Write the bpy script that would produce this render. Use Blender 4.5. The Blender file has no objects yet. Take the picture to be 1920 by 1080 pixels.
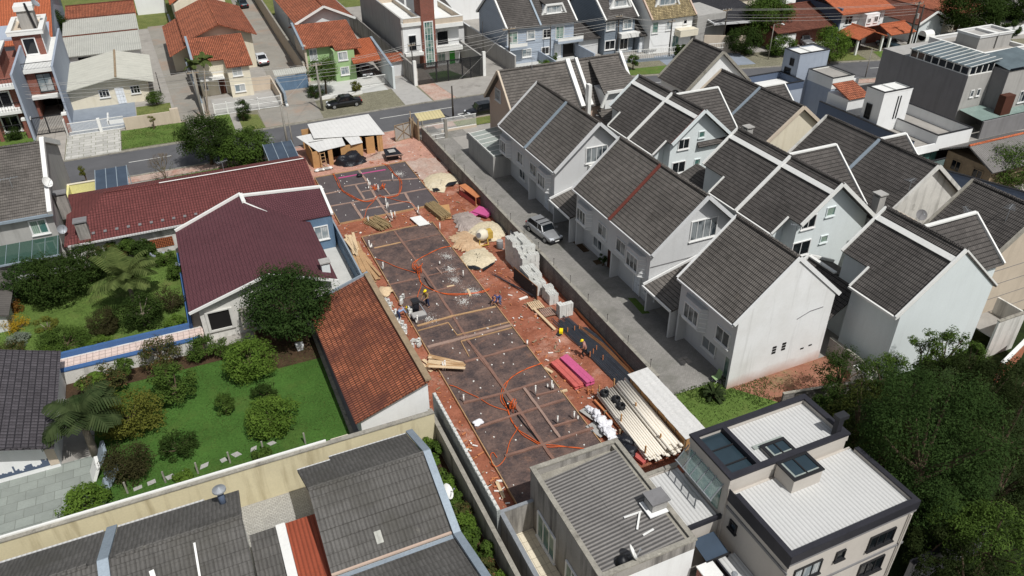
import bpy, math, random
from math import radians, sin, cos, pi, sqrt, atan2
from mathutils import Vector, Matrix
random.seed(11)
S = bpy.context.scene; COL = S.collection
V = Vector
# ------------------------------------------------------------------ camera, sky, sun, exposure
FPX, PITCH, ROLL, YAW, CAMH = 1441.46, 0.578752, 0.0068043, 0.417607, 36.0
_cy, _sy, _cp, _sp = cos(YAW), sin(YAW), cos(PITCH), sin(PITCH)
_fw = V((_sy*_cp, _cy*_cp, -_sp)); _rt = V((_cy, -_sy, 0)); _dn = _fw.cross(_rt)
RT = cos(ROLL)*_rt + sin(ROLL)*_dn; DN = -sin(ROLL)*_rt + cos(ROLL)*_dn; FW = _fw
cam = bpy.data.cameras.new('camera'); co = bpy.data.objects.new('camera', cam); COL.objects.link(co)
cam.sensor_width = 36; cam.lens = FPX/1920*36; cam.clip_end = 3000; cam.clip_start = .5
co.matrix_world = Matrix(((RT.x, -DN.x, -FW.x, 0), (RT.y, -DN.y, -FW.y, 0), (RT.z, -DN.z, -FW.z, CAMH), (0, 0, 0, 1)))
S.camera = co
SUNV = V((0.15, -0.63, 1.0)).normalized()
W = bpy.data.worlds.new('World'); S.world = W; W.use_nodes = True
_nt = W.node_tree; _bg = _nt.nodes['Background']; _sky = _nt.nodes.new('ShaderNodeTexSky')
_sky.sky_type = 'NISHITA'; _sky.sun_disc = False; _sky.sun_elevation = math.asin(SUNV.z)
_sky.sun_rotation = atan2(SUNV.x, SUNV.y); _sky.air_density = 1.3; _sky.dust_density = 2.5; _sky.ozone_density = 1
_hs = _nt.nodes.new('ShaderNodeHueSaturation'); _hs.inputs['Saturation'].default_value = .5; _nt.links.new(_sky.outputs[0], _hs.inputs['Color']); _nt.links.new(_hs.outputs[0], _bg.inputs[0]); _bg.inputs[1].default_value = 0.078
_sl = bpy.data.lights.new('sun', 'SUN'); _sl.energy = 4.3; _sl.angle = radians(.55); _sl.color = (1, .982, .95)
_so = bpy.data.objects.new('sun', _sl); COL.objects.link(_so); _so.rotation_euler = (-SUNV).to_track_quat('-Z', 'Y').to_euler()
_so.location = (0, -40, 120)
S.view_settings.view_transform = 'Standard'; S.view_settings.look = 'None'; S.view_settings.exposure = -0.18
S.view_settings.gamma = 1

def g(u, v, z=0.0):
    "point of the level plane z that the photograph shows at pixel u, v"
    d = RT*((u-960)/FPX) + DN*((v-540)/FPX) + FW
    t = (z-CAMH)/d.z
    return V((d.x*t, d.y*t, z))

# ------------------------------------------------------------------ materials
def s2l(c):
    return tuple(((x/255+.055)/1.055)**2.4 if x > 10 else x/255/12.92 for x in c)

class NT:
    def __init__(s, name):
        s.m = bpy.data.materials.new(name); s.m.use_nodes = True; s.t = s.m.node_tree
        s.p = s.t.nodes['Principled BSDF']; s.uv = None; s.pos = None
    def n(s, typ, ins=None, **kw):
        o = s.t.nodes.new('ShaderNode'+typ)
        for k, v in kw.items(): setattr(o, k, v)
        for k, v in (ins or {}).items():
            if hasattr(v, 'is_output'): s.t.links.new(v, o.inputs[k])
            else: o.inputs[k].default_value = v
        return o
    def UV(s):
        if not s.uv: s.uv = s.n('UVMap').outputs[0]
        return s.uv
    def P(s):
        if not s.pos: s.pos = s.n('NewGeometry').outputs['Position']
        return s.pos
    def math(s, op, a, b=0.0, c=None):
        d = {0: a, 1: b}
        if c is not None: d[2] = c
        return s.n('Math', d, operation=op).outputs[0]
    def noise(s, scale, detail=4, rough=.6, vec=None, sx=None):
        vec = vec or s.P()
        if sx: vec = s.n('Mapping', {0: vec, 3: sx}).outputs[0]
        return s.n('TexNoise', {'Vector': vec, 'Scale': scale, 'Detail': detail, 'Roughness': rough}).outputs[0]
    def ramp(s, f, a, b):
        return s.n('MapRange', {0: f, 1: a, 2: b, 3: 0.0, 4: 1.0}).outputs[0]
    def mix(s, f, a, b, mode='MIX'):
        o = s.n('Mix', data_type='RGBA', blend_type=mode)
        for k, v in ((0, f), (6, a), (7, b)):
            if hasattr(v, 'is_output'): s.t.links.new(v, o.inputs[k])
            else: o.inputs[k].default_value = v if k == 0 else (*v[:3], 1)
        return o.outputs[2]
    def grey(s, f, lo, hi):
        "value factor as colour"
        m = s.n('MapRange', {0: f, 1: 0.25, 2: .75, 3: lo, 4: hi}).outputs[0]
        return s.n('CombineColor', {0: m, 1: m, 2: m}).outputs[0]
    def link(s, a, b): s.t.links.new(a, s.p.inputs[b])
    def bump(s, h, dist, strength=1.0):
        b = s.n('Bump', {'Height': h, 'Distance': dist, 'Strength': strength}); s.link(b.outputs[0], 'Normal')

def mat(name, col, rough=.85, var=.18, vs=.8, fine=.12, fs=9, stain=None, streak=None, brick=None, rib=None, course=None, bump=0.0, bs=25, metal=0, spec=.3, lin=False):
    """col: sRGB 0-255 albedo look; stain=(col, scale, lo, hi); streak=(col, amount); brick=(w,h,mortar,mortarcol,offset,tone); rib=(period, depth, dark)"""
    k = NT(name); c = col if lin else s2l(col); hgt = None
    if brick:
        w, h, mo, mc, off, tone = brick
        c1 = tuple(x*(1-tone) for x in c); c2 = tuple(min(1, x*(1+tone)) for x in c)
        b = k.n('TexBrick', {'Vector': k.UV(), 'Color1': (*c1, 1), 'Color2': (*c2, 1), 'Mortar': (*s2l(mc), 1), 'Scale': 1.0, 'Mortar Size': mo, 'Mortar Smooth': .3, 'Bias': 0.0, 'Brick Width': w, 'Row Height': h})
        b.offset = off; b.squash = 1
        out = b.outputs[0]; hgt = k.math('MULTIPLY', b.outputs[1], -1.0)
    else:
        out = k.n('RGB').outputs[0]; out.default_value = (*c, 1)
    if rib:
        per, dep, dark = rib
        u = k.n('SeparateXYZ', {0: k.UV()}).outputs[0]
        w = k.math('SINE', k.math('MULTIPLY', u, 2*pi/per))
        hh = k.math('MULTIPLY', w, .5)
        hgt = hh if hgt is None else k.math('ADD', hh, hgt)
        if dark:
            f = k.n('MapRange', {0: w, 1: -1.0, 2: -.2, 3: 1.0-dark, 4: 1.0}).outputs[0]
            out = k.mix(1.0, out, k.n('CombineColor', {0: f, 1: f, 2: f}).outputs[0], 'MULTIPLY')
        bump = bump or dep
    if course:
        f = k.math('FRACT', k.math('MULTIPLY', k.n('SeparateXYZ', {0: k.UV()}).outputs[1], 1/course[0]))
        wob = k.math('MULTIPLY', k.math('SUBTRACT', k.noise(3, 2), .5), .05)
        f = k.n('MapRange', {0: k.math('ADD', f, wob), 1: course[1]*.6, 2: course[1], 3: 1-course[2], 4: 1.0}).outputs[0]
        out = k.mix(1.0, out, k.n('CombineColor', {0: f, 1: f, 2: f}).outputs[0], 'MULTIPLY')
    if var: out = k.mix(1.0, out, k.grey(k.noise(vs, 5, .65), 1-var, 1+var), 'MULTIPLY')
    if fine: out = k.mix(1.0, out, k.grey(k.noise(fs, 3, .6), 1-fine, 1+fine), 'MULTIPLY')
    if stain:
        for st in (stain if isinstance(stain, list) else [stain]):
            out = k.mix(k.ramp(k.noise(st[1], 6, .7), st[2], st[3]), out, s2l(st[0]))
    if streak:
        n = k.noise(1.0, 5, .6, sx=(1.6, 1.6, .16))
        f = k.math('MULTIPLY', k.ramp(n, .5, .72), streak[1])
        out = k.mix(f, out, s2l(streak[0]))
    k.link(out, 'Base Color')
    k.p.inputs['Roughness'].default_value = rough; k.p.inputs['Metallic'].default_value = metal
    k.p.inputs['Specular IOR Level'].default_value = spec
    if hgt is not None: k.bump(hgt, bump or .02)
    elif bump: k.bump(k.noise(bs, 4, .7), bump)
    return k.m

def leafmat(name, a, b, dry=None):
    k = NT(name)
    r = k.n('NewGeometry').outputs['Random Per Island']
    f = k.math('ADD', k.math('MULTIPLY', r, .5), k.math('MULTIPLY', k.ramp(k.noise(1.1, 3), .3, .7), .5))
    out = k.mix(f, a, b)
    if dry: out = k.mix(k.ramp(r, 1-dry[1], 1-dry[1]+.02), out, dry[0])
    k.link(out, 'Base Color'); k.p.inputs['Roughness'].default_value = .7; k.p.inputs['Specular IOR Level'].default_value = .03
    tr = k.n('BsdfTranslucent', {0: out}); ad = k.n('MixShader', {0: .25, 1: k.p.outputs[0], 2: tr.outputs[0]})
    k.t.links.new(ad.outputs[0], k.t.nodes['Material Output'].inputs[0])
    return k.m

def glassmat(name, col, rough=.06, tint=None, curtain=None):
    k = NT(name)
    if curtain:
        n = k.n('SeparateXYZ', {0: k.UV()}).outputs[0]
        w = k.math('SINE', k.math('MULTIPLY', n, 42.0))
        msk = k.ramp(k.noise(.9, 1), .42, .55)
        c = k.mix(k.ramp(w, -1, 1), s2l(curtain), tuple(x*.6 for x in s2l(curtain)))
        k.link(k.mix(msk, s2l(col), c), 'Base Color')
    else: k.link(k.mix(k.noise(.7, 2), tuple(x*.6 for x in s2l(col)), tuple(x*1.5 for x in s2l(col))), 'Base Color')
    k.p.inputs['Roughness'].default_value = rough; k.p.inputs['Specular IOR Level'].default_value = .6
    return k.m

def clearmat(name, col, alpha):
    k = NT(name); k.p.inputs['Base Color'].default_value = (*s2l(col), 1); k.p.inputs['Roughness'].default_value = .05
    k.p.inputs['Alpha'].default_value = alpha; k.p.inputs['Specular IOR Level'].default_value = .7
    return k.m

class MM: pass
m = MM()
m.tile = mat('grey_concrete_tile', (106, 101, 96), brick=(.33, .345, 0, (44, 41, 38), .5, .13), rib=(.165, .02, .22), course=(.345, .26, .74), var=.34, vs=.28, fine=.16, bump=.035, stain=[((58, 55, 50), .45, .58, .8), ((128, 120, 108), .8, .66, .9)])
m.tile2 = mat('dark_concrete_tile', (86, 82, 79), brick=(.33, .345, 0, (36, 34, 32), .5, .15), rib=(.165, .02, .25), course=(.345, .26, .74), var=.32, vs=.28, fine=.16, bump=.035, stain=((108, 100, 92), .9, .64, .9))
m.tile3 = mat('weathered_fibre_tile', (94, 92, 89), brick=(.42, .62, .012, (78, 75, 71), .5, .06), rib=(.21, .03, .3), var=.26, vs=.35, fine=.14, bump=.03, stain=[((74, 72, 66), .3, .52, .8), ((142, 138, 128), 1.3, .66, .9)])
m.slate = mat('dark_slate_tile', (52, 52, 56), brick=(.3, .36, .025, (30, 30, 33), .5, .2), rib=(.3, .03, .2), var=.2, vs=.6, bump=.03)
m.slateL = mat('violet_grey_tile', (84, 80, 84), brick=(.3, .38, .035, (42, 40, 44), .0, .2), rib=(.3, .03, .25), var=.2, vs=.6, bump=.03)
m.shed = mat('dull_brown_tile', (92, 88, 84), rib=(.3, .03, .2), var=.22, vs=.4)
m.clay = mat('orange_clay_tile', (176, 108, 80), brick=(.24, .36, .03, (96, 40, 26), 0, .2), rib=(.24, .05, .45), var=.25, vs=.6, bump=.05, stain=((92, 62, 50), .8, .52, .8))
m.clayold = mat('mossy_clay_tile', (152, 92, 66), brick=(.22, .34, .03, (92, 52, 40), 0, .28), rib=(.22, .05, .45), var=.3, vs=.5, bump=.05, stain=[((96, 56, 46), .28, .46, .66), ((96, 84, 60), 1.1, .66, .86)])
m.claynew = mat('bright_clay_tile', (196, 112, 76), brick=(.22, .34, .02, (120, 50, 26), 0, .1), rib=(.22, .04, .4), var=.1, bump=.04)
m.claybrown = mat('brown_clay_tile', (116, 72, 58), brick=(.22, .34, .02, (66, 34, 28), 0, .15), rib=(.22, .04, .3), var=.25, bump=.04)
m.mossroof = mat('mottled_moss_tile', (142, 128, 96), brick=(.3, .3, .03, (70, 58, 44), .5, .3), var=.45, vs=2.2, fine=.3, fs=5, bump=.03)
m.red = mat('dark_red_tile', (110, 62, 60), brick=(.24, .36, .02, (76, 42, 40), 0, .1), rib=(.24, .03, .25), var=.14, vs=.4, bump=.03, stain=((82, 40, 38), .5, .6, .9))
m.maroon = mat('maroon_tile', (98, 60, 66), brick=(.2, .3, .02, (72, 42, 48), 0, .06), rib=(.2, .03, .3), var=.1, vs=.4, bump=.03, stain=((70, 38, 42), .5, .62, .9))
m.redmetal = mat('red_corrugated', (152, 78, 56), rib=(.22, .04, .4), var=.12, rough=.6)
m.fibro = mat('grey_corrugated', (128, 125, 122), rib=(.22, .05, .5), var=.18, vs=.5, fine=.12, bump=.06, stain=((92, 89, 86), .6, .56, .85))
m.fibroL = mat('pale_fibre_cement', (178, 178, 170), rib=(.3, .05, .18), var=.12, vs=.5, stain=((140, 138, 124), .5, .6, .9))
m.fibroM = mat('plain_fibre_sheet', (188, 187, 176), var=.1, vs=.7, rib=(1.2, .01, .06), stain=((160, 158, 140), .5, .62, .9))
m.whmetal = mat('white_trapezoid_sheet', (200, 200, 198), rib=(.23, .03, .26), var=.05, vs=.6, fine=.04, rough=.6, stain=((178, 174, 166), .5, .6, .95))
m.shack = mat('white_sheet', (206, 205, 202), rib=(.5, .015, .06), var=.05, rough=.6, stain=((184, 180, 174), .7, .58, .95))
m.wall = mat('light_grey_render', (202, 203, 203), var=.04, vs=.4, fine=.03, bump=.004, streak=((160, 158, 154), .16))
m.wallw = mat('white_render', (228, 229, 228), var=.04, vs=.4, fine=.03, bump=.004, streak=((184, 180, 174), .16))
m.wallb = mat('blue_white_render', (214, 221, 221), var=.04, vs=.4, fine=.03, bump=.004, streak=((174, 178, 176), .16))
m.white = mat('white_paint', (224, 224, 220), var=.06, fine=.05, rough=.6, stain=((170, 166, 158), 1.2, .64, .9))
m.frame = mat('white_frame', (222, 222, 220), var=.03, fine=0, rough=.5)
m.dframe = mat('dark_frame', (38, 38, 40), var=.05, fine=0, rough=.5)
m.metalb = mat('blue_grey_flashing', (146, 158, 168), var=.12, vs=1, rough=.55, metal=.2)
m.redflash = mat('red_flashing', (112, 62, 54), var=.12, rough=.6)
m.beige = mat('beige_render', (196, 182, 164), var=.07, vs=.4, fine=.04, bump=.004, streak=((150, 136, 118), .25))
m.cream = mat('cream_render', (216, 208, 188), var=.06, vs=.4, fine=.04, bump=.004, streak=((178, 166, 138), .25))
m.pink = mat('pinkish_render', (188, 166, 150), var=.06, fine=.04, bump=.004)
m.green = mat('green_render', (150, 178, 128), var=.07, fine=.04, bump=.004)
m.blue = mat('grey_blue_render', (168, 178, 190), var=.06, fine=.04, brick=(9, .28, .018, (138, 148, 160), 0, .02), bump=.01)
m.bluep = mat('plain_blue_render', (156, 165, 178), var=.06, fine=.04, bump=.004, streak=((110, 120, 136), .25))
m.navy = mat('slate_blue_render', (84, 96, 116), var=.06, fine=.04, bump=.004)
m.dkblue = mat('dark_blue_cladding', (124, 134, 144), brick=(9, .25, .018, (76, 86, 96), 0, .02), var=.06, bump=.01)
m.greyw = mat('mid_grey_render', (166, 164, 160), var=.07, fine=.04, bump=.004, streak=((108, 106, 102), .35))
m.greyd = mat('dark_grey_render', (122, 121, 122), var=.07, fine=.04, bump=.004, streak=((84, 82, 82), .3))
m.grime = mat('grimy_render', (152, 148, 142), var=.2, vs=.6, fine=.1, bump=.006, streak=((46, 44, 44), .85))
m.grimew = mat('stained_white_render', (206, 204, 198), var=.12, vs=.7, fine=.07, bump=.006, streak=((96, 94, 88), .55), stain=((120, 118, 110), .8, .62, .8))
m.yellow = mat('yellow_render', (206, 196, 164), var=.07, vs=.5, fine=.05, bump=.004, streak=((132, 116, 82), .5))
m.yellowb = mat('pale_yellow_render', (220, 214, 150), var=.05, bump=.004)
m.bluetrim = mat('blue_paint', (66, 98, 144), var=.1, rough=.6)
m.bluewall = mat('blue_grey_fence_paint', (98, 122, 146), var=.1, rough=.7, streak=((70, 86, 104), .4))
m.block = mat('concrete_block', (204, 204, 199), var=.16, vs=1.5, fine=.1, bump=.01, stain=((126, 124, 118), 1.1, .58, .8))
m.blockwall = mat('block_masonry', (126, 122, 118), brick=(.4, .2, .014, (92, 90, 88), .5, .13), var=.22, vs=.7, bump=.012, streak=((66, 62, 62), .6))
m.blocklight = mat('light_block_masonry', (150, 154, 152), brick=(.4, .2, .01, (126, 128, 126), .5, .08), var=.15, vs=.7, bump=.01, streak=((104, 104, 104), .5))
m.brick = mat('red_brick', (128, 62, 48), brick=(.24, .08, .012, (150, 130, 118), .5, .2), var=.14, bump=.008)
m.orbrick = mat('orange_hollow_brick', (186, 104, 70), brick=(.28, .2, .02, (160, 140, 124), .5, .18), var=.18, bump=.01)
m.asphalt = mat('asphalt', (92, 92, 94), var=.14, vs=.35, fine=.1, fs=14, bump=.006, bs=40, stain=((74, 74, 76), .3, .55, .75))
m.mark = mat('road_paint', (214, 214, 208), var=.12, vs=2, stain=((120, 120, 120), 2.5, .62, .8))
m.concrete = mat('concrete_paving', (162, 156, 148), brick=(1.5, 1.5, .025, (112, 108, 102), 0, .05), var=.14, vs=.6, fine=.08, bump=.006, stain=((116, 112, 104), .6, .55, .8))
m.conc = mat('plain_concrete', (154, 150, 144), var=.16, vs=.6, fine=.1, bump=.006, stain=((112, 108, 102), .5, .56, .8))
m.lane = mat('worn_lane_concrete', (142, 138, 130), var=.2, vs=.25, fine=.1, stain=[((158, 134, 116), .12, .5, .7), ((106, 104, 96), .3, .6, .8)])
m.cobble = mat('cobble_driveway', (142, 139, 134), brick=(.22, .11, .008, (118, 116, 112), .5, .07), var=.2, vs=.5, fine=.1, fs=5, bump=.01, stain=[((112, 112, 104), .35, .5, .75), ((96, 95, 92), .9, .64, .8)])
m.setts = mat('mossy_setts', (134, 130, 112), brick=(.25, .14, .02, (98, 96, 74), .5, .16), var=.2, vs=.5, fine=.14, fs=5, bump=.012)
m.pavegrey = mat('grey_pavers', (168, 166, 160), brick=(.24, .12, .012, (128, 126, 120), .5, .1), var=.1, vs=.6, bump=.008)
m.greypaint = mat('grey_painted_floor', (132, 140, 150), var=.12, vs=.8, fine=.06)
m.slabstone = mat('stone_slab_patio', (138, 144, 138), brick=(1.0, .75, .02, (116, 120, 114), .4, .13), var=.12, vs=.7, fine=.07, bump=.006)
m.flag = mat('broken_flagstones', (180, 178, 172), brick=(1.3, .8, .03, (120, 122, 100), .37, .14), var=.14, vs=.7, bump=.01)
m.tiles = mat('pink_tiles', (212, 192, 182), brick=(.42, .42, .018, (168, 150, 142), 0, .05), var=.07, rough=.5)
m.whitefloor = mat('white_yard_floor', (188, 188, 184), var=.1, vs=.6, fine=.05, stain=((168, 168, 160), .7, .6, .85))
m.creamfloor = mat('cream_tile_floor', (216, 206, 184), brick=(.6, .6, .015, (186, 176, 156), 0, .03), var=.05)
def earthmat(name, a, b, c, sc=.55, bd=.09):
    k = NT(name)
    o = k.mix(k.ramp(k.noise(sc, 6, .7), .35, .65), s2l(a), s2l(b))
    o = k.mix(k.ramp(k.noise(sc*.55, 6, .75), .54, .72), o, s2l(c))
    o = k.mix(1.0, o, k.grey(k.noise(4.5, 5, .75), .72, 1.25), 'MULTIPLY')
    k.link(o, 'Base Color'); k.p.inputs['Roughness'].default_value = .95; k.p.inputs['Specular IOR Level'].default_value = .1
    k.bump(k.noise(5, 6, .75), bd); return k.m
m.earth = earthmat('red_earth', (164, 106, 84), (134, 82, 63), (190, 148, 130))
m.earthpale = earthmat('pale_dusty_earth', (194, 150, 132), (172, 132, 118), (200, 180, 166), .7)
m.earthgrey = earthmat('grey_dusty_earth', (186, 168, 156), (176, 146, 132), (164, 108, 92), .6)
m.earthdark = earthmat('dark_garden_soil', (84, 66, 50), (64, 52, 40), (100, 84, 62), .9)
m.earthbrown = earthmat('brown_dirt', (158, 114, 94), (142, 98, 80), (130, 118, 88), .6)
m.undergrowth = earthmat('dark_undergrowth', (44, 58, 28), (32, 42, 22), (66, 74, 40), .9)
m.yardglass = mat('dusty_yard_glass', (128, 146, 140), var=.15, rough=.2)
m.sandc = earthmat('cream_sand', (206, 194, 168), (196, 182, 154), (212, 202, 180), .8, .02)
m.gravel = earthmat('grey_gravel', (170, 158, 150), (150, 138, 132), (186, 174, 166), 1.4, .04)
m.sandy = earthmat('tan_sand', (196, 168, 136), (180, 148, 116), (206, 184, 154), .9, .03)
def membranemat():
    k = NT('dusty_black_membrane')
    o = k.mix(k.ramp(k.noise(.7, 8, .8), .38, .62), s2l((68, 60, 60)), s2l((112, 92, 84)))
    o = k.mix(k.ramp(k.noise(1.3, 8, .8), .55, .7), o, s2l((134, 102, 86)))
    o = k.mix(k.ramp(k.noise(2.2, 8, .85), .62, .72), o, s2l((152, 140, 134)))
    o = k.mix(1.0, o, k.grey(k.noise(7, 4, .8), .65, 1.4), 'MULTIPLY')
    k.link(o, 'Base Color'); k.p.inputs['Roughness'].default_value = .7; k.p.inputs['Specular IOR Level'].default_value = .25
    k.bump(k.noise(3.2, 5, .7), .05); return k.m
m.membrane = membranemat()
m.membrane2 = mat('black_plastic_film', (86, 79, 80), var=.2, vs=.8, fine=.15, bump=.03, bs=3, rough=.6, stain=((92, 88, 88), .5, .6, .85))
m.beam = mat('dusty_beam_trench', (150, 126, 114), var=.2, vs=1.2, fine=.18, bump=.02, bs=6)
m.beamred = mat('earthy_beam_trench', (128, 98, 86), var=.22, vs=1.2, fine=.18, bump=.02, bs=6)
m.grass = mat('lawn_grass', (90, 112, 54), var=.26, vs=.35, fine=.28, fs=6, bump=.06, bs=14, rough=.9, spec=.1, stain=[((104, 112, 62), .4, .5, .75), ((126, 114, 82), .8, .62, .82)])
m.grassd = mat('deep_lawn_grass', (68, 100, 44), var=.24, vs=.3, fine=.3, fs=7, bump=.06, bs=16, rough=.9, spec=.1, stain=[((84, 104, 50), .35, .52, .75), ((98, 100, 62), .9, .62, .85)])
m.verge = mat('verge_grass', (104, 112, 64), var=.26, vs=.6, fine=.3, fs=5, bump=.05, bs=10, rough=.9, spec=.1, stain=((122, 112, 72), .6, .54, .75))
m.wood = mat('raw_timber', (178, 144, 106), var=.2, vs=1.5, fine=.14, rib=(.06, .003, .15), stain=((120, 92, 66), 1.0, .58, .85))
m.woodp = mat('pale_timber', (204, 180, 146), var=.16, vs=1.5, fine=.12, stain=((160, 128, 98), 1.2, .6, .85))
m.woodg = mat('weathered_timber', (146, 128, 104), var=.24, vs=1.6, fine=.18)
m.ply = mat('plywood', (184, 142, 96), var=.14, vs=1, fine=.1, stain=((138, 98, 64), .8, .58, .9))
m.woodo = mat('orange_timber', (186, 120, 80), var=.16, vs=1.2, fine=.1)
m.woodpink = mat('pink_primed_plank', (188, 88, 128), var=.14, vs=1.2, fine=.1)
m.woodred = mat('red_primed_plank', (190, 96, 90), var=.18, vs=1.2, fine=.12)
m.magenta = mat('magenta_sheet', (186, 84, 134), var=.12, vs=1.2)
m.pole = mat('round_pole_wood', (146, 126, 92), var=.24, vs=3, fine=.15)
m.pvc = mat('cream_pvc', (226, 219, 206), var=.05, fine=.03, rough=.45)
m.pvcw = mat('white_pvc', (230, 228, 222), var=.04, fine=0, rough=.4)
m.orange = mat('orange_conduit', (204, 94, 42), var=.08, rough=.5)
m.black = mat('black_plastic', (26, 27, 30), var=.2, rough=.45, fine=.1)
m.tarp = mat('black_tarp', (32, 34, 40), var=.2, vs=1.5, bump=.08, bs=2.2, rough=.35)
m.bag = mat('white_sack', (222, 222, 226), var=.12, vs=2.5, fine=.06, bump=.03, bs=7)
m.steel = mat('dark_rebar', (70, 74, 82), var=.2, vs=1, rough=.6, metal=.3)
m.rust = mat('rusty_bar', (122, 84, 56), var=.2, vs=1)
m.mesh = mat('dark_mesh_panel', (48, 47, 48), brick=(.15, .15, .02, (84, 82, 80), 0, .1), var=.15)
m.steelgrey = mat('galvanised_steel', (150, 154, 158), var=.15, vs=1.5, rough=.5, metal=.3)
m.gate = mat('grey_corrugated_gate', (166, 164, 158), rib=(.15, .02, .3), var=.12)
m.dsheet = mat('dark_steel', (44, 45, 48), var=.12, rough=.5)
m.capdark = mat('black_parapet_cap', (44, 44, 50), var=.16, vs=1.2, rough=.6, stain=((70, 62, 60), 1.2, .62, .9))
m.capgrey = mat('lichen_parapet', (146, 142, 132), var=.24, vs=1.6, fine=.2, stain=[((82, 78, 72), 1.2, .55, .75), ((196, 190, 176), 2.2, .64, .8)])
m.polec = mat('concrete_pole', (138, 134, 126), var=.15)
m.poled = mat('dark_pole', (62, 58, 54), var=.15)
m.trunk = mat('bark', (92, 78, 62), var=.25, vs=3, bump=.02, bs=8)
m.trunkg = mat('grey_bark', (134, 124, 110), var=.25, vs=3, bump=.02, bs=8)
m.glass = glassmat('dark_window_glass', (44, 52, 58), curtain=(150, 156, 158))
m.glassd = glassmat('black_window_glass', (20, 24, 28))
m.glassg = glassmat('green_window_glass', (70, 108, 102), curtain=(150, 170, 156))
m.glassc = glassmat('curtained_glass', (120, 132, 138), curtain=(190, 194, 194))
m.skyglass = glassmat('skylight_glass', (44, 58, 66), rough=.03)
m.solar = glassmat('blue_polycarbonate', (62, 74, 88), rough=.2)
m.clear = clearmat('clear_glass', (190, 216, 212), .16)
m.greyglass = glassmat('grey_green_roof_glass', (92, 104, 108), rough=.15)
m.greenglass = clearmat('green_glass_awning', (60, 86, 76), .82)
m.paleglass = mat('milky_canopy_sheet', (150, 157, 151), var=.12, rough=.35)
m.lattice = mat('clay_lattice', (176, 104, 66), brick=(.16, .16, .03, (70, 36, 24), 0, .1), var=.1)
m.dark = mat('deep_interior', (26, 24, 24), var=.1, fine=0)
m.door = mat('white_door', (222, 226, 230), var=.03, brick=(.4, .5, .012, (190, 194, 198), 0, .02))
m.doorb = mat('brown_door', (78, 46, 34), var=.1)
m.doorg = mat('green_door', (66, 148, 60), var=.06)
m.rubber = mat('tyre_rubber', (24, 24, 25), var=.1, rough=.8)
m.rim = mat('alloy_rim', (170, 172, 174), var=.05, rough=.35, metal=.6)
def paint(name, col, metal=.1):
    k = NT(name); k.link(k.mix(k.noise(1.5, 3), tuple(x*.93 for x in s2l(col)), s2l(col)), 'Base Color')
    k.p.inputs['Roughness'].default_value = .28; k.p.inputs['Metallic'].default_value = metal
    k.p.inputs['Coat Weight'].default_value = .6; k.p.inputs['Coat Roughness'].default_value = .06; return k.m
m.carsilver = paint('silver_paint', (176, 178, 180), .5); m.carblack = paint('black_car_paint', (18, 19, 22)); m.carwhite = paint('white_car_paint', (226, 228, 230)); m.cardark = paint('dark_teal_paint', (40, 58, 66))
m.lampg = mat('headlight_lens', (214, 218, 222), var=.03, rough=.15); m.redlamp = mat('tail_lamp', (150, 24, 20), var=.05, rough=.2)
m.skin = mat('skin', (164, 116, 92), var=.06, fine=.03, rough=.6)
m.helmet = mat('yellow_helmet', (238, 214, 24), var=.03, rough=.35); m.hair = mat('dark_hair', (34, 28, 26), var=.1)
m.shirttan = mat('tan_shirt', (140, 118, 78), var=.12, vs=4); m.navyc = mat('navy_cloth', (38, 48, 76), var=.12, vs=4); m.bluec = mat('blue_shirt_cloth', (44, 62, 110), var=.12, vs=4)
m.jeans = mat('faded_blue_cloth', (86, 98, 128), var=.12, vs=4); m.blackc = mat('black_cloth', (30, 30, 34), var=.12, vs=4); m.pinkc = mat('pinkish_shirt', (170, 128, 118), var=.12, vs=4); m.paleb = mat('pale_blue_shirt', (140, 156, 184), var=.12, vs=4)
m.leaf = leafmat('mid_leaves', (0.024, 0.046, 0.009), (0.105, 0.168, 0.034))
m.leafd = leafmat('dark_leaves', (0.013, 0.027, 0.006), (0.052, 0.084, 0.02))
m.leafb = leafmat('bright_leaves', (0.042, 0.084, 0.012), (0.15, 0.235, 0.04))
m.leafy = leafmat('yellowish_leaves', (.075, .090, .016), (.165, .165, .034))
m.leafo = leafmat('olive_leaves', (.040, .050, .016), (.105, .110, .036), dry=((.16, .09, .04), .12))
m.leafr = leafmat('ruddy_leaves', (.10, .045, .014), (.22, .11, .024))
m.flory = leafmat('yellow_flowers', (.30, .20, .02), (.45, .30, .03))
m.leafs = leafmat('silver_leaves', (.14, .17, .13), (.24, .27, .21))
m.leafg = leafmat('deep_green_leaves', (.013,.030,.008), (.052,.090,.024))
m.leafbr = leafmat('brownish_hedge_leaves', (.030, .030, .012), (.062, .058, .024))
m.bluefl = leafmat('pale_blue_flowers', (.45, .5, .62), (.6, .62, .72))
m.palm = leafmat('palm_fronds', (0.045, 0.07, 0.02), (0.15, 0.185, 0.06))
m.palmd = leafmat('dark_palm_fronds', (.022, .040, .014), (.075, .10, .040))
m.twig = mat('bare_twigs', (112, 100, 86), var=.2)

# ------------------------------------------------------------------ mesh building
def wloc(o):
    l = V((0, 0, 0))
    while o is not None: l = l + o.location; o = o.parent
    return l

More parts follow.
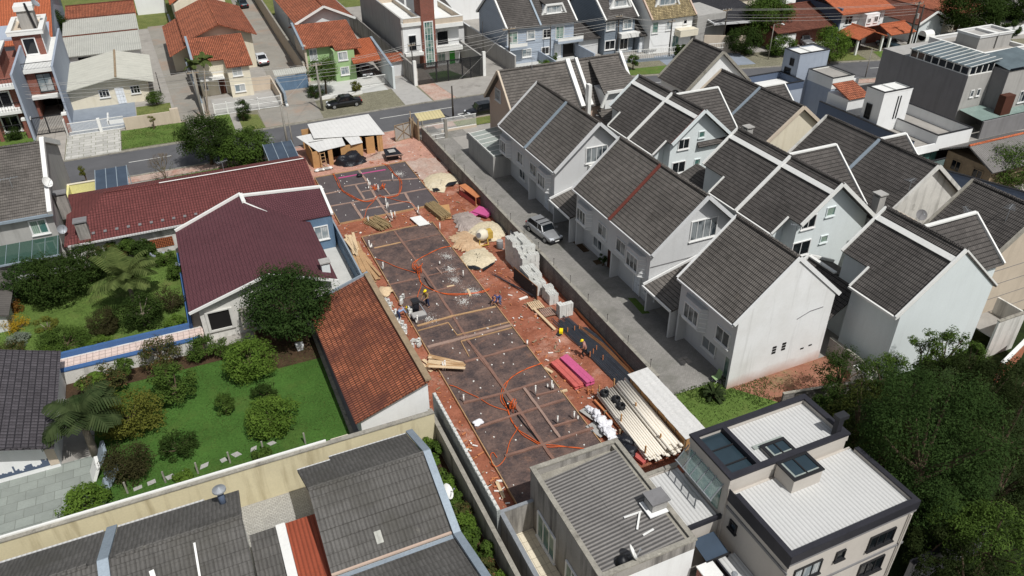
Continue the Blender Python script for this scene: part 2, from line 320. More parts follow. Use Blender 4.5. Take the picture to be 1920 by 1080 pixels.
class MB:
    def __init__(s): s.v = []; s.f = []; s.m = []
    def face(s, pts, mi=0):
        b = len(s.v); s.v.extend(V(p) for p in pts); s.f.append(tuple(range(b, b+len(pts)))); s.m.append(mi)
    def hexa(s, p, mi=0):
        "p: four bottom corners counter-clockwise, then the four above"
        b = len(s.v); s.v.extend(V(q) for q in p)
        for f in ((3, 2, 1, 0), (4, 5, 6, 7), (0, 1, 5, 4), (1, 2, 6, 5), (2, 3, 7, 6), (3, 0, 4, 7)):
            s.f.append(tuple(b+i for i in f)); s.m.append(mi)
    def box(s, x0, x1, y0, y1, z0, z1, mi=0):
        s.hexa([(x0, y0, z0), (x1, y0, z0), (x1, y1, z0), (x0, y1, z0), (x0, y0, z1), (x1, y0, z1), (x1, y1, z1), (x0, y1, z1)], mi)
    def beam(s, p, q, w, h=None, mi=0, up=None):
        "bar from p to q, w across, h along up (centred)"
        p, q = V(p), V(q); h = h or w; d = (q-p).normalized(); up = V(up) if up else (V((0, 0, 1)) if abs(d.z) < .95 else V((1, 0, 0)))
        a = d.cross(up).normalized()*(w/2); b = a.cross(d).normalized()*(h/2)
        s.hexa([p-a-b, p+a-b, q+a-b, q-a-b, p-a+b, p+a+b, q+a+b, q-a+b], mi)
    def obox(s, c, ax, ay, az, mi=0):
        "box from centre and three half-extent vectors"
        c, ax, ay, az = V(c), V(ax), V(ay), V(az)
        s.hexa([c-ax-ay-az, c+ax-ay-az, c+ax+ay-az, c-ax+ay-az, c-ax-ay+az, c+ax-ay+az, c+ax+ay+az, c-ax+ay+az], mi)
    def tube(s, pts, r, n=6, mi=0, caps=True):
        pts = [V(p) for p in pts]; k = len(pts); rr = r if isinstance(r, (list, tuple)) else [r]*k
        b = len(s.v); prev = None
        for i, p in enumerate(pts):
            d = (pts[min(i+1, k-1)]-pts[max(i-1, 0)])
            d = d.normalized() if d.length > 1e-9 else V((0, 0, 1))
            a = prev - d*prev.dot(d) if prev is not None else d.cross(V((0, 0, 1)) if abs(d.z) < .9 else V((1, 0, 0)))
            if a.length < 1e-6: a = d.orthogonal()
            a.normalize(); prev = a; c = d.cross(a)
            for j in range(n):
                t = 2*pi*j/n; s.v.append(p + (a*cos(t)+c*sin(t))*rr[i])
        for i in range(k-1):
            for j in range(n):
                s.f.append((b+i*n+j, b+i*n+(j+1) % n, b+(i+1)*n+(j+1) % n, b+(i+1)*n+j)); s.m.append(mi)
        if caps:
            s.f.append(tuple(b+j for j in reversed(range(n)))); s.m.append(mi)
            s.f.append(tuple(b+(k-1)*n+j for j in range(n))); s.m.append(mi)
    def slab(s, pts, t, mi=0, d=None):
        "planar polygon (counter-clockwise seen from outside) given thickness t inward"
        pts = [V(p) for p in pts]; n = (pts[1]-pts[0]).cross(pts[2]-pts[1]).normalized()
        if d is None: d = -n*t
        b = len(s.v); k = len(pts); s.v.extend(pts); s.v.extend(p+d for p in pts)
        s.f.append(tuple(b+i for i in range(k))); s.m.append(mi)
        s.f.append(tuple(b+k+i for i in reversed(range(k)))); s.m.append(mi)
        for i in range(k):
            j = (i+1) % k; s.f.append((b+i, b+k+i, b+k+j, b+j)); s.m.append(mi)
    def slope(s, e0, e1, r1, r0, t=.14, c=0.34, step=.014, mi=0):
        "pitched tile surface e0-e1 eave, r0-r1 ridge, stepped courses over a solid slab; counter-clockwise e0,e1,r1,r0 from outside"
        e0, e1, r1, r0 = map(V, (e0, e1, r1, r0))
        n = (e1-e0).cross(r0-e0); n = n.normalized() if n.length > 1e-9 else (e1-e0).cross(r1-e0).normalized()
        L = max((r0-e0).length, (r1-e1).length); k = max(1, int(round(L/c))) if c else 1
        s.slab([e0, e1, r1, r0], t, mi)
        up = n*step
        for i in range(k):
            a, b2 = i/k, (i+1)/k
            p0, p1 = e0.lerp(r0, a), e1.lerp(r1, a); q0, q1 = e0.lerp(r0, b2), e1.lerp(r1, b2)
            lo = n*.006
            s.face([p0+up, p1+up, q1+lo, q0+lo], mi); s.face([p0+lo, p1+lo, p1+up, p0+up], mi)
            s.face([p0+lo, p0+up, q0+lo], mi); s.face([p1+up, p1+lo, q1+lo], mi)
    def build(s, name, mats, par=None, smooth=False, label=None):
        me = bpy.data.meshes.new(name); off = wloc(par) if par else V((0, 0, 0))
        me.from_pydata([tuple(p-off) for p in s.v], [], s.f)
        mats = mats if isinstance(mats, (list, tuple)) else [mats]
        for q in mats: me.materials.append(q)
        me.polygons.foreach_set('material_index', s.m)
        if smooth: me.polygons.foreach_set('use_smooth', [True]*len(s.f))
        me.update()
        uv = me.uv_layers.new(name='UVMap').data; Z = V((0, 0, 1))
        for p in me.polygons:
            n = p.normal
            u = Z.cross(n) if abs(n.z) < .995 else V((1, 0, 0))
            u.normalize(); w = n.cross(u)
            for li in p.loop_indices:
                q = s.v[me.loops[li].vertex_index]; uv[li].uv = (q.dot(u), q.dot(w))
        o = bpy.data.objects.new(name, me); COL.objects.link(o)
        if par: o.parent = par
        if label: o['label'] = label
        return o

def thing(name, label, cat, loc=(0, 0, 0), group=None):
    o = bpy.data.objects.new(name, None); COL.objects.link(o); o.location = loc; o.empty_display_size = .3
    o['label'] = label; o['category'] = cat
    if group: o['group'] = group
    return o
def tag(o, label, cat, group=None, kind=None):
    o['label'] = label; o['category'] = cat
    if group: o['group'] = group
    if kind: o['kind'] = kind
    return o
def struct(name, mb, mt):
    o = mb.build(name, mt); o['kind'] = 'structure'; return o
def patch(name, pts, z, mt):
    b = MB(); b.face([(p[0], p[1], z) for p in pts]); o = struct(name, b, mt)
    return o
def rectp(name, x0, x1, y0, y1, z, mt): return patch(name, [(x0, y0), (x1, y0), (x1, y1), (x0, y1)], z, mt)
def dup(root, loc, rz=0, label=None, group=None, scale=None):
    r = root.copy(); COL.objects.link(r); r.location = loc; r.rotation_euler = (0, 0, rz)
    if label: r['label'] = label
    if group: r['group'] = group
    if scale: r.scale = (scale,)*3 if not isinstance(scale, (tuple, list)) else scale
    for ch in list(root.children):
        c = ch.copy(); COL.objects.link(c); c.parent = r
        for q in list(ch.children):
            d = q.copy(); COL.objects.link(d); d.parent = c
    return r

def window(par, p, u, n, w, h, cols=2, rows=1, fm=None, gm=None, fw=.08, dep=.09, sill=True, name='window'):
    "p: lower-left corner on the wall face seen from outside, u: unit vector to the right, n: outward normal"
    p, u, n = V(p), V(u).normalized(), V(n).normalized(); z = V((0, 0, 1)); fm = fm or m.frame; gm = gm or m.glass
    b = MB()
    def bar(a0, a1, b0, b1, d):
        c = p + u*((a0+a1)/2) + z*((b0+b1)/2) + n*(d/2)
        b.obox(c, u*((a1-a0)/2), n*(-(d/2)), z*((b1-b0)/2))
    bar(0, w, 0, fw, dep); bar(0, w, h-fw, h, dep); bar(0, fw, fw, h-fw, dep); bar(w-fw, w, fw, h-fw, dep)
    for i in range(1, cols): bar(w*i/cols-.025, w*i/cols+.025, fw, h-fw, dep*.7)
    for i in range(1, rows): bar(fw, w-fw, h*i/rows-.02, h*i/rows+.02, dep*.5)
    if sill: bar(-.06, w+.06, -.08, 0, dep+.06)
    o = b.build(name, fm, par)
    g2 = MB(); c = p + u*(w/2) + z*(h/2) + n*.012
    g2.obox(c, u*(w/2-fw*.5), n*-.012, z*(h/2-fw*.5)); g2.build('pane', gm, o)
    return o
def winx(par, x, y0, y1, z0, z1, side=-1, **k):
    "window on a wall of constant x, facing -x (side -1) or +x"
    if side < 0: return window(par, (x, y1, z0), (0, -1, 0), (-1, 0, 0), y1-y0, z1-z0, **k)
    return window(par, (x, y0, z0), (0, 1, 0), (1, 0, 0), y1-y0, z1-z0, **k)
def winy(par, y, x0, x1, z0, z1, **k):
    return window(par, (x0, y, z0), (1, 0, 0), (0, -1, 0), x1-x0, z1-z0, **k)
def door(par, p, u, n, w, h, mt=None, fm=None, label=None):
    p, u, n = V(p), V(u), V(n); z = V((0, 0, 1)); b = MB()
    b.obox(p+u*(w/2)+z*(h/2)+n*.03, u*(w/2), n*-.03, z*(h/2)); o = b.build('door', mt or m.door, par, label=label)
    c = MB(); c.obox(p+u*-.05+z*(h/2)+n*.05, u*.05, n*-.05, z*(h/2)); c.obox(p+u*(w+.05)+z*(h/2)+n*.05, u*.05, n*-.05, z*(h/2)); c.obox(p+u*(w/2)+z*(h+.05)+n*.05, u*(w/2+.1), n*-.05, z*.05)
    c.build('door_frame', fm or m.frame, o)
    k = MB(); k.obox(p+u*(w*.86)+z*(h*.48)+n*.09, u*.04, n*-.03, z*.03); k.build('handle', m.steelgrey, o)
    return o
def walls_gable(par, x0, x1, y0, y1, ze, zr, axis, wm, z0=0, rp=.5, name='wall'):
    "solid walls with gables: ridge along axis"
    b = MB()
    if axis == 'y':
        xr = x0+(x1-x0)*rp; prof = [(x0, z0), (x1, z0), (x1, ze), (xr, zr), (x0, ze)]
        b.slab([(x, y0, z) for x, z in prof], 0, 0, V((0, y1-y0, 0)))
    else:
        yr = y0+(y1-y0)*rp; prof = [(y0, z0), (y1, z0), (y1, ze), (yr, zr), (y0, ze)]
        b.slab([(x1, y, z) for y, z in prof], 0, 0, V((x0-x1, 0, 0)))
    return b.build(name, wm, par)
def roof_gable(par, x0, x1, y0, y1, ze, zr, axis, rm, rp=.5, c=.34, cap=None, trim=None, tw=.16, t=.14, ends=(1, 1), step=.014):
    b = MB()
    if axis == 'y':
        xr = x0+(x1-x0)*rp
        b.slope((x0, y1, ze), (x0, y0, ze), (xr, y0, zr), (xr, y1, zr), t, c, step); b.slope((x1, y0, ze), (x1, y1, ze), (xr, y1, zr), (xr, y0, zr), t, c, step)
        A, B = V((xr, y0, zr)), V((xr, y1, zr)); E = [((x0, y0, ze), (xr, y0, zr), (x1, y0, ze)), ((x0, y1, ze), (xr, y1, zr), (x1, y1, ze))]
    else:
        yr = y0+(y1-y0)*rp
        b.slope((x0, y0, ze), (x1, y0, ze), (x1, yr, zr), (x0, yr, zr), t, c, step); b.slope((x1, y1, ze), (x0, y1, ze), (x0, yr, zr), (x1, yr, zr), t, c, step)
        A, B = V((x0, yr, zr)), V((x1, yr, zr)); E = [((x0, y0, ze), (x0, yr, zr), (x0, y1, ze)), ((x1, y0, ze), (x1, yr, zr), (x1, y1, ze))]
    r = b.build('roof', rm, par)
    d = (B-A).normalized(); k = MB(); n = max(2, int((B-A).length/.4))
    for i in range(n):
        p = A.lerp(B, i/n); q = A.lerp(B, (i+1)/n)
        k.tube([p+V((0, 0, .02)), q+V((0, 0, .045))], [.13, .15], 6)
    k.build('ridge_cap', cap or rm, r)
    if trim:
        for i in (0, 1):
            if not ends[i]: continue
            q = MB(); a, pk, e = map(V, E[i])
            q.beam(a+V((0, 0, .02)), pk+V((0, 0, .02)), tw, .3); q.beam(pk+V((0, 0, .022)), e+V((0, 0, .022)), tw*.98, .3)
            q.build('verge_trim', trim, r)
    return r
def chimney(par, x0, x1, y0, y1, z0, z1, mt, cap=None, name='chimney'):
    b = MB(); b.box(x0, x1, y0, y1, z0, z1); o = b.build(name, mt, par)
    c = MB(); c.box(x0-.1, x1+.1, y0-.1, y1+.1, z1+.18, z1+.28)
    for a, d in ((x0+.05, y0+.05), (x1-.05, y0+.05), (x0+.05, y1-.05), (x1-.05, y1-.05)): c.box(a-.05, a+.05, d-.05, d+.05, z1, z1+.18)
    c.build('chimney_cap', cap or mt, o); return o
def parapet(par, x0, x1, y0, y1, z0, z1, t, wm, cm, name='parapet', capt=.1, sides='nsew', over=.04):
    b = MB(); c = MB()
    segs = {'s': (x0, x1, y0, y0+t), 'n': (x0, x1, y1-t, y1), 'w': (x0, x0+t, y0+t, y1-t), 'e': (x1-t, x1, y0+t, y1-t)}
    for k in sides:
        a = segs[k]; b.box(*a, z0, z1)
        e = [-over, over, -over, over]
        if k in 'we': e = [-over, over, over, -over]
        c.box(a[0]+e[0], a[1]+e[1], a[2]+e[2], a[3]+e[3], z1, z1+capt)
    o = b.build(name, wm, par); c.build('coping', cm, o); return o
def dish(label, loc, az, el, r=.35, mt=None, par=None, pole=.5):
    t = thing('satellite_dish', label, 'satellite dish', loc)
    loc = V(loc); d = V((cos(el)*cos(az), cos(el)*sin(az), sin(el))); a = d.orthogonal().normalized(); c = d.cross(a); b = MB()
    ctr = loc+V((0, 0, pole)); N = 14
    prev = None
    for k in range(5):
        rr = r*k/4; pts = [ctr+d*(.3*rr*rr/r)+(a*cos(2*pi*j/N)+c*sin(2*pi*j/N))*rr for j in range(N)]
        if prev:
            for j in range(N): b.face([prev[j], pts[j], pts[(j+1) % N], prev[(j+1) % N]]) if k > 1 else b.face([prev[0], pts[j], pts[(j+1) % N]])
        prev = pts
    b.build('reflector', mt or m.white, t, True)
    q = MB(); q.tube([loc, ctr-d*.05], .025); q.build('mast', m.steelgrey, t)
    q = MB(); q.tube([ctr-a*r*.9, ctr+d*r*1.1], .015, 5); q.beam(ctr+d*r*1.05, ctr+d*r*1.25, .06); q.build('feed_arm', m.steelgrey, t)
    return t

def gablemat():
    k = NT('blank_gable_render'); zz = k.n('SeparateXYZ', {0: k.P()}).outputs[2]
    o = k.mix(1.0, k.mix(k.ramp(k.noise(.35, 5), .4, .7), s2l((232, 233, 232)), s2l((220, 220, 217))), k.grey(k.noise(6, 3), .97, 1.03), 'MULTIPLY')
    st = k.math('MULTIPLY', k.ramp(k.noise(1.0, 5, .6, sx=(1.8, 1.8, .14)), .56, .75), .35); o = k.mix(st, o, s2l((160, 160, 154)))
    f = k.math('MULTIPLY', k.n('MapRange', {0: k.math('ADD', zz, k.math('MULTIPLY', k.noise(.8, 5), -.9)), 1: .55, 2: -.5, 3: 0.0, 4: 1.0}).outputs[0], .8)
    k.link(k.mix(f, o, s2l((178, 134, 112))), 'Base Color'); k.p.inputs['Roughness'].default_value = .85; return k.m
m.gable = gablemat()
# ------------------------------------------------------------------ the setting
rectp('ground', -400, 900, -300, 1400, 0, m.conc)
def ribbon(name, pts, w0, w1, z, mt):
    "strip along a line of points, offsets w0..w1 to the left; constant height"
    b = MB(); L = []; R_ = []
    for i, p in enumerate(pts):
        d = (V(pts[min(i+1, len(pts)-1)])-V(pts[max(i-1, 0)])).normalized(); nrm = V((-d.y, d.x))
        L.append(V(p)+nrm*w1); R_.append(V(p)+nrm*w0)
    for i in range(len(pts)-1): b.face([(*R_[i], z), (*R_[i+1], z), (*L[i+1], z), (*L[i], z)])
    return struct(name, b, mt)
def kerb(name, pts, w0, w1, z1, mt):
    b = MB(); L = []; R_ = []
    for i, p in enumerate(pts):
        d = (V(pts[min(i+1, len(pts)-1)])-V(pts[max(i-1, 0)])).normalized(); nrm = V((-d.y, d.x))
        L.append(V(p)+nrm*w1); R_.append(V(p)+nrm*w0)
    for i in range(len(pts)-1):
        b.hexa([(*R_[i], 0), (*R_[i+1], 0), (*L[i+1], 0), (*L[i], 0), (*R_[i], z1), (*R_[i+1], z1), (*L[i+1], z1), (*L[i], z1)])
    return struct(name, b, mt)
ST = [(-70, 91.5), (-14, 92.2), (8, 92.5), (30, 93.2), (45, 93.0), (60, 91.0), (75, 87.8), (92, 83.6), (110, 78.5), (140, 70), (200, 52)]
ribbon('street', ST, -3.75, 3.85, .012, m.asphalt)
kerb('kerb', ST, 3.87, 4.1, .13, m.capgrey); kerb('kerb', ST, -4.0, -3.77, .12, m.capgrey)
ribbon('far_pavement', ST, 4.12, 11.5, .05, m.setts)
ribbon('near_pavement', ST, -5.6, -4.02, .05, m.earthgrey)
b = MB()
for x0, x1, y in ((-6.9, -2.3, 92.7), (8.0, 9.6, 93.4), (23.2, 33.4, 94.0), (1.4, 3.4, 92.9)): b.face([(x0, y, .018), (x1, y+.03, .018), (x1, y+.15, .018), (x0, y+.12, .018)])
for x0, x1, y0, y1 in ((96.2, 99.6, 83.1, 82.3), (84, 87.5, 86.2, 85.3), (61, 65, 91.5, 90.8)): b.face([(x0, y0, .018), (x1, y1, .018), (x1, y1+.13, .018), (x0, y0+.13, .018)])
for p, q in (((32.9, 91.3), (33.5, 89.5)), ((32.9, 91.3), (38.5, 91.4))):
    b.beam((*p, .02), (*q, .02), .14, .01)
struct('road_markings', b, m.mark)
# beyond the street on the right another road and verge
ribbon('side_road', [(150, 112), (141, 96), (132, 84), (122, 70)], -4, 4, .03, m.conc)
patch('verge', [(124, 86), (132, 84), (146, 108), (134, 108)], .024, m.verge)
patch('verge', [(101.5, 86.0), (106.5, 84.6), (107.2, 88.2), (103.0, 89.3)], .08, m.grass)
patch('verge', [(93, 88.2), (99, 86.5), (100, 90.2), (94.2, 91.7)], .08, m.verge)
# far side of the street: front plots
rectp('brick_house_drive', -17.2, -13.7, 96.4, 109, .062, m.concrete)
rectp('flagstone_drive', -13.6, -7.6, 96.4, 104.6, .064, m.flag)
rectp('front_lawn', -7.5, .1, 97.0, 103.4, .066, m.grass)
rectp('verge', -30, -17.3, 96.4, 109, .06, m.grass)
rectp('painted_front_yard', -13.4, -5.6, 104.7, 114.4, .05, m.greypaint)
rectp('front_yard_grass', -5.5, -1.2, 104.7, 112, .052, m.verge)
patch('lane', [(-.6, 103.6), (2.2, 103.6), (3.4, 104), (1.9, 156), (-2.2, 156)], .055, m.lane)
patch('lane', [(-.6, 96.6), (3.6, 96.6), (3.6, 103.9), (-.7, 103.5)], .054, m.concrete)
patch('front_lawn', [(3.7, 97.0), (5.6, 97.0), (5.6, 104), (3.7, 104)], .066, m.grass)
patch('garden_path', [(5.62, 97.0), (6.5, 97.0), (6.5, 104), (5.62, 104)], .066, m.conc)
patch('front_lawn', [(6.52, 97.0), (9.2, 97.0), (9.0, 102.2), (6.52, 103.5)], .066, m.verge)
patch('drive_apron', [(9.25, 97.0), (16.6, 97.2), (17.2, 110.3), (13.3, 110.3), (12.3, 104.0), (9.2, 103.8)], .058, m.lane)
rectp('front_yard', 4.0, 13, 104.2, 111, .045, m.greyw)
patch('back_lane', [(12.6, 110.4), (17.2, 110.4), (18.4, 172), (14.2, 172)], .05, m.lane)
rectp('front_patio', 17.9, 27.4, 104.5, 111.5, .062, m.whitefloor)
patch('paver_drive', [(27.7, 97.2), (31.6, 97.2), (31.2, 109), (28, 109)], .062, m.greyw)
patch('drive_apron', [(31.8, 97.2), (35.0, 97.2), (34.2, 104.4), (31.7, 104.4)], .064, m.earthgrey)
patch('paved_forecourt', [(35.05, 97.2), (46, 97.2), (46, 104.4), (34.25, 104.4)], .06, m.conc)
rectp('tower_house_yard', 31.7, 42, 104.6, 111.6, .05, m.concrete)
patch('front_lawn', [(34.6, 105.0), (39.6, 105.0), (38.2, 109.2), (35.0, 109.2)], .058, m.grassd)
rectp('alley', 42.4, 46.4, 100, 140, .048, m.conc)
rectp('white_forecourt', 46.8, 60, 98.5, 107.6, .062, m.whitefloor)
patch('front_lawn', [(61.5, 95.5), (69, 93.6), (69.6, 97.2), (62, 98.2)], .07, m.grass)
patch('front_lawn', [(60.5, 96.2), (61.2, 96), (61.2, 98.4), (60.5, 98.4)], .07, m.grass)
patch('front_yard', [(69, 95), (82, 92), (84, 101), (70, 102)], .062, m.greypaint)
# near side of the street
patch('verge', [(-5.2, 80.0), (10.3, 80.0), (10.3, 87.0), (-6.5, 86.4)], .02, m.grass)
patch('verge', [(31.3, 86.6), (40, 86.6), (40, 89), (31.3, 88.9)], .07, m.verge)
rectp('driveway', 25.98, 31.6, 33.0, 89.2, .03, m.cobble)
patch('driveway_edge_grass', [(27.2, 33.0), (26.4, 29.2), (33.6, 29.4), (34.6, 31.3), (31, 32.0), (30.6, 33.2)], .026, m.grass)
patch('dirt_yard', [(31.2, 31.95), (33.2, 29.4), (40.1, 28.0), (40.1, 32.0)], .034, m.earthbrown)
patch('doormat_lawn', [(30.5, 44.9), (31.1, 44.6), (31.0, 42.2), (30.35, 42.4)], .036, m.grass)
for q in ((50.6, 51.4), (53, 55.4)):
    rectp('planting_strip', 30.75, 31.4, q[0], q[1], .035, m.earthdark)
# construction site ground: gently uneven
def uneven(name, x0, x1, y0, y1, n, mt, amp, zb, sx=.9, seed=0, keep=None):
    b = MB(); import mathutils
    nx = int((x1-x0)/n); ny = int((y1-y0)/n)
    for i in range(nx+1):
        for j in range(ny+1):
            x = x0+(x1-x0)*i/nx; y = y0+(y1-y0)*j/ny
            z = zb+amp*(mathutils.noise.fractal(V((x*sx+seed, y*sx, 3.1)), 1.0, 2.0, 4)+.3)
            b.v.append(V((x, y, max(zb*.6, z))))
    for i in range(nx):
        for j in range(ny):
            k = i*(ny+1)+j; b.f.append((k, k+ny+1, k+ny+2, k+1)); b.m.append(0)
    o = b.build(name, mt, None, True); o['kind'] = 'structure'; return o
uneven('site_earth', 10.96, 25.72, 26.6, 81.0, .3, m.earth, .085, .05)
uneven('site_earth', 10.7, 25.72, 78.9, 89.0, .3, m.earthpale, .03, .11, seed=9)
def blob(name, pts, z, mt, n=60, jit=.12, seed=1, dome=0.0):
    "irregular flat or slightly domed patch with a ragged outline through the points"
    rnd = random.Random(seed); b = MB(); c = sum((V(p[:2]) for p in pts), V((0, 0)))/len(pts); out = []
    for i in range(n):
        t = i/n*len(pts); k = int(t); a, q = V(pts[k][:2]), V(pts[(k+1) % len(pts)][:2]); p = a.lerp(q, t-k)
        out.append(p+(p-c).normalized()*rnd.uniform(-jit, jit))
    sm = [sum((out[(i+k) % n] for k in range(-6, 7)), V((0, 0)))/13 for i in range(n)]; rings = [out]+[[c+(p-c)*s+V((rnd.uniform(-.05, .05), rnd.uniform(-.05, .05))) for p in sm] for s in (.82, .55, .25)]; hz = [0, dome*.55, dome*.9, dome]
    for r in range(3):
        for i in range(n):
            j = (i+1) % n
            b.face([(*rings[r][i], z+hz[r]), (*rings[r][j], z+hz[r]), (*rings[r+1][j], z+hz[r+1]), (*rings[r+1][i], z+hz[r+1])])
    for i in range(n): b.face([(*rings[3][i], z+hz[3]), (*rings[3][(i+1) % n], z+hz[3]), (*c, z+hz[3])])
    return b, out
b, _ = blob('x', [(21.8, 79.5), (25.6, 79), (25.5, 71.5), (22.2, 74.0), (22.0, 76)], .17, m.earthgrey, jit=.35, seed=4); struct('dusty_ground', b, m.earthgrey)
b, _ = blob('x', [(14.5, 81.6), (20.4, 81.2), (22.6, 84.5), (20.2, 83.4), (15, 81.0)], .15, m.earthgrey, jit=.25, seed=6); struct('dusty_ground', b, m.earthgrey)
b, _ = blob('x', [(22.2, 64.6), (24.3, 64.8), (24.5, 61.8), (23, 60), (21.6, 61.2)], .15, m.gravel, jit=.3, seed=5, dome=.5); tag(b.build('gravel_heap', m.gravel), 'grey gravel heap spread beside the pink sheets', 'gravel heap')
b, _ = blob('x', [(20.4, 60.6), (22.4, 61.6), (23.2, 58.4), (21.6, 56.6), (20.3, 58.2)], .15, m.sandy, jit=.3, seed=8, dome=.3); tag(b.build('sand_heap', m.sandy), 'low tan sand heap under the concrete mixer', 'sand heap')
# ground of the lower garden, upper garden, yards on the left
rectp('garden_lawn', -10.2, 5.3, 35.5, 52.0, .02, m.grassd)
rectp('garden_border', -12.2, 3.0, 50.4, 52.1, .03, m.earthdark)
b = MB(); b.box(-24, -3.4, 54.6, 67.6, 0, .9); struct('upper_garden_lawn', b, m.grass)
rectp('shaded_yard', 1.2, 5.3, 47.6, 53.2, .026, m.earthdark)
b = MB()
for i in range(26): b.box(5.32, 5.55, 37.2+i*.56, 37.73+i*.56, 0, .12+.02*(i % 3))
struct('lawn_edging', b, m.capgrey)
rectp('stone_patio', -24, -10.25, 35.4, 43.6, .02, m.slabstone)
rectp('paver_yard', -2.4, 1.6, 29.5, 35.2, .016, m.pavegrey)
rectp('side_bed', 8.2, 10.2, 15, 36.3, .02, m.earthdark)
rectp('white_side_yard', 8.0, 10.5, 52.6, 66.5, .03, m.whitefloor)
rectp('tree_floor', 29, 75, -10, 31, .006, m.undergrowth)
rectp('back_gardens', -40, 120, 155, 320, .01, m.verge)
rectp('back_gardens', 64, 70, 112, 155, .012, m.verge)

# ------------------------------------------------------------------ grey townhouses
def hipz(x, xe, ze, k): return ze+abs(x-xe)*k
ZE, ZR = 5.75, 9.85
def front_block(label, y0, y1, gab0, gab1, bays, wins, lows, doors, party, strip, near_ov):
    t = thing('townhouse', label, 'townhouse', (35, (y0+y1)/2, 0), 'grey roofed townhouses of the estate')
    xe, xw, xr, xb = 30.35, 30.75, 34.95, 39.55; k = (ZR-ZE)/(xr-xe); wy0, wy1 = gab0, gab1
    b = MB(); zw = ZE+k*.4-.17
    b.slab([(xw, wy0, 2.6), (xb-.4, wy0, 2.6), (xb-.4, wy0, zw), (xr, wy0, ZR-.17), (xw, wy0, zw)], 0, 0, V((0, wy1-wy0, 0)))
    b.box(31.55, xb-.4, wy0+.002, wy1-.002, 0, 2.6)
    b.build('wall', m.wall, t)
    for y in {wy0+.09, wy1-.09, *([party] if party else [])}:
        b = MB(); b.box(30.78, 31.55, y-.09, y+.09, 0, 2.597); b.build('porch_wall', m.wall, t)
    roof_gable(t, xe, xb, y0, y1, ZE, ZR, 'y', m.tile, trim=m.wall if near_ov else m.wallw, tw=.13 if near_ov else .1)
    b = MB(); b.beam((xe-.05, y0+.05, ZE-.06), (xe-.05, y1-.05, ZE-.06), .12, .14); b.build('gutter', m.wall, t)
    if party:
        b = MB(); h = V((-k, 0, 1)).normalized()*.08
        b.beam(V((xe-.03, party, ZE))+h, V((xr, party, ZR))+h, .34 if strip is m.metalb else .3, .1, up=(-k, 0, 1))
        if strip is m.redflash: b.beam(V((xe-.03, party, ZE))+h*1.9, V((xr, party, ZR))+h*1.9, .1, .08, up=(-k, 0, 1))
        b.build('party_flashing', strip, t)
    for yc, w in bays:
        b = MB(); p = [(xw, yc+w/2+.35), (xw-.42, yc+w/2), (xw-.42, yc-w/2), (xw, yc-w/2-.35)]
        b.slab([(x, y, 2.95) for x, y in p], 0, 0, V((0, 0, 1.95))); o = b.build('bay_window', m.wall, t)
        winx(o, xw-.42, yc-w/2+.08, yc+w/2-.08, 3.22, 4.55, cols=3)
        b = MB()
        for z in (3.0, 3.35, 3.75, 4.15, 4.55): b.beam((xw-.44, yc-w/2, z), (xw-.02, yc-w/2-.37, z), .05, .06)
        b.beam((xw-.44, yc-w/2, 3.0), (xw-.44, yc+w/2, 3.0), .05, .07); b.build('bay_moulding', m.frame, o)
    for yc, w in wins: winx(t, xw, yc-w/2, yc+w/2, 3.25, 4.5)
    for yc, w in lows: winx(t, 31.55, yc-w/2, yc+w/2, .85, 2.1)
    for yc, mt in doors: door(t, (31.55, yc+.45, .05), (0, -1, 0), (-1, 0, 0), .9, 2.1, mt)
    return t
H1 = front_block('grey townhouse with a blue flashing down its roof and an air conditioner on its gable', 58.5, 71.7, 59.2, 71.6, [(70.4, 1.7), (61.1, 1.8)], [(66.9, 1.4), (63.8, 1.5)], [(68.1, 1.5), (60.0, 1.5)], [(62.2, None), (66.0, m.doorb)], 64.95, m.metalb, 1)
winy(H1, 59.2, 34.0, 36.35, 5.75, 7.35, cols=4)
H2 = front_block('grey townhouse with a red flashing down the middle of its roof', 41.85, 54.85, 42.6, 54.75, [(53.0, 1.8), (44.45, 1.9)], [(49.95, 1.5), (46.85, 1.5)], [(51.9, 1.6), (43.3, 1.6)], [(45.2, None), (49.6, m.doorb)], 48.35, m.redflash, 1)
winy(H2, 42.6, 34.2, 36.75, 5.75, 7.55, cols=4)
b = MB(); b.box(30.8, 38.9, 42.56, 42.6, 4.2, 4.27); b.build('string_line', m.greyd, H2)
H3 = front_block('grey townhouse with a blank white gable beside the dirt yard', 31.93, 38.5, 32.0, 38.42, [(36.35, 1.9)], [(33.2, 1.5)], [(35.3, 1.6)], [(32.85, m.glassg)], None, None, 0)
b = MB(); b.slab([(30.76, 31.97, 0), (39.15, 31.97, 0), (39.15, 31.97, 5.93), (34.95, 31.97, 9.66), (30.76, 31.97, 5.93)], .0, 0, V((0, .028, 0))); b.build('gable_face', m.gable, H3)
b = MB()
for x, z, w, h in ((34.5, 2.0, .34, .72), (35.35, 2.05, .34, .74), (37.2, 1.55, .3, .18), (37.95, 1.62, .3, .18)):
    n = 3 if h > .5 else 1
    for i in range(n): b.box(x-w/2, x+w/2, 31.945, 31.968, z+i*h/n+.03, z+(i+1)*h/n-.04)
b.build('vent', m.dark, H3)
b = MB(); b.beam((36.0, 31.95, 4.6), (37.1, 31.95, 4.98), .03, .05); b.beam((37.1, 31.95, 4.98), (38.25, 31.95, 5.02), .03, .05); b.build('wall_cable', m.greyd, H3)
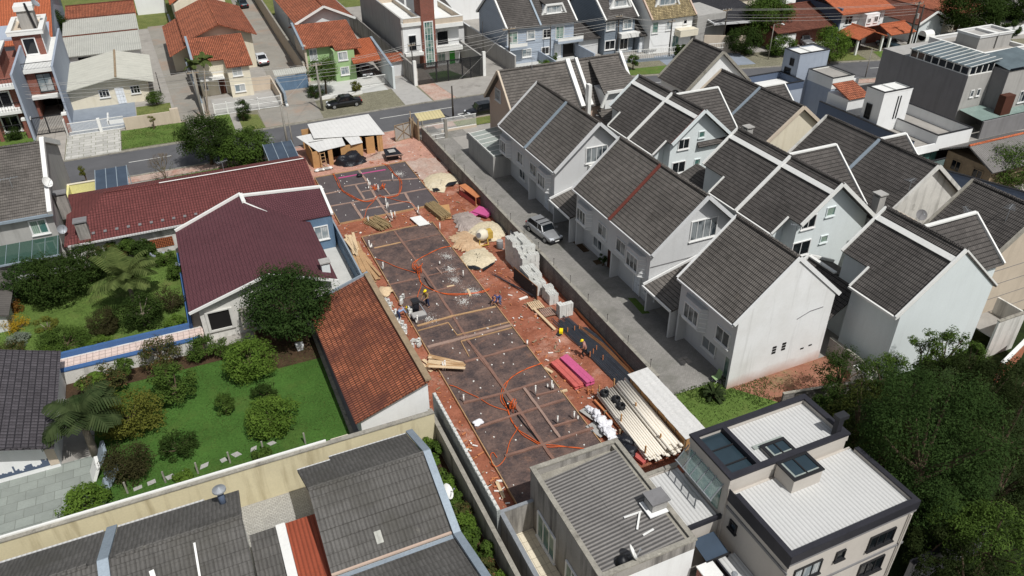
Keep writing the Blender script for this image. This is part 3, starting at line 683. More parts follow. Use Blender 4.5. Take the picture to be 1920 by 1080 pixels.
# grey gable trims in the shadow below the verges
for nm, ya, yb, lab in (('carport', 38.55, 41.8, 'tiled carport roof between the townhouses with the red flashing and the blank gable'), ('carport', 54.95, 58.4, 'tiled carport roof above the parked silver hatchback')):
    t = thing('carport', lab, 'carport', (33, (ya+yb)/2, 0), 'carports between the townhouses')
    y1_ = yb+.7
    b = MB(); b.slope((30.2, y1_, 2.8), (30.2, ya-.02, 2.8), (36.2, ya-.02, 4.5), (36.2, y1_, 4.5), .14); b.build('roof', m.tile, t)
    b = MB(); b.beam((30.15, ya, 2.74), (30.15, y1_, 2.74), .12, .16); b.beam((30.2, y1_-.06, 2.92), (36.2, y1_-.06, 4.62), .12, .2); b.build('gutter', m.frame, t)
    b = MB(); b.box(30.4, 31.5, ya+.25, ya+.43, 0, 2.7); b.box(36.1, 36.25, ya, yb, 0, 4.3); b.build('wall', m.wall, t)
t = thing('air_conditioner', 'white air conditioner under the gable window of the first townhouse', 'air conditioner', (34.75, 59.0, 5.1))
b = MB(); b.box(34.3, 35.25, 58.8, 59.17, 5.0, 5.6); b.build('case', m.white, t)
b = MB(); b.tube([(34.65, 58.79, 5.3), (34.65, 58.77, 5.3)], .22, 14); b.tube([(34.65, 58.765, 5.3), (34.65, 58.75, 5.3)], .07, 10); b.build('fan_grille', m.greyd, t)

def cross_gable(t, xr, xb, cy, ya, wm, trim=None):
    if 1:
        q = min(4.9, cy-ya-.3); b = MB(); zc = ZR-(ZR-ZE)/5.2*q; xc = xb+.35
        b.slope((xr, cy-q, zc), (xc, cy-q, zc), (xc, cy, ZR-.02), (xr, cy, ZR-.02), .14); b.slope((xc, cy+q*.8, ZR-.02-(ZR-zc)*.8), (xr, cy+q*.8, ZR-.02-(ZR-zc)*.8), (xr, cy, ZR-.02), (xc, cy, ZR-.02), .14)
        o = b.build('cross_roof', m.tile2, t)
        b = MB(); b.beam((xc-.06, cy-q, zc+.1), (xc-.06, cy, ZR+.08), .14, .22); b.beam((xr, cy, ZR+.08), (xc, cy, ZR+.08), .3, .12); b.beam((xc-.061, cy+q*.8, ZR-(ZR-zc)*.8+.1), (xc-.061, cy, ZR+.079), .138, .22); b.build('verge_trim', trim or m.white, o)
        b = MB(); b.slab([(xc-.3, cy-q+.3, 0), (xc-.3, cy+q*.7, 0), (xc-.3, cy+q*.7, ZR-(ZR-zc)*.72-.3), (xc-.3, cy, ZR-.3), (xc-.3, cy-q+.3, zc-.1)], 0, 0, V((-1.2, 0, 0))); b.build('cross_wall', wm, t)
def second_row(label, ya, yn, yf, ye, cross, cy, wins, near_notch=True, party=None, redv=False, gov=.75):
    "ya near gable, yn end of near notch, yf far end of the full eave, ye far end of the notch"
    t = thing('townhouse', label, 'townhouse', (45.7, (ya+ye)/2, 0), 'grey roofed townhouses of the estate')
    xe, xr, xb = 40.85, 45.7, 50.55; k = (ZR-ZE)/(xr-xe); xn = 42.3; zn = ZE+k*(xn-xe)
    b = MB(); zw = ZE+k*.4-.17
    b.slab([(xe+.4, yn+gov-.02, 0), (xb-.4, yn+gov-.02, 0), (xb-.4, yn+gov-.02, zw), (xr, yn+gov-.02, ZR-.17), (xe+.4, yn+gov-.02, zw)], 0, 0, V((0, yf-yn-gov, 0)))
    z2 = zn+k*.3-.17
    if yn > ya: b.slab([(xn+.3, ya+gov, 0), (xb-.402, ya+gov, 0), (xb-.402, ya+gov, zw-.002), (xr, ya+gov, ZR-.172), (xn+.3, ya+gov, z2)], 0, 0, V((0, yn-ya-.002, 0)))
    b.slab([(xn+.3, yf-.018, 0), (xb-.402, yf-.018, 0), (xb-.402, yf-.018, zw-.002), (xr, yf-.018, ZR-.172), (xn+.3, yf-.018, z2)], 0, 0, V((0, ye-yf-.1, 0)))
    b.build('wall', m.wallb, t)
    b = MB()
    b.slope((xe, yf, ZE), (xe, yn, ZE), (xr, yn, ZR), (xr, yf, ZR), .14)
    if yn > ya: b.slope((xn, yn-.001, zn), (xn, ya, zn), (xr, ya, ZR), (xr, yn-.001, ZR), .14)
    b.slope((xn, ye, zn), (xn, yf+.001, zn), (xr, yf+.001, ZR), (xr, ye, ZR), .14)
    b.slope((xb, ya, ZE), (xb, ye, ZE), (xr, ye, ZR), (xr, ya, ZR), .14)
    r = b.build('roof', m.tile2, t)
    b = MB(); n = int((ye-ya)/.4)
    for i in range(n):
        b.tube([(xr, ya+(ye-ya)*i/n, ZR+.02), (xr, ya+(ye-ya)*(i+1)/n, ZR+.045)], [.13, .15], 6)
    b.build('ridge_cap', m.tile2, r)
    up = (-k, 0, 1); h = V(up).normalized()*.09
    b = MB(); xs = 44.95; b.beam(V((xs, ya+.15, ZE+k*(xs-xe)))+h, V((xs, ye-.1, ZE+k*(xs-xe)))+h, .42, .1, up=up); b.build('ridge_flashing', m.white, t)
    b = MB()
    b.beam(V((xn if yn > ya else xe, ya+.06, zn if yn > ya else ZE))+h*.5, V((xr, ya+.06, ZR))+h*.5, .14, .32, up=up); b.beam((xr, ya+.06, ZR+.05), (xb, ya+.06, ZE+.05), .138, .3 if gov > .2 else .12); b.build('verge_trim', m.white if not redv else m.wallb, t); b = MB()
    b.beam(V((xn, ye-.06, zn))+h*.5, V((xr, ye-.06, ZR))+h*.5, .16, .32, up=up); b.beam((xr, ye-.06, ZR+.05), (xb, ye-.06, ZE+.05), .158, .3)
    b.build('verge_trim', m.white if not redv else m.wallb, t)
    if redv:
        b = MB(); b.beam(V((xn, ya+.2, zn))+h*1.6, V((xr, ya+.2, ZR))+h*1.6, .1, .06, up=up); b.build('red_flashing', m.redflash, t)
    b = MB(); b.beam((xe-.04, yn, ZE-.03), (xe-.04, yf, ZE-.03), .14, .16); b.beam((xe, yf-.02, ZE+.08), (xn, yf-.02, zn+.08), .12, .14, up=up)
    if yn > ya: b.beam((xe, yn+.02, ZE+.08), (xn, yn+.02, zn+.08), .12, .14, up=up)
    b.build('gutter', m.white, t)
    if party:
        b = MB(); b.beam(V((xe-.05, party, ZE))+h, V((xr, party, ZR))+h, .28, .16, up=up); b.build('party_flashing', m.white, t)
    if cross: cross_gable(t, xr, xb, cy, ya, m.wallb)
    for x0, x1, z0, z1, c in wins: winy(t, ya+gov, x0, x1, z0, z1, cols=c, fm=m.frame if c > 1 else m.wallb, gm=m.glassd if c > 1 else m.glassg)
    return t
R2a = second_row('dark roofed townhouse with a red line along its verge in the second row', 57.0, 58.1, 66.8, 69.0, True, 62.1, [(45.75, 46.5, 6.85, 7.55, 1), (43.45, 44.75, 6.0, 7.1, 2), (43.0, 44.6, 3.5, 4.75, 2), (45.65, 46.4, 3.95, 4.65, 1)], party=62.6, redv=True)
R2b = second_row('dark roofed townhouse with a white party strip and small chimney in the second row', 39.2, 40.75, 49.1, 52.2, True, 45.5, [(45.35, 46.3, 6.75, 7.6, 1), (42.95, 44.4, 6.1, 7.3, 2), (42.5, 44.4, 3.6, 5.0, 2), (45.4, 46.2, 4.3, 5.0, 1)], party=45.2)
R2c = second_row('dark roofed townhouse with a tall blank gable above the trees', 28.05, 28.05, 32.4, 35.0, True, 31.6, [], gov=.1)
# annexes between second row houses
t = thing('lean_to', 'small tiled lean-to roof with white edges between two second row townhouses', 'lean-to', (40, 36.7, 0))
b = MB(); b.slope((39.9, 38.2, 3.0), (39.9, 32.6, 3.0), (42.58, 32.6, 4.7), (42.58, 38.2, 4.7), .12); b.slope((45.4, 35.3, 3.5), (45.4, 38.2, 3.5), (42.62, 38.2, 4.7), (42.62, 35.3, 4.7), .12); b.build('roof', m.tile2, t)
b = MB(); b.beam((39.9, 38.1, 3.15), (42.6, 38.1, 4.85), .2, .2); b.beam((42.6, 38.1, 4.85), (45.4, 38.1, 3.65), .198, .2); b.beam((42.6, 35.3, 4.82), (42.6, 38.0, 4.82), .3, .12); b.build('verge_trim', m.white, t)
b = MB(); b.box(40.2, 45.2, 35.5, 38.0, 0, 3.0); b.build('wall', m.wallb, t)
t = thing('lean_to', 'small tiled lean-to roof under the gable with the red verge line', 'lean-to', (42, 54.5, 0))
b = MB(); b.slope((41.2, 56.9, 2.9), (41.2, 53.0, 2.9), (45.4, 53.0, 4.6), (45.4, 56.9, 4.6), .12); b.build('roof', m.tile2, t)
b = MB(); b.box(41.5, 45.4, 53.2, 56.7, 0, 2.7); b.build('wall', m.wallb, t)

def third_row(label, x0, x1, y0, y1, party, wm, trim, near=True, gable=True):
    t = thing('townhouse', label, 'townhouse', ((x0+x1)/2, (y0+y1)/2, 0), 'grey roofed townhouses of the estate')
    xr = (x0+x1)/2; k = (ZR-ZE)/(xr-x0); zw = ZE+k*.4-.17
    walls_gable(t, x0+.4, x1-.4, y0+.35, y1-.2, zw, ZR-.17, 'y', wm)
    roof_gable(t, x0, x1, y0, y1, ZE, ZR, 'y', m.tile2, trim=trim, tw=.2)
    if party:
        up = (-k, 0, 1); h = V(up).normalized()*.09
        b = MB(); b.beam(V((x0, party, ZE))+h, V((xr, party, ZR))+h, .3, .1, up=up); b.build('party_flashing', m.metalb, t); cross_gable(t, xr, xr+2.7, party, y0, wm)
    return t
R3a = third_row('grey townhouse with a weathered broad gable edge nearest the street', 54.6, 63.9, 72.2, 78.2, None, m.wallw, m.capgrey)
R3b = third_row('grey townhouse with a cream gable panel between blue and grey roofs', 49.6, 60.2, 53.9, 66.8, 60.3, m.cream, m.beige)
R3c = third_row('grey townhouse with a stained white gable and a tan box behind it', 50.1, 60.4, 38.6, 51.2, 44.8, m.grimew, m.grimew)
R3d = third_row('grey townhouse with a beige end wall at the right of the photo', 50.2, 60.8, 29.7, 35.6, None, m.beige, m.capgrey)
b = MB()
for i in range(4): b.box(50.8, 60, 30.03, 30.046, 1.1+i*1.35, 1.14+i*1.35)
b.build('joint_lines', m.greyd, R3d)
t = thing('water_tank_box', 'tan rendered tank box on the roof edge behind a white gable', 'tank box', (48.6, 36.6, 7))
b = MB(); b.box(49.2, 51.0, 36.2, 37.8, 0, 6.9); b.build('body', m.cream, t); b = MB(); b.box(49.1, 51.1, 36.1, 37.9, 6.9, 7.02); b.build('lid', m.beige, t)
dish('dark satellite dish beside the tan tank box', (51.8, 36.4, 6.7), -2.0, .6, .45, m.greyd)
dish('black satellite dish on the ridge strip of a second row roof', (46.5, 63.3, 9.0), -2.2, .7, .4, m.dark)
for x, y, lab in ((50.3, 56.0, 'grey chimney at the end of the red edged gable'), (50.6, 39.6, 'grey capped chimney behind the white party strip gable')):
    t = thing('chimney', lab, 'chimney', (x, y, 5.5)); chimney(t, x-.35, x+.35, y-.35, y+.35, 5.2, 7.7, m.greyw, name='stack')

# beige house by the street with ridge along the street
t = thing('beige_house', 'beige gabled house by the street with white roof parapets and a dormer', 'house', (40, 76.7, 0))
walls_gable(t, 33.0, 47.8, 73.0, 80.4, 5.95, 9.6, 'x', m.pink)
roof_gable(t, 32.5, 48.0, 72.6, 80.8, 5.75, 9.85, 'x', m.tile, trim=m.beige, tw=.2)
winx(t, 33.0, 77.0, 78.6, 6.1, 7.5, cols=4)
for x in (41.0, 42.1, 47.9):
    b = MB(); b.beam((x, 72.5, 5.95), (x, 76.7, 10.1), .34 if x > 41.5 else .5, .4); b.build('parapet', m.white, t)
b = MB(); b.box(43.3, 47.4, 71.6, 75.0, 5.6, 7.5); d = b.build('dormer', m.wallw, t)
b = MB(); b.slope((42.9, 71.2, 7.5), (47.7, 71.2, 7.5), (46.8, 76.2, 9.9), (43.6, 76.2, 9.9), .15); b.build('dormer_roof', m.tile, d)
b = MB(); b.beam((43.2, 71.15, 7.62), (47.5, 71.15, 7.62), .2, .3); b.beam((43.2, 71.16, 7.5), (42.6, 71.16, 6.0), .2, .3); b.beam((47.5, 71.16, 7.5), (48.0, 71.16, 6.2), .2, .3); b.build('dormer_trim', m.white, d)
winy(d, 71.6, 45.0, 46.8, 5.9, 7.2, cols=2, gm=m.glassd)
b = MB(); b.slope((42.4, 69.4, 4.6), (48.2, 69.4, 4.6), (48.2, 71.8, 5.6), (42.4, 71.8, 5.6), .14); b.build('lower_roof', m.tile, t)
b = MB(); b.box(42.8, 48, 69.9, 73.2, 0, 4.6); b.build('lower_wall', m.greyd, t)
b = MB(); b.box(41.45, 41.85, 72.2, 72.9, 5, 8.4); b.build('chimney', m.white, t)
t = thing('canopy_yard', 'grey walled lean-to with a milky glass canopy beside the driveway', 'lean-to', (30.5, 75, 0))
A_, B_, C_, D_ = g(880, 249, 2.6), g(922, 294, 2.6), g(940, 272, 2.6), g(910, 237, 2.6)
x0 = (A_.x+B_.x)/2; y0 = B_.y; y1 = A_.y
b = MB(); b.box(x0, x0+.16, y0, y1, 0, 2.45); b.box(x0+.16, x0+2.2, y0, y0+.16, 0, 2.45); b.build('wall', m.greyw, t)
b = MB(); b.slab([(x0+.1, y0+.1, 2.5), (33.0, y0+.1, 2.75), (33.0, y1, 2.75), (x0+.1, y1, 2.5)], .03); o = b.build('canopy', m.paleglass, t)
b = MB()
for i in range(7): y = y0+.3+(y1-y0-.4)*i/6; b.beam((x0+.1, y, 2.56), (33, y, 2.81), .06, .06)
b.beam((x0+.05, y0, 2.62), (x0+.05, y1, 2.62), .08, .1); b.build('rafters', m.white, o)
rectp('yard_floor', x0, 33.2, y0, 84, .036, m.conc)

# ------------------------------------------------------------------ houses on the left
t = thing('red_roof_house', 'long low house with a dark red hipped tile roof', 'house', (0, 73.5, 0))
zE, zr = 3.0, 4.75; yS, yN, yr = 68.1, 79.2, 74.0; xw, xE = -11.9, 10.25
b = MB(); b.slope((xw, yS, zE), (xE, yS, zE), (xE, yr, zr), (-8.3, yr, zr), .12, .36, .02)
b.slope((xE, yN, zE), (xw, yN, zE), (-8.3, yr, zr), (xE, yr, zr), .12, .36, .02)
b.slope((xw, yN, zE), (xw, yS, zE), (-8.3, yr, zr), (-8.3, yr, zr), .12, .36, .02); r = b.build('roof', m.red, t)
b = MB()
for i in range(36):
    x = -8.3+i*.515; b.tube([(x, yr, zr+.03), (x+.52, yr, zr+.05)], [.12, .14], 6)
b.build('ridge_cap', m.red, r)
b = MB(); b.tube([(-3.5, yr-.09, zr+.13), (xE-.2, yr-.09, zr+.13)], .05, 5); b.build('ridge_mortar', m.white, r)
b = MB(); b.box(-11.5, 10.0, 68.5, 78.8, 0, 3.0); b.build('wall', m.grimew, t)
b = MB(); b.beam((-11.6, 68.02, 2.98), (1.4, 68.02, 2.98), .14, .14); b.build('gutter', m.whmetal, t)
for x0, x1 in ((-6.6, -3.4), (-2.0, .5), (-8.3, -7.6)):
    b = MB(); b.box(x0, x1, 68.44, 68.5, 1.0, 1.9); b.build('lattice_vent', m.lattice, t)
for i in range(12): b = MB(); b.box(-10.6+i*.95, -10.35+i*.95, 68.9, 69.3, 3.3, 3.36); b.build('vent_tile', m.greyd, r)
for x, y, z1, lab in ((-10.2, 68.9, 4.6, 'grimy square chimney at the front edge of the red roof'), (-11.9, 75.0, 4.9, 'grimy chimney with a wide cap at the left end of the red roof')):
    c = thing('chimney', lab, 'chimney', (x, y, 2.5)); chimney(c, x-.45, x+.45, y-.4, y+.4, 2.6, z1, m.grime, m.greyd, 'stack')

t = thing('maroon_roof_house', 'house with a broad maroon roof and a stained white front gable', 'house', (3, 60, 0))
walls_gable(t, -2.3, 7.8, 53.35, 66.5, 3.2, 4.85, 'y', m.grimew, rp=.54)
b = MB(); xr = 3.15
b.slope((-2.95, 66.6, 3.15), (-2.95, 52.9, 3.15), (xr, 52.9, 5.0), (xr, 67.8, 5.0), .1, .3, .015); b.slope((8.3, 52.9, 3.1), (8.3, 63.6, 3.1), (xr, 67.0, 5.0), (xr, 52.9, 5.0), .1, .3, .015)
b.slope((6.6, 63.5, 3.45), (10.3, 63.5, 3.45), (10.2, 67.4, 4.45), (3.2, 67.4, 4.98), .1, .3, .015)
r = b.build('roof', m.maroon, t)
b = MB(); b.beam((-2.95, 66.6, 3.27), (xr, 67.8, 5.12), .2, .24); b.beam((xr, 67.75, 5.1), (3.2, 66.0, 5.08), .34, .18); b.beam((3.2, 67.4, 5.1), (10.3, 67.4, 4.56), .3, .2); b.beam((10.28, 67.4, 4.54), (10.32, 63.4, 3.55), .24, .2); b.build('roof_edge', m.white, r)
b = MB(); b.beam((-2.95, 52.85, 3.1), (xr, 52.85, 4.95), .12, .2); b.beam((xr, 52.85, 4.95), (8.3, 52.85, 3.05), .118, .2); b.build('verge_trim', m.white, r)
b = MB(); b.tube([(3.2, 66.0, 5.06), (6.6, 63.5, 3.55)], .07, 5); b.build('valley_strip', m.white, r)
b = MB(); b.box(7.9, 10.3, 63.6, 67.2, 0, 3.4); b.build('side_wall', m.bluewall, t)
winy(t, 63.6, 8.5, 9.8, 1.1, 2.5, gm=m.glassc)
b = MB(); b.box(-1.75, -.2, 53.32, 53.35, .9, 2.5); o = b.build('opening', m.dark, t)
b = MB(); b.box(-1.95, .05, 53.2, 53.35, .75, .9); b.box(-1.95, -1.75, 53.2, 53.34, .9, 2.6); b.box(-.2, .05, 53.2, 53.34, .9, 2.6); b.box(-1.75, -.2, 53.2, 53.34, 2.5, 2.6); b.build('opening_surround', m.grimew, o)
c = thing('chimney', 'small pale chimney on the maroon roof near the blue fence', 'chimney', (7.6, 54.2, 3)); chimney(c, 7.35, 8.0, 54.0, 54.6, 2.8, 4.0, m.wallb, m.greyw, 'stack')
t = thing('pergola', 'weathered lean-to frame with clear sheets under the big dark tree', 'pergola', (2, 52, 0))
b = MB()
for x in (.6, 1.2, 1.8, 2.4, 3.0, 3.6, 4.2): b.beam((x, 53.2, 2.3), (x, 51.2, 1.75), .07)
b.beam((.5, 51.2, 1.75), (4.3, 51.2, 1.75), .1)
for x in (1.2, 2.6, 4.1): b.beam((x, 51.25, 0), (x, 51.25, 1.7), .1)
b.build('frame', m.woodg, t); b = MB(); b.slab([(.5, 51.15, 1.82), (4.3, 51.15, 1.82), (4.3, 53.2, 2.38), (.5, 53.2, 2.38)], .02); b.build('sheet', clearmat('dusty_sheet', (150, 146, 134), .6), t)
# raised tiled walk with blue parapets
t = thing('garden_walk', 'raised pink tiled walk between blue parapets along the gardens', 'garden walk', (-8, 53.4, 0))
b = MB(); b.box(-13, -2.35, 52.3, 54.1, 0, 1.0); b.build('base', m.grimew, t)
b = MB(); b.box(-13, -2.35, 52.52, 53.9, 1.0, 1.05); b.build('floor', m.tiles, t)
b = MB(); b.box(-13, -2.6, 52.1, 52.3, 0, 1.14); b.build('retaining_wall', m.grimew, t)
b = MB(); b.box(-13, -2.6, 52.06, 52.5, 1.142, 1.24); b.box(-13, -3.0, 54.1, 54.34, .9, 1.42); b.box(-3.3, -3.02, 54.34, 66, .9, 1.42); b.build('parapet', m.bluetrim, t)
b = MB(); b.box(-3.0, -2.4, 54.2, 66.2, .9, 1.0); b.build('side_path', m.beige, t)
# far left house with grey tile roof
t = thing('grey_roof_house', 'house at the left edge with a grey tile roof and white gable parapet', 'house', (-16, 78, 0))
walls_gable(t, -28, -12.5, 71.3, 87.4, 5.05, 8.4, 'x', m.greyw)
roof_gable(t, -28.5, -12.6, 70.9, 87.8, 5.0, 8.5, 'x', m.tile)
b = MB(); b.beam((-12.45, 70.7, 5.15), (-12.45, 79.35, 8.75), .36, .5); b.beam((-12.45, 79.35, 8.75), (-12.45, 88, 5.15), .358, .5); b.build('parapet', m.white, t)
b = MB(); b.beam((-28, 70.85, 4.95), (-12.3, 70.85, 4.95), .2, .22); b.build('gutter', m.metalb, t)
winy(t, 71.3, -14.45, -13.05, 3.1, 4.55, gm=m.glassg, fw=.12)
b = MB(); b.slab([(-28, 68.3, 2.3), (-12.5, 68.3, 2.3), (-12.5, 71.28, 2.7), (-28, 71.28, 2.7)], .04); o = b.build('glass_awning', m.greenglass, t)
b = MB(); b.beam((-28, 68.25, 2.28), (-12.4, 68.25, 2.28), .12, .14)
for i in range(6): x = -17.6+i; b.beam((x, 68.3, 2.33), (x, 71.3, 2.73), .03, .03)
b.build('awning_frame', m.metalb, o)
b = MB(); b.box(-28, -12.6, 67.9, 68.0, 0, 1.2); b.build('low_wall', m.wallw, t)
dish('pale satellite dish on the white parapet of the left house', (-12.35, 73.4, 6.4), -.6, .5, .5)
dish('grey satellite dish by the red roof corner', (-11.9, 70.0, 3.3), -1.3, .4, .4, m.steelgrey)
# dark roofed outbuilding bottom left
t = thing('outbuilding', 'low outbuilding with violet grey tiles and a skyline painted on its white wall', 'outbuilding', (-16, 47, 0))
b = MB(); b.slope((-11.7, 42.2, 2.6), (-11.7, 52.6, 2.6), (-19, 52.6, 5.2), (-19, 42.2, 5.2), .14, .38, .03); b.build('roof', m.slateL, t)
b = MB(); b.slab([(-28, 43.4, 0), (-12.1, 43.4, 0), (-12.1, 43.4, 2.5), (-19, 43.4, 4.95), (-28, 43.4, 4.95)], 0, 0, V((0, 8.8, 0))); b.build('wall', m.wallw, t)
b = MB(); rnd = random.Random(3)
for i in range(46):
    x = -17.2+i*.105; hh = .12+rnd.random()*.25+(.55 if i == 25 else 0)+(.4 if 30 < i < 35 else 0)*rnd.random()+(.5 if i > 38 else 0)*rnd.random()
    b.box(x, x+.1, 43.38, 43.399, .35, .35+hh)
b.build('skyline_mural', m.navy, t)
b = MB(); b.box(-12.62, -12.1, 43.37, 43.399, .3, 2.3); b.build('door', m.beige, t)
t = thing('shed', 'narrow brown roofed shed at the left edge', 'shed', (-16.4, 62, 0)); b = MB(); b.slope((-15.6, 59.5, 2.4), (-15.6, 66.6, 2.4), (-18.2, 66.6, 3.2), (-18.2, 59.5, 3.2), .1, 0); b.build('roof', m.shed, t); b = MB(); b.box(-20, -15.9, 59.8, 66.4, 0, 2.4); b.build('wall', m.wall, t)

# orange roofed garage along the site
t = thing('garage_building', 'long garage with a mossy orange clay roof beside the site', 'garage', (8, 44, 0))
b = MB(); b.slope((5.3, 51.2, 2.35), (5.5, 36.95, 2.35), (10.6, 36.95, 4.1), (10.35, 51.2, 4.1), .12, .36, .03); r = b.build('roof', m.clayold, t)
b = MB(); b.beam((10.5, 36.95, 4.16), (10.28, 51.2, 4.16), .42, .14); b.build('top_coping', m.woodg, r)
b = MB(); b.beam((5.3, 51.2, 2.47), (10.4, 51.2, 4.22), .16, .2); b.build('verge_trim', m.metalb, r)
b = MB(); b.slab([(5.9, 37.25, 0), (10.5, 37.25, 0), (10.5, 37.25, 3.95), (5.9, 37.25, 2.4)], 0, 0, V((0, 13.7, 0))); b.build('wall', m.wallw, t)
b = MB(); b.box(5.56, 5.88, 37.3, 50, 0, .06); struct('drain_channel', b, m.greyd)
t = thing('boundary_wall', 'long pale yellow wall with a weathered top below the garden', 'wall', (-5, 35.4, 0))
b = MB(); b.box(-30, 10.2, 35.25, 35.45, 0, 2.85); b.build('render', m.yellow, t)
b = MB(); b.box(-30, 10.2, 35.2, 35.52, 2.85, 2.93); b.build('coping', m.capgrey, t)
b = MB(); b.box(-30, 3.4, 35.44, 35.58, 2.94, 3.04); b.build('lip', m.white, t)
# rear gray house at the bottom (two tiled blocks)
t = thing('fibre_roof_house', 'large weathered grey tile roof with a pale flashing down its right edge', 'house', (4.5, 28, 0))
kk = (5.6-3.8)/4.2
b = MB(); b.slope((1.5, 25.2, 3.8), (7.75, 25.2, 3.8), (7.75, 29.5, 5.6), (1.5, 29.5, 5.6), .12, .62, .03)
b.slope((7.75, 33.0, 4.0), (3.15, 33.0, 4.0), (3.15, 29.5, 5.6), (7.75, 29.5, 5.6), .12, .62, .03); b.slope((3.149, 32.5, 4.23), (1.3, 32.5, 4.23), (1.5, 29.5, 5.6), (3.149, 29.5, 5.6), .12, .62, .03)
b.slope((7.75, 24.9, 3.8), (1.6, 24.9, 3.8), (1.6, 19.5, 5.8), (7.75, 19.5, 5.8), .12, .62, .03); r = b.build('roof', m.tile3, t)
b = MB()
for i in range(15): x = 1.5+i*.417; b.tube([(x, 29.5, 5.62), (x+.42, 29.5, 5.65)], [.11, .13], 6)
b.build('ridge_cap', m.tile3, r)
b = MB(); b.beam((7.95, 19.5, 5.9), (7.95, 25.05, 3.95), .4, .14); b.beam((7.95, 25.05, 3.95), (7.95, 29.5, 5.72), .4, .138); b.beam((7.95, 29.5, 5.72), (7.95, 33.05, 4.12), .4, .139); b.build('edge_flashing', m.metalb, r)
b = MB(); b.box(1.55, 7.75, 24.92, 25.18, 3.72, 3.8); b.build('valley_gutter', m.metalb, r)
b = MB(); b.beam((1.5, 25.25, 3.9), (7.7, 25.25, 3.9), .12, .1); b.build('tile_edge', m.pink, r)
b = MB(); b.beam((1.3, 32.55, 4.2), (3.15, 32.55, 4.2), .1, .1); b.beam((3.15, 33.05, 3.97), (7.75, 33.05, 3.97), .1, .1); b.build('gutter', m.whmetal, r)
b = MB(); b.slab([(1.75, 32.3, 0), (1.75, 20, 0), (1.75, 20, 5.4), (1.75, 25.05, 3.7), (1.75, 29.5, 5.4), (1.75, 32.3, 4.1)], 0, 0, V((6.1, 0, 0))); b.build('wall', m.wallw, t)
b = MB(); b.slab([(4.0, 25.9, 4.16), (4.35, 25.9, 4.16), (4.35, 26.5, 4.42), (4.0, 26.5, 4.42)], .03, 0); b.build('pale_tile', m.fibroL, r)
t = thing('fibre_roof_house', 'weathered grey tile roof with a metal flue and a valley gutter at bottom left', 'house', (-9, 29, 0))
b = MB()
for x0, x1 in ((-24, -8.55), (-8.05, -1.9)):
    yf = 33.0 if x0 < -20 else 33.0
    b.slope((x0, 24.5, 3.2), (x1, 24.5, 3.2), (x1, 29.5, 5.2), (x0, 29.5, 5.2), .12, .62, .03)
    b.slope((x1, yf, 3.6), (x0, yf, 3.6), (x0, 29.5, 5.2), (x1, 29.5, 5.2), .12, .62, .03)
r = b.build('roof', m.tile3, t)
for i0, i1 in ((0, 36), (39, 53)):
    b = MB()
    for i in range(i0, i1): x = -24+i*.417; b.tube([(x, 29.5, 5.22), (x+.42, 29.5, 5.25)], [.11, .13], 6)
    b.build('ridge_cap', m.tile3, r)
b = MB(); b.beam((-8.3, 24.5, 3.3), (-8.3, 29.5, 5.3), .5, .1); b.beam((-8.3, 29.5, 5.3), (-8.3, 33.2, 3.6), .5, .098); b.build('valley_gutter', m.metalb, r)
b = MB(); b.beam((-24, 33.05, 3.6), (-8.7, 33.05, 3.6), .1, .12); b.beam((-8, 33.05, 3.6), (-3.7, 33.05, 3.6), .1, .12); b.build('gutter', m.whmetal, r)
b = MB(); b.slab([(-2.1, 32.6, 0), (-2.1, 24.8, 0), (-2.1, 24.8, 3.1), (-2.1, 29.5, 4.95), (-2.1, 32.6, 3.6)], 0, 0, V((-22, 0, 0))); b.build('wall', m.wallw, t)
b = MB(); b.beam((-4.25, 28.9, 5.12), (-4.3, 26, 3.98), .1, .06); b.build('mortar_patch', m.white, r); b = MB(); b.beam((-6.3, 28.3, 4.87), (-6.2, 27.6, 4.6), .22, .05); b.build('mortar_patch', m.white, r)
t = thing('flue', 'grey metal flue with a cone cap on the bottom left roof', 'flue', (-2.75, 32.0, 4))
b = MB(); b.tube([(-2.75, 31.9, 3.8), (-2.75, 31.9, 5.1)], .17, 12); b.build('pipe', m.navy, t, True)
b = MB(); b.tube([(-2.75, 31.9, 5.12), (-2.75, 31.9, 5.2), (-2.75, 31.9, 5.36)], [.36, .35, .03], 16); b.build('cap', m.steelgrey, t)
t = thing('covered_passage', 'narrow grey roof, white parapet and red corrugated strip between the two bottom roofs', 'passage roof', (0, 28, 0))
b = MB(); b.slope((-1.85, 20, 2.4), (-.5, 20, 2.4), (-.5, 30.1, 3.1), (-1.85, 30.1, 3.1), .1, 0); b.build('grey_roof', m.tile3, t)
b = MB(); b.box(-.48, .0, 20, 30.1, 0, 3.2); b.build('white_parapet', m.white, t)
b = MB(); b.slope((.02, 20, 2.4), (1.7, 20, 2.4), (1.7, 30.2, 3.0), (.02, 30.2, 3.0), .06, 0); b.build('red_roof', m.redmetal, t)
b = MB(); b.box(-1.85, 1.7, 29.9, 30.05, 0, 2.9); b.build('wall', m.wallw, t)
dish('white satellite dish on a bracket beside the bottom grey roof', (8.4, 27.9, 3.4), -.5, .6, .45)
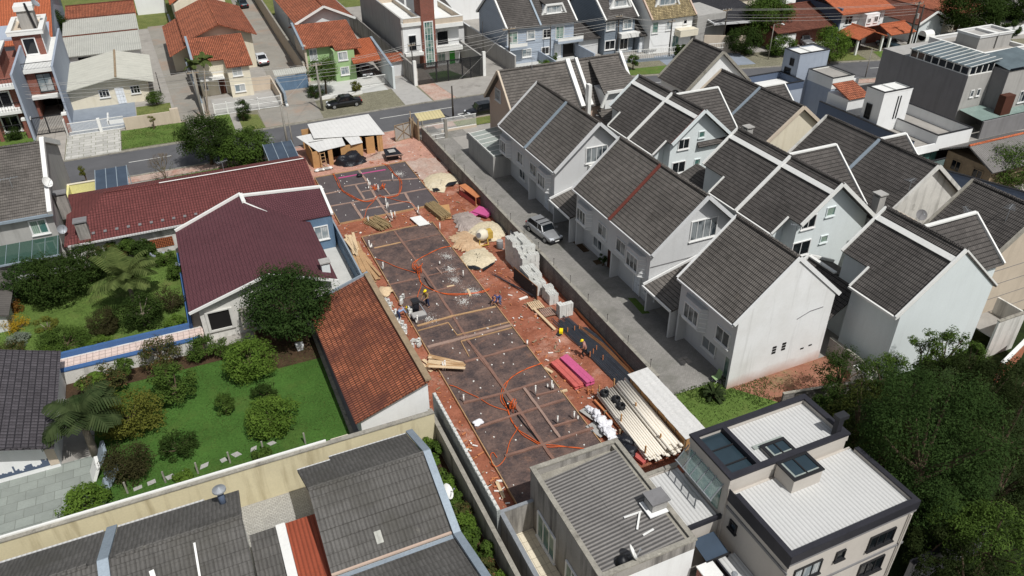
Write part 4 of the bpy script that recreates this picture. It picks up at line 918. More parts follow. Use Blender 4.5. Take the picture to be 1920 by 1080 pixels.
# dark and light walls along the site's left side
t = thing('boundary_wall', 'dark stained narrow wall between the shrubs and the light block wall', 'wall', (10.35, 28, 0))
b = MB(); b.box(10.22, 10.4, 12, 36.6, 0, 2.0); b.build('render', m.grime, t); b = MB(); b.box(10.18, 10.44, 12, 36.6, 2.0, 2.06); b.build('coping', m.capgrey, t)
t = thing('block_wall', 'light grey block wall with a toothed top on the left of the site', 'wall', (10.85, 31.5, 0))
b = MB(); b.box(10.72, 10.93, 26.4, 37.1, 0, 2.85); b.build('blocks', m.blocklight, t)
b = MB()
for i in range(27): b.box(10.74, 10.91, 26.45+i*.395, 26.72+i*.395, 2.85, 2.93)
b.build('top_course', m.block, t)
t = thing('site_fence', 'blue grey painted wall with a pale rail between the white yard and the site', 'fence', (10.55, 58, 0))
b = MB(); b.box(10.5, 10.66, 51.4, 66.4, 0, 1.9); b.build('panel', m.bluewall, t); b = MB(); b.beam((10.58, 51.4, 1.94), (10.58, 66.4, 1.94), .14, .06); b.beam((10.48, 51.4, 1.3), (10.48, 66.4, 1.3), .05, .05); b.build('rail', m.metalb, t)
b = MB(); b.box(10.36, 10.56, 66.5, 81.6, 0, 1.5); tag(b.build('site_wall', m.grime), 'grimy low wall between the red roof and the upper slab', 'wall')
t = thing('retaining_wall', 'dark grey block wall between the red site and the cobbled driveway', 'wall', (25.85, 60, 0))
b = MB(); b.box(25.74, 25.96, 33.5, 84.6, 0, 1.78); b.build('blocks', m.blockwall, t); b = MB(); b.box(25.7, 26.0, 33.5, 84.6, 1.78, 1.84); b.build('coping', m.capgrey, t)
for i in range(17):
    y = 34.5+i*3; b = MB(); b.tube([(25.86, y, 1.84), (25.86, y, 2.5)], .018, 5); b.tube([(25.86, y, 2.5), (25.86, y, 2.56)], .04, 5); b.build('wire_post', m.poled, t)

def antenna(label, p, L=1.0, rot=.4):
    t = thing('tv_antenna', label, 'antenna', p); p = V(p); top = p+V((0, 0, 1.3)); d = V((cos(rot), sin(rot), 0)); a = V((-d.y, d.x, 0))
    b = MB(); b.tube([p, top], .022, 5); b.build('mast', m.steelgrey, t); b = MB(); b.beam(top-d*L/2, top+d*L/2, .03)
    for k in range(6): q = top+d*(L*(k/5-.5)); w = .42-.05*k; b.beam(q-a*w, q+a*w, .018)
    b.build('elements', m.steelgrey, t)
antenna('thin aerial on the roof with the beige end wall', (54.0, 31.2, 8.6)); antenna('second aerial further along the roof with the beige end wall', (52.6, 33.4, 7.6), 1.1, 1.0)
antenna('aerial at the corner of the white party strip gable', (42.2, 39.6, 5.6), .9, 2.4); antenna('aerial near the stained white gable', (52.9, 38.9, 7.7), .9, .2)
antenna('aerial on the ridge of the beige two storey street house', (36.5, 76.4, 9.6), .9, .9); antenna('aerial on the grey roof at the left edge', (-15.2, 74.5, 6.1), 1.3, .1); antenna('aerial above the long dark red roof', (2.4, 74.0, 4.6), 1.0, .3)
# ------------------------------------------------------------------ house with corrugated roof and white house (bottom right)
def flatwin(par, x0, x1, y, z0, z1, **k): return winy(par, y, x0, x1, z0, z1, **k)
t = thing('corrugated_roof_house', 'grey rendered house with a corrugated roof behind a lichen covered parapet', 'house', (15.8, 23, 0))
b = MB(); b.box(13.0, 18.45, 19.4, 26.95, 0, 3.95); b.build('wall', m.grime, t)
b = MB(); b.box(13.0, 18.45, 19.25, 19.398, 0, 3.95); b.build('front_wall', m.wallw, t)
parapet(t, 13.0, 18.45, 19.24, 26.97, 3.95, 4.6, .2, m.grime, m.capgrey, capt=.09)
b = MB(); b.slope((13.2, 26.3, 4.02), (13.2, 19.45, 4.02), (18.0, 19.45, 4.6-.03), (18.0, 26.3, 4.57), .05, 2.4, .02); b.build('roof', m.fibro, t)
b = MB(); b.box(18.0, 18.25, 19.45, 26.76, 4.0, 4.5); b.box(13.2, 17.98, 26.32, 26.76, 4.0, 4.1); b.build('roof_gutter', m.capgrey, t)
winx(t, 13.0, 23.75, 25.9, .35, 2.4, cols=3, gm=m.glassg, fm=m.wallw); winx(t, 13.0, 21.2, 22.5, .6, 2.2, cols=2, gm=m.glassg, fm=m.wallw)
c = thing('chimney', 'square grey chimney with a dark top at the corrugated roof edge', 'chimney', (17.6, 22, 4.4)); chimney(c, 17.35, 18.25, 21.55, 22.3, 4.3, 5.05, m.greyw, m.greyd, 'stack')
b = MB(); b.box(17.1, 17.33, 21.3, 22.4, 4.6, 4.66); b.box(17.33, 18.3, 21.3, 21.53, 4.6, 4.66); b.build('flashing', m.wallw, c)
for p, q, lab in (((16.0, 22.05, 4.43), (17.0, 21.95, 4.53), 'white strip lying level on the corrugated roof by the chimney'), ((16.85, 21.9, 4.56), (16.2, 21.1, 4.46), 'white strip lying slanted on the corrugated roof below the chimney'), ((16.3, 20.7, 4.42), (16.95, 20.75, 4.5), 'pale short offcut on the corrugated roof')):
    b = MB(); b.beam(p, q, .1, .04); tag(b.build('roof_strip', m.white), lab, 'strip')
dish('white satellite dish with marks near the corrugated roof corner', (15.0, 19.75, 4.3), -.3, .5, .42)
t = thing('roof_ball', 'black round cover beside the white dish on the corrugated roof', 'cover', (14.6, 19.85, 4.2)); b = MB()
b.tube([(14.6, 19.85, 4.18), (14.6, 19.85, 4.3), (14.6, 19.85, 4.5), (14.6, 19.85, 4.66)], [.3, .36, .28, .06], 14); b.build('cover', m.black, t, True)
b = MB(); b.tube([(14.6, 19.85, 4.1), (14.6, 19.85, 4.2)], .34, 14); b.build('rim', m.dsheet, t)
t = thing('terrace', 'narrow cream tiled terrace walled in dark stained render beside the corrugated roof house', 'terrace', (12, 23, 0))
b = MB(); b.box(11.12, 12.98, 12, 26.5, 0, .22); b.build('floor', m.creamfloor, t)
b = MB(); b.box(10.94, 11.12, 12, 26.62, 0, 2.45); b.box(11.12, 12.98, 26.5, 26.62, 0, 2.45); b.build('wall', m.grime, t)
b = MB(); b.box(10.9, 11.16, 12, 26.66, 2.45, 2.52); b.box(11.16, 12.98, 26.46, 26.66, 2.45, 2.52); b.build('coping', m.steelgrey, t)

t = thing('white_roof_house', 'modern beige house with white metal roofs, black parapet caps and glass skylights', 'house', (25, 19, 0))
Zb, Za, Zc = 6.1, 6.85, 4.05
b = MB(); b.box(21.0, 29.0, 15.72, 20.25, 0, Zb-.35); b.build('wall', mat('house_beige_wall', (186, 180, 172), var=.05, fine=.03, bump=.004, streak=((150, 146, 140), .2)), t)
wmt = bpy.data.materials['house_beige_wall']
b = MB(); b.box(20.9, 28.6, 20.252, 23.6, 0, Za-.45); b.build('upper_wall', wmt, t)
b = MB(); b.box(18.6, 20.88, 20.45, 24.4, 0, Zc-.25); b.build('lower_wall', wmt, t)
b = MB(); b.box(20.95, 29.05, 15.66, 15.72, 5.42, 5.56); b.box(20.95, 29.05, 15.66, 15.72, 2.95, 3.08); b.box(20.94, 21.0, 15.66, 20.2, 4.8, 4.95); b.build('moulding', m.greyd, t)
b = MB(); b.box(21.2, 28.85, 15.95, 20.02, Zb-.35, Zb-.22); b.build('front_roof', m.whmetal, t)
parapet(t, 20.96, 29.06, 15.68, 20.02, Zb-.35, Zb-.02, .22, wmt, m.capdark, capt=.1, sides='swe', over=.03, name='front_parapet')
b = MB(); b.box(20.93, 29.09, 15.64, 15.68, Zb-.5, Zb+.06); b.box(20.92, 20.96, 15.64, 20.2, Zb-.75, Zb+.06); b.build('fascia', m.capdark, t)
b = MB(); b.box(23.0, 28.4, 20.5, 23.38, Za-.45, Za-.3); b.build('rear_roof', m.whmetal, t)
parapet(t, 20.86, 28.64, 20.2, 23.64, Za-.45, Za-.02, .24, wmt, m.capdark, capt=.12, over=.05, name='rear_parapet')
b = MB(); b.box(22.72, 22.98, 20.44, 23.4, Za-.45, Za+.08); b.build('cross_beam', m.capdark, t)
b = MB(); b.box(21.12, 22.7, 20.46, 23.38, Za-.28, Za-.24); o = b.build('skylight_glass', m.skyglass, t)
b = MB()
for y in (21.2, 22.3): b.box(21.1, 22.72, y, y+.07, Za-.24, Za-.16)
b.build('skylight_frame', m.dframe, o)
def skylight(x0, x1, y0, y1, zb, zt, wl, lab):
    b = MB(); b.box(x0, x1, y0, y1, zb, zt); o = b.build('skylight', wl, t)
    c = MB(); c.box(x0+.12, x1-.12, y0+.12, y1-.12, zt, zt+.03); c.build('skylight_glass', m.skyglass, o)
    c = MB(); w = .12
    for q in ((x0-.06, x1+.06, y0-.06, y0+w), (x0-.06, x1+.06, y1-w, y1+.06), (x0-.06, x0+w, y0+w, y1-w), (x1-w, x1+.06, y0+w, y1-w), ((x0+x1)/2-.04, (x0+x1)/2+.04, y0+w, y1-w)): c.box(*q, zt, zt+.08)
    c.build('skylight_frame', m.dframe, o)
    c = MB(); c.box(x0+.1, x0+.25, y0+.13, y1-.13, zt+.031, zt+.05); c.box(x0+.26, x1-.13, y0+.12, y0+.22, zt+.031, zt+.05); c.build('skylight_trim', m.paleglass, o)
skylight(23.75, 25.6, 18.85, 20.15, Zb-.25, Za-.05, wmt, ''); skylight(23.85, 25.3, 20.5, 21.5, Za-.31, Za-.12, wmt, '')
b = MB(); b.box(23.5, 25.45, 21.55, 21.8, Za-.3, Za-.22); b.build('skylight_flashing', m.paleglass, t)
b = MB(); b.box(18.75, 20.84, 20.55, 24.2, Zc-.25, Zc-.15); b.build('low_roof', m.whmetal, t)
parapet(t, 18.6, 20.86, 20.4, 24.42, Zc-.25, Zc, .14, wmt, m.capgrey, capt=.06, sides='n', name='low_parapet')
b = MB(); b.box(18.55, 20.95, 20.3, 20.46, Zc-.2, Zc+.08); b.build('low_fascia', m.capdark, t)
o = b = None
b = MB(); b.slab([(20.2, 20.6, 5.2), (20.86, 20.6, 6.1), (20.86, 23.7, 6.1), (20.2, 23.7, 5.2)], .03); o = b.build('glass_awning', m.clear, t)
b = MB()
for i in range(6): y = 20.62+i*.61; b.beam((20.2, y, 5.25), (20.9, y, 6.14), .045)
b.beam((20.2, 20.55, 5.24), (20.2, 23.75, 5.24), .06); b.build('awning_frame', m.steelgrey, o)
b = MB()
b.box(20.845, 20.9, 20.7, 23.4, 4.15, 6.0); b.build('west_window', m.glassg, t)
for x0, x1, z0, z1, c in ((26.3, 28.0, 3.75, 4.75, 3), (24.1, 24.68, 4.15, 4.8, 1), (21.5, 23.2, 3.85, 4.85, 3), (26.3, 27.95, 1.55, 2.65, 3), (21.6, 23.2, 1.4, 2.5, 3)):
    winy(t, 15.72, x0, x1, z0, z1, cols=c, fm=m.dframe, gm=m.glassd if c != 3 or x0 > 25 else m.glassc, fw=.06)
b = MB(); b.tube([(28.7, 15.62, .2), (28.7, 15.62, 5.4)], .05, 6); b.build('downpipe', wmt, t)
winx(t, 21.0, 19.2, 19.75, 3.8, 4.4, cols=1, fm=m.dframe, gm=m.glassd)
c = thing('chimney', 'black rectangular chimney cowl at the right rear of the white roof', 'chimney', (28.25, 20.75, 6.4)); b = MB(); b.box(28.05, 28.4, 20.55, 20.85, 6.4, 7.75); b.build('stack', m.capdark, c); b = MB(); b.box(27.95, 28.62, 20.48, 20.92, 7.75, 7.98); b.build('cowl', m.dsheet, c)
t = thing('glass_canopy', 'small blue glass canopy in the gap beside the white roof house', 'canopy', (19.9, 19.5, 0))
b = MB(); b.slab([(19.1, 18.9, 2.95), (20.5, 18.9, 2.95), (20.5, 20.25, 3.1), (19.1, 20.25, 3.1)], .03); b.build('glass', m.solar, t)
b = MB(); b.beam((19.05, 18.86, 2.98), (20.55, 18.86, 2.98), .07, .1); b.beam((20.45, 18.95, 0), (20.45, 18.95, 2.9), .09); b.beam((19.15, 18.95, 0), (19.15, 18.95, 2.9), .09); b.build('frame', m.dframe, t)
t = thing('entrance_roof', 'low white sheet roof with a black edge beside the grey wall of the white roof house', 'porch roof', (20.4, 18, 0))
b = MB(); b.box(19.9, 20.96, 16.6, 19.0, 2.5, 2.6); b.build('sheet', m.whmetal, t); b = MB(); b.box(19.85, 20.97, 16.4, 16.6, 2.35, 2.66); b.box(19.8, 19.9, 16.6, 19.0, 2.35, 2.66); b.build('fascia', m.capdark, t); b = MB(); b.box(20.0, 20.9, 16.7, 18.9, 0, 2.5); b.build('wall', wmt, t)
t = thing('barbecue_hut', 'brown brick barbecue stack with a white slab top by the corrugated roof house', 'barbecue', (19.0, 18, 0))
b = MB(); b.box(18.5, 19.35, 17.2, 18.85, 0, 2.9); b.build('body', m.brick, t); b = MB(); b.box(18.45, 19.4, 17.1, 18.9, 2.9, 2.98); b.build('top', m.white, t)
t = thing('flue', 'shiny steel flue pipe standing beside the white barbecue slab', 'flue', (19.4, 17.2, 0)); b = MB(); b.tube([(19.55, 17.4, 0), (19.55, 17.4, 3.6)], .11, 10); b.build('pipe', m.steelgrey, t, True); b = MB(); b.tube([(19.55, 17.4, 3.6), (19.55, 17.4, 3.7)], [.17, .1], 10); b.build('cap', m.steelgrey, t)
t = thing('boundary_wall', 'low dark wall right of the white roof house beneath the trees', 'wall', (30, 15, 0)); b = MB(); b.box(29.3, 35, 14.9, 15.1, 0, 2.0); b.build('render', m.greyd, t); b = MB(); b.box(29.3, 35, 14.86, 15.14, 2, 2.06); b.build('coping', m.capdark, t)
# plywood store with white sheet roof
t = thing('site_store', 'long low plywood store with a white sheet roof by the driveway wall', 'store', (24.4, 31, 0))
b = MB()
for i in range(9):
    y0 = 27.4+i*.77; b.slab([(24.05, y0+.2, 1.76+.02*(i % 2)), (25.68, y0+.2, 1.86+.02*(i % 2)), (25.68, y0+1.0, 1.86+.02*(i % 2)), (24.05, y0+1.0, 1.76+.02*(i % 2))], .03)
b.build('roof', m.shack, t)
b = MB(); b.box(24.22, 25.6, 27.7, 34.4, 0, 1.72); b.build('wall', m.ply, t)
b = MB()
for i in range(7): b.beam((24.2, 27.8+i*1.05, 0), (24.2, 27.8+i*1.05, 1.7), .04, .08)
b.build('battens', m.woodg, t)

# ------------------------------------------------------------------ modern houses on the right
t = thing('blue_house', 'flat roofed grey blue house with a tall blue stair tower', 'house', (73, 74, 0))
b = MB(); b.box(71.4, 76.1, 72.5, 75.3, 0, 7.8); b.build('tower', m.bluep, t)
parapet(t, 71.38, 76.12, 72.48, 75.32, 7.8, 8.0, .15, m.bluep, m.dframe, capt=.06, name='tower_parapet'); b = MB(); b.box(71.6, 75.9, 72.7, 75.1, 7.8, 7.86); b.box(73.5, 73.75, 72.6, 75.2, 7.8, 8.0); b.build('tower_roof', m.white, t)
b = MB(); b.box(73.3, 76.6, 68.3, 72.48, 0, 5.2); b.build('wall', m.bluep, t); b = MB(); b.box(73.25, 76.65, 68.25, 72.47, 4.6, 5.75); b.build('upper_band', m.white, t)
parapet(t, 73.24, 76.66, 68.24, 72.47, 5.75, 5.95, .14, m.white, m.dframe, capt=.06, name='wing_parapet'); b = MB(); b.box(73.4, 76.5, 68.4, 72.4, 5.752, 5.78); b.build('wing_roof', m.conc, t)
b = MB(); b.box(64.5, 71.38, 71.0, 75.3, 0, 4.2); b.build('low_wing', m.bluep, t); parapet(t, 64.48, 71.38, 70.98, 75.32, 4.2, 5.1, .16, m.navy, m.dframe, capt=.06, name='low_parapet'); b = MB(); b.box(64.7, 71.3, 71.2, 75.1, 4.2, 4.26); b.build('low_roof', m.white, t)
winx(t, 71.4, 73.3, 74.0, 6.3, 7.2, cols=1, fm=m.dframe, gm=m.glassd, sill=False); winx(t, 71.4, 73.6, 74.7, 4.4, 5.9, cols=1, fm=m.dframe, gm=m.glassd, sill=False)
winy(t, 68.3, 74.0, 75.6, 3.3, 4.5, cols=2, fm=m.dframe, gm=m.glassd)
t = thing('white_house', 'flat roofed white house with a slate blue side wall and a white stair tower', 'house', (73, 58, 0))
b = MB(); b.box(70.0, 74.2, 57.75, 60.2, 0, 7.7); b.build('tower', m.wallw, t)
parapet(t, 69.98, 74.22, 57.73, 60.22, 7.7, 7.9, .15, m.wallw, m.dframe, capt=.06, name='tower_parapet'); b = MB(); b.box(70.2, 74, 57.9, 60, 7.7, 7.76); b.box(72, 72.2, 57.9, 60.1, 7.7, 7.9); b.build('tower_roof', m.white, t)
b = MB(); b.box(69.4, 69.6, 52.2, 66.0, 0, 4.4); b.build('side_wall', m.navy, t); b = MB(); b.box(69.36, 69.64, 52.2, 66, 4.4, 4.46); b.build('side_coping', m.dframe, t)
b = MB(); b.box(69.62, 78.2, 52.25, 57.7, 2.9, 3.3); b.box(69.62, 78.2, 57.7, 66, 2.9, 3.3); b.build('terrace_floor', m.conc, t)
b = MB(); b.box(70.2, 78, 54.0, 65.8, 0, 2.9); b.build('wall', m.brick, t)
parapet(t, 73.0, 78.25, 52.2, 61.6, 2.7, 4.5, .16, m.wallw, m.dframe, capt=.06, sides='swe', name='terrace_parapet')
b = MB(); b.box(69.62, 73.0, 52.2, 52.36, 2.7, 3.6); b.build('front_parapet', m.wallw, t)
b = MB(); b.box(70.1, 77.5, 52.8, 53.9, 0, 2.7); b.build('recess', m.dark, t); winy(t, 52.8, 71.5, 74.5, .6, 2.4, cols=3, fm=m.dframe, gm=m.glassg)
winx(t, 70.0, 58.9, 59.7, 4.5, 6.2, cols=1, fm=m.dframe, gm=m.glassd, sill=False)
b = MB(); b.box(72.2, 72.35, 57.7, 57.75, 4.6, 7.2); b.box(72.6, 72.75, 57.7, 57.75, 4.6, 7.2); b.build('slot_window', m.dframe, t)
b = MB(); b.slope((70.2, 62.4, 5.6), (73.4, 62.4, 5.6), (73.4, 65.4, 6.6), (70.2, 65.4, 6.6), .1); b.build('clay_roof', m.clay, t); b = MB(); b.box(70.3, 73.3, 62.6, 65.8, 3.3, 5.5); b.build('rear_wall', m.wallw, t)
t = thing('white_balcony', 'white balcony box with a glass front below the white house', 'balcony', (71, 51, 0))
b = MB(); b.box(69.5, 71.6, 49.6, 52.15, 1.6, 2.3); b.build('box', m.white, t); b = MB(); b.box(69.5, 71.6, 49.6, 49.66, 2.3, 3.2); b.build('glass', m.clear, t); b = MB(); b.box(69.45, 71.65, 49.55, 49.7, 3.2, 3.28); b.build('rail', m.dframe, t)
t = thing('boundary_wall', 'long slate blue wall behind the third row of townhouses', 'wall', (69, 45, 0)); b = MB(); b.beam((68.3, 49.4, 1.6), (72.6, 38.5, 1.6), .2, 3.2); b.build('render', m.navy, t); b = MB(); b.beam((68.3, 49.4, 3.24), (72.6, 38.5, 3.24), .26, .08); b.build('coping', m.dframe, t)
t = thing('grey_house', 'large grey flat roofed house with a glazed attic strip', 'house', (92, 65, 0))
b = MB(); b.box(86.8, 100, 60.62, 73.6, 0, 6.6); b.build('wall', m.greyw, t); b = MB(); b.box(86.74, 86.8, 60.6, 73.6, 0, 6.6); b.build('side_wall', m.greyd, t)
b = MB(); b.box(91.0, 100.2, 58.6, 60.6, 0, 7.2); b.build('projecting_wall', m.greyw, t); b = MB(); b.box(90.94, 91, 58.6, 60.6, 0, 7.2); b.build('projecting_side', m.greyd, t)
b = MB(); b.box(86.9, 92.0, 60.75, 69.4, 6.6, 7.6); o = b.build('attic', m.glassd, t)
b = MB()
for i in range(9): y = 60.75+i*1.07; b.box(86.83, 86.9, y, y+.12, 6.6, 7.6)
b.box(86.82, 86.9, 60.7, 69.4, 6.58, 6.7); b.box(86.82, 86.9, 60.7, 69.4, 7.5, 7.62)
for i in range(5): x = 86.9+i*1.0; b.box(x, x+.1, 60.68, 60.75, 6.6, 7.6)
b.box(86.85, 91, 60.66, 60.75, 6.58, 6.7); b.build('attic_frame', m.white, o)
b = MB(); b.slab([(86.75, 60.6, 7.65), (92.0, 60.6, 8.03), (92.0, 69.6, 8.03), (86.75, 69.6, 7.65)], .06); q = b.build('glass_roof', m.greyglass, t)
b = MB()
for i in range(11): y = 60.7+i*.87; b.beam((86.75, y, 7.68), (92, y, 8.08), .06, .05)
b.build('glazing_bar', m.white, q)
b = MB(); b.slab([(91.0, 58.6, 7.3), (97.5, 58.6, 7.6), (97.5, 63, 8.2), (91, 63, 8.0)], .06); b.build('front_glass_roof', m.greyglass, t)
b = MB(); b.box(91, 97, 58.5, 58.6, 7.2, 7.5); b.build('front_glazing', m.glassd, t)
parapet(t, 92.2, 100, 63.2, 71.5, 6.6, 7.9, .3, m.wall, m.white, capt=.1, name='roof_parapet'); b = MB(); b.box(92.5, 99.7, 63.5, 71.2, 7.4, 7.5); b.build('roof_deck', m.conc, t)
for x0, x1 in ((93.2, 96.3), (96.6, 99.2)):
    b = MB(); b.box(x0, x1, 65.2, 68.4, 7.5, 9.2); q = b.build('tank_room', m.greyw, t); parapet(q, x0-.1, x1+.1, 65.1, 68.5, 9.2, 9.45, .25, m.wall, m.white, capt=.06, name='tank_parapet')
winy(t, 60.62, 88.1, 88.7, 3.8, 4.7, cols=1); winy(t, 60.62, 89.2, 89.8, 3.8, 4.7, cols=1)
winy(t, 58.6, 92.0, 93.1, 2.8, 4.2, cols=2); winy(t, 58.6, 94.4, 96.2, 2.8, 4.3, cols=3)
b = MB(); b.box(90.2, 91.9, 57.4, 58.3, 0, 4.6); b.build('brick_stack', m.doorb, t)
b = MB(); b.slab([(86.9, 57.2, 2.2), (97, 57.2, 2.2), (97, 60.5, 2.5), (86.9, 60.5, 2.5)], .05); b.build('yard_glass', m.yardglass, t)
b = MB(); b.box(86.8, 98, 56.8, 57.0, 0, 2.2); b.build('yard_wall', m.greyd, t)
t = thing('slate_block', 'plain grey blue block house cut off by the right photo edge', 'house', (99, 55, 0)); b = MB(); b.box(96.6, 108, 52, 58, 0, 6.2); b.build('wall', m.navy, t); b = MB(); b.box(96.5, 108, 51.9, 58.1, 6.2, 6.4); b.build('roof', m.conc, t)
t = thing('wooden_house', 'old wooden house with a grey sheet roof and orange ridge', 'house', (78, 49, 0))
b = MB(); q = [g(1762, 262, 2.9), g(1848, 320, 2.9), g(1812, 290, 4.3), g(1930, 252, 4.3)]
b.box(74.5, 84, 46.2, 51.6, 0, 2.8); b.build('wall', m.woodg, t)
roof_gable(t, 73.8, 86, 45.6, 52.4, 2.75, 4.4, 'x', m.fibro, cap=m.claynew, c=0); winx(t, 74.5, 47, 48.2, 1, 2.2, fm=m.woodg, gm=m.glassd); winx(t, 74.5, 49.6, 50.8, 1, 2.2, fm=m.woodg, gm=m.glassd)
t = thing('brick_wall', 'orange hollow brick wall with a white coping at the right edge', 'wall', (51, 25, 0)); b = MB(); b.beam((48.6, 24.6, .9), (53, 25.9, .9), .2, 1.8); b.build('bricks', m.orbrick, t); b = MB(); b.beam((48.6, 24.6, 1.84), (53, 25.9, 1.84), .28, .1); b.build('coping', m.white, t)
t = thing('concrete_annex', 'streaked concrete box annex beside the white blank gable', 'annex', (50, 27, 0)); b = MB(); b.box(50.5, 53.4, 26.9, 27.05, 0, 3.3); b.box(53.25, 53.4, 27.05, 29.2, 0, 3.3); b.build('wall', m.grimew, t); b = MB(); b.box(50.5, 53.45, 26.85, 27.1, 3.3, 3.38); b.build('coping', m.capgrey, t); b = MB(); b.box(50.5, 53.2, 27.05, 29.4, 1.8, 1.9); b.build('floor', m.conc, t)
t = thing('boundary_wall', 'grey wall with plants on top behind the dirt yard', 'wall', (40.2, 30, 0)); b = MB(); b.box(40.1, 40.3, 27.7, 32.2, 0, 1.5); b.build('render', m.greyw, t); b = MB(); b.box(40.06, 40.34, 27.7, 32.2, 1.5, 1.56); b.build('coping', m.capgrey, t)
t = thing('boundary_wall', 'low grey block wall along the front of the dirt yard', 'wall', (36, 28.5, 0)); b = MB(); b.beam((33.3, 29.2, .45), (40.1, 27.8, .45), .18, .9); b.build('blocks', m.blockwall, t); b = MB(); b.beam((33.3, 29.2, .93), (40.1, 27.8, .93), .22, .06); b.build('coping', m.capgrey, t)
t = thing('service_box', 'white box with two round black vents on the wall beside the tall blank gable', 'service box', (39.9, 28.2, 0)); b = MB(); b.box(39.5, 40.05, 27.9, 29.2, 0, 1.3); b.build('box', m.white, t); b = MB(); b.tube([(39.75, 28.3, 1.3), (39.75, 28.3, 1.34)], .12, 10); b.tube([(39.8, 28.75, 1.3), (39.8, 28.75, 1.34)], .12, 10); b.build('vent', m.dark, t)

# ------------------------------------------------------------------ houses across the street
def storey_trim(par, x0, x1, y, z, d=.5, h=.3, mt=None):
    b = MB(); b.box(x0, x1, y-d, y, z, z+h); return b.build('balcony_slab', mt or m.white, par)
t = thing('brick_townhouse', 'tall white and brick townhouse with roof terraces at the top left', 'townhouse', (-17, 112, 0))
X1 = -17.0
b = MB(); b.box(-30, -17.3, 108.3, 124, 0, 6.2); b.build('wall', m.brick, t)
b = MB(); b.box(-17.3, -17.05, 104.6, 118, 0, 8.2); b.build('party_wall', m.bluep, t)
b = MB()
for z in (2.9, 5.9): b.box(-30, -17.3, 106.8, 108.3, z, z+.35)
b.build('balcony_slab', m.white, t)
for x0, x1, z0, z1 in ((-20.6, -18.6, .3, 2.4), (-20.9, -18.6, 3.3, 5.4)): winy(t, 108.3, x0, x1, z0, z1, cols=2, gm=m.glassd, fw=.16)
b = MB(); b.box(-24, -19.0, 111, 118, 6.2, 8.6); b.build('attic', m.brick, t); winy(t, 111, -22.6, -20.6, 6.3, 8.2, gm=m.glassd, fw=.12)
parapet(t, -24.2, -18.8, 110.8, 118.2, 8.6, 8.9, .4, m.white, m.white, capt=.08, name='attic_parapet')
b = MB(); b.box(-30, -17.3, 106.85, 106.9, 4.2, 4.26); b.box(-30, -17.3, 106.85, 106.9, 7.1, 7.18)
for i in range(40): b.box(-30+i*.32, -29.97+i*.32, 106.86, 106.89, 3.25, 4.2); b.box(-30+i*.32, -29.97+i*.32, 106.86, 106.89, 6.25, 7.1)
b.build('railing', m.dframe, t)
t = thing('brick_townhouse', 'set back white and brick townhouse with a dark garage opening', 'townhouse', (-15, 118, 0))
b = MB(); b.box(-17.0, -13.4, 112.5, 128, 2.9, 6.1); b.box(-17, -16.7, 112.5, 128, 0, 2.9); b.box(-16.7, -13.4, 118, 128, 0, 2.9); b.build('wall', m.brick, t)
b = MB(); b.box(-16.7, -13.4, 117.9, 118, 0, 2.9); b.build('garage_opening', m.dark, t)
b = MB(); b.box(-13.4, -13.15, 108.5, 128, 0, 7.6); b.build('party_wall', m.bluep, t)
b = MB(); b.box(-17.0, -13.4, 111.7, 112.5, 2.8, 3.2); b.box(-17.0, -13.4, 111.9, 128, 6.1, 6.5); b.build('balcony_slab', m.white, t)
winy(t, 112.5, -15.9, -14.2, 3.5, 5.8, cols=2, rows=3, fm=m.dframe, gm=m.glassc)
b = MB(); b.box(-17.0, -13.4, 112.0, 112.05, 7.3, 7.38)
for i in range(24): b.box(-17+i*.15, -16.975+i*.15, 112.0, 112.04, 6.5, 7.3)
b.build('railing', m.dframe, t)
b = MB(); b.box(-18.0, -14.6, 119.0, 127, 6.5, 9.2); a = b.build('attic', m.brick, t); winy(a, 119.0, -17.0, -15.4, 6.6, 8.8, cols=1, gm=m.glassd, fw=.14)
b = MB(); b.box(-14.6, -14.5, 119.0, 127, 6.5, 9.2); b.build('attic_side', m.wall, a)
parapet(a, -18.4, -14.2, 118.6, 127.4, 9.2, 9.7, .5, m.white, m.white, capt=.1, name='attic_parapet'); b = MB(); b.box(-18, -14.7, 119, 127, 9.2, 9.25); b.build('attic_roof', m.beige, a)
b = MB(); b.box(-16.9, -15.0, 121.6, 124, 9.25, 11.6); q = b.build('water_tank_room', m.greyw, a); b = MB(); b.box(-17.1, -14.8, 121.4, 124.2, 11.6, 12.2); b.build('tank_cap', m.white, q); b = MB(); b.beam((-15.2, 121.3, 9.3), (-15.6, 121.3, 12.6), .25); b.build('flue', m.dframe, q)
dish('grey satellite dish on top of the set back brick townhouse', (-14.6, 123, 11.6), -.4, .7, .6, m.steelgrey)
t = thing('entrance_gate', 'dark barred gate between two brick piers at the brick townhouse drive', 'gate', (-15.5, 108, 0))
b = MB()
for i in range(22): x = -17.0+i*.17; b.box(x, x+.035, 106.3, 106.34, .1, 2.2)
b.box(-17.0, -13.4, 106.28, 106.36, 2.2, 2.32); b.box(-17, -13.4, 106.28, 106.36, .1, .2); b.box(-15.6, -15.5, 106.28, 106.36, .1, 2.2); b.build('bars', m.dframe, t)
for x, w in ((-17.5, .9), (-13.35, .45)):
    b = MB(); b.box(x-w/2, x+w/2, 105.7, 106.25, 0, 2.3); p = b.build('pier', m.brick, t); b = MB(); b.box(x-w/2-.06, x+w/2+.06, 105.64, 106.31, 2.3, 2.55); b.build('pier_cap', m.white, p)
t = thing('front_fence', 'dark railing with a brick pier before the shrubs at the top left', 'fence', (-20, 106, 0))
b = MB()
for i in range(40): x = -30+i*.3; b.box(x, x+.03, 106.0, 106.03, .1, 1.8)
b.box(-30, -18, 105.98, 106.05, 1.8, 1.88); b.build('bars', m.dframe, t); b = MB(); b.box(-20.9, -20.5, 105.8, 106.2, 0, 2.2); b.build('pier', m.brick, t)
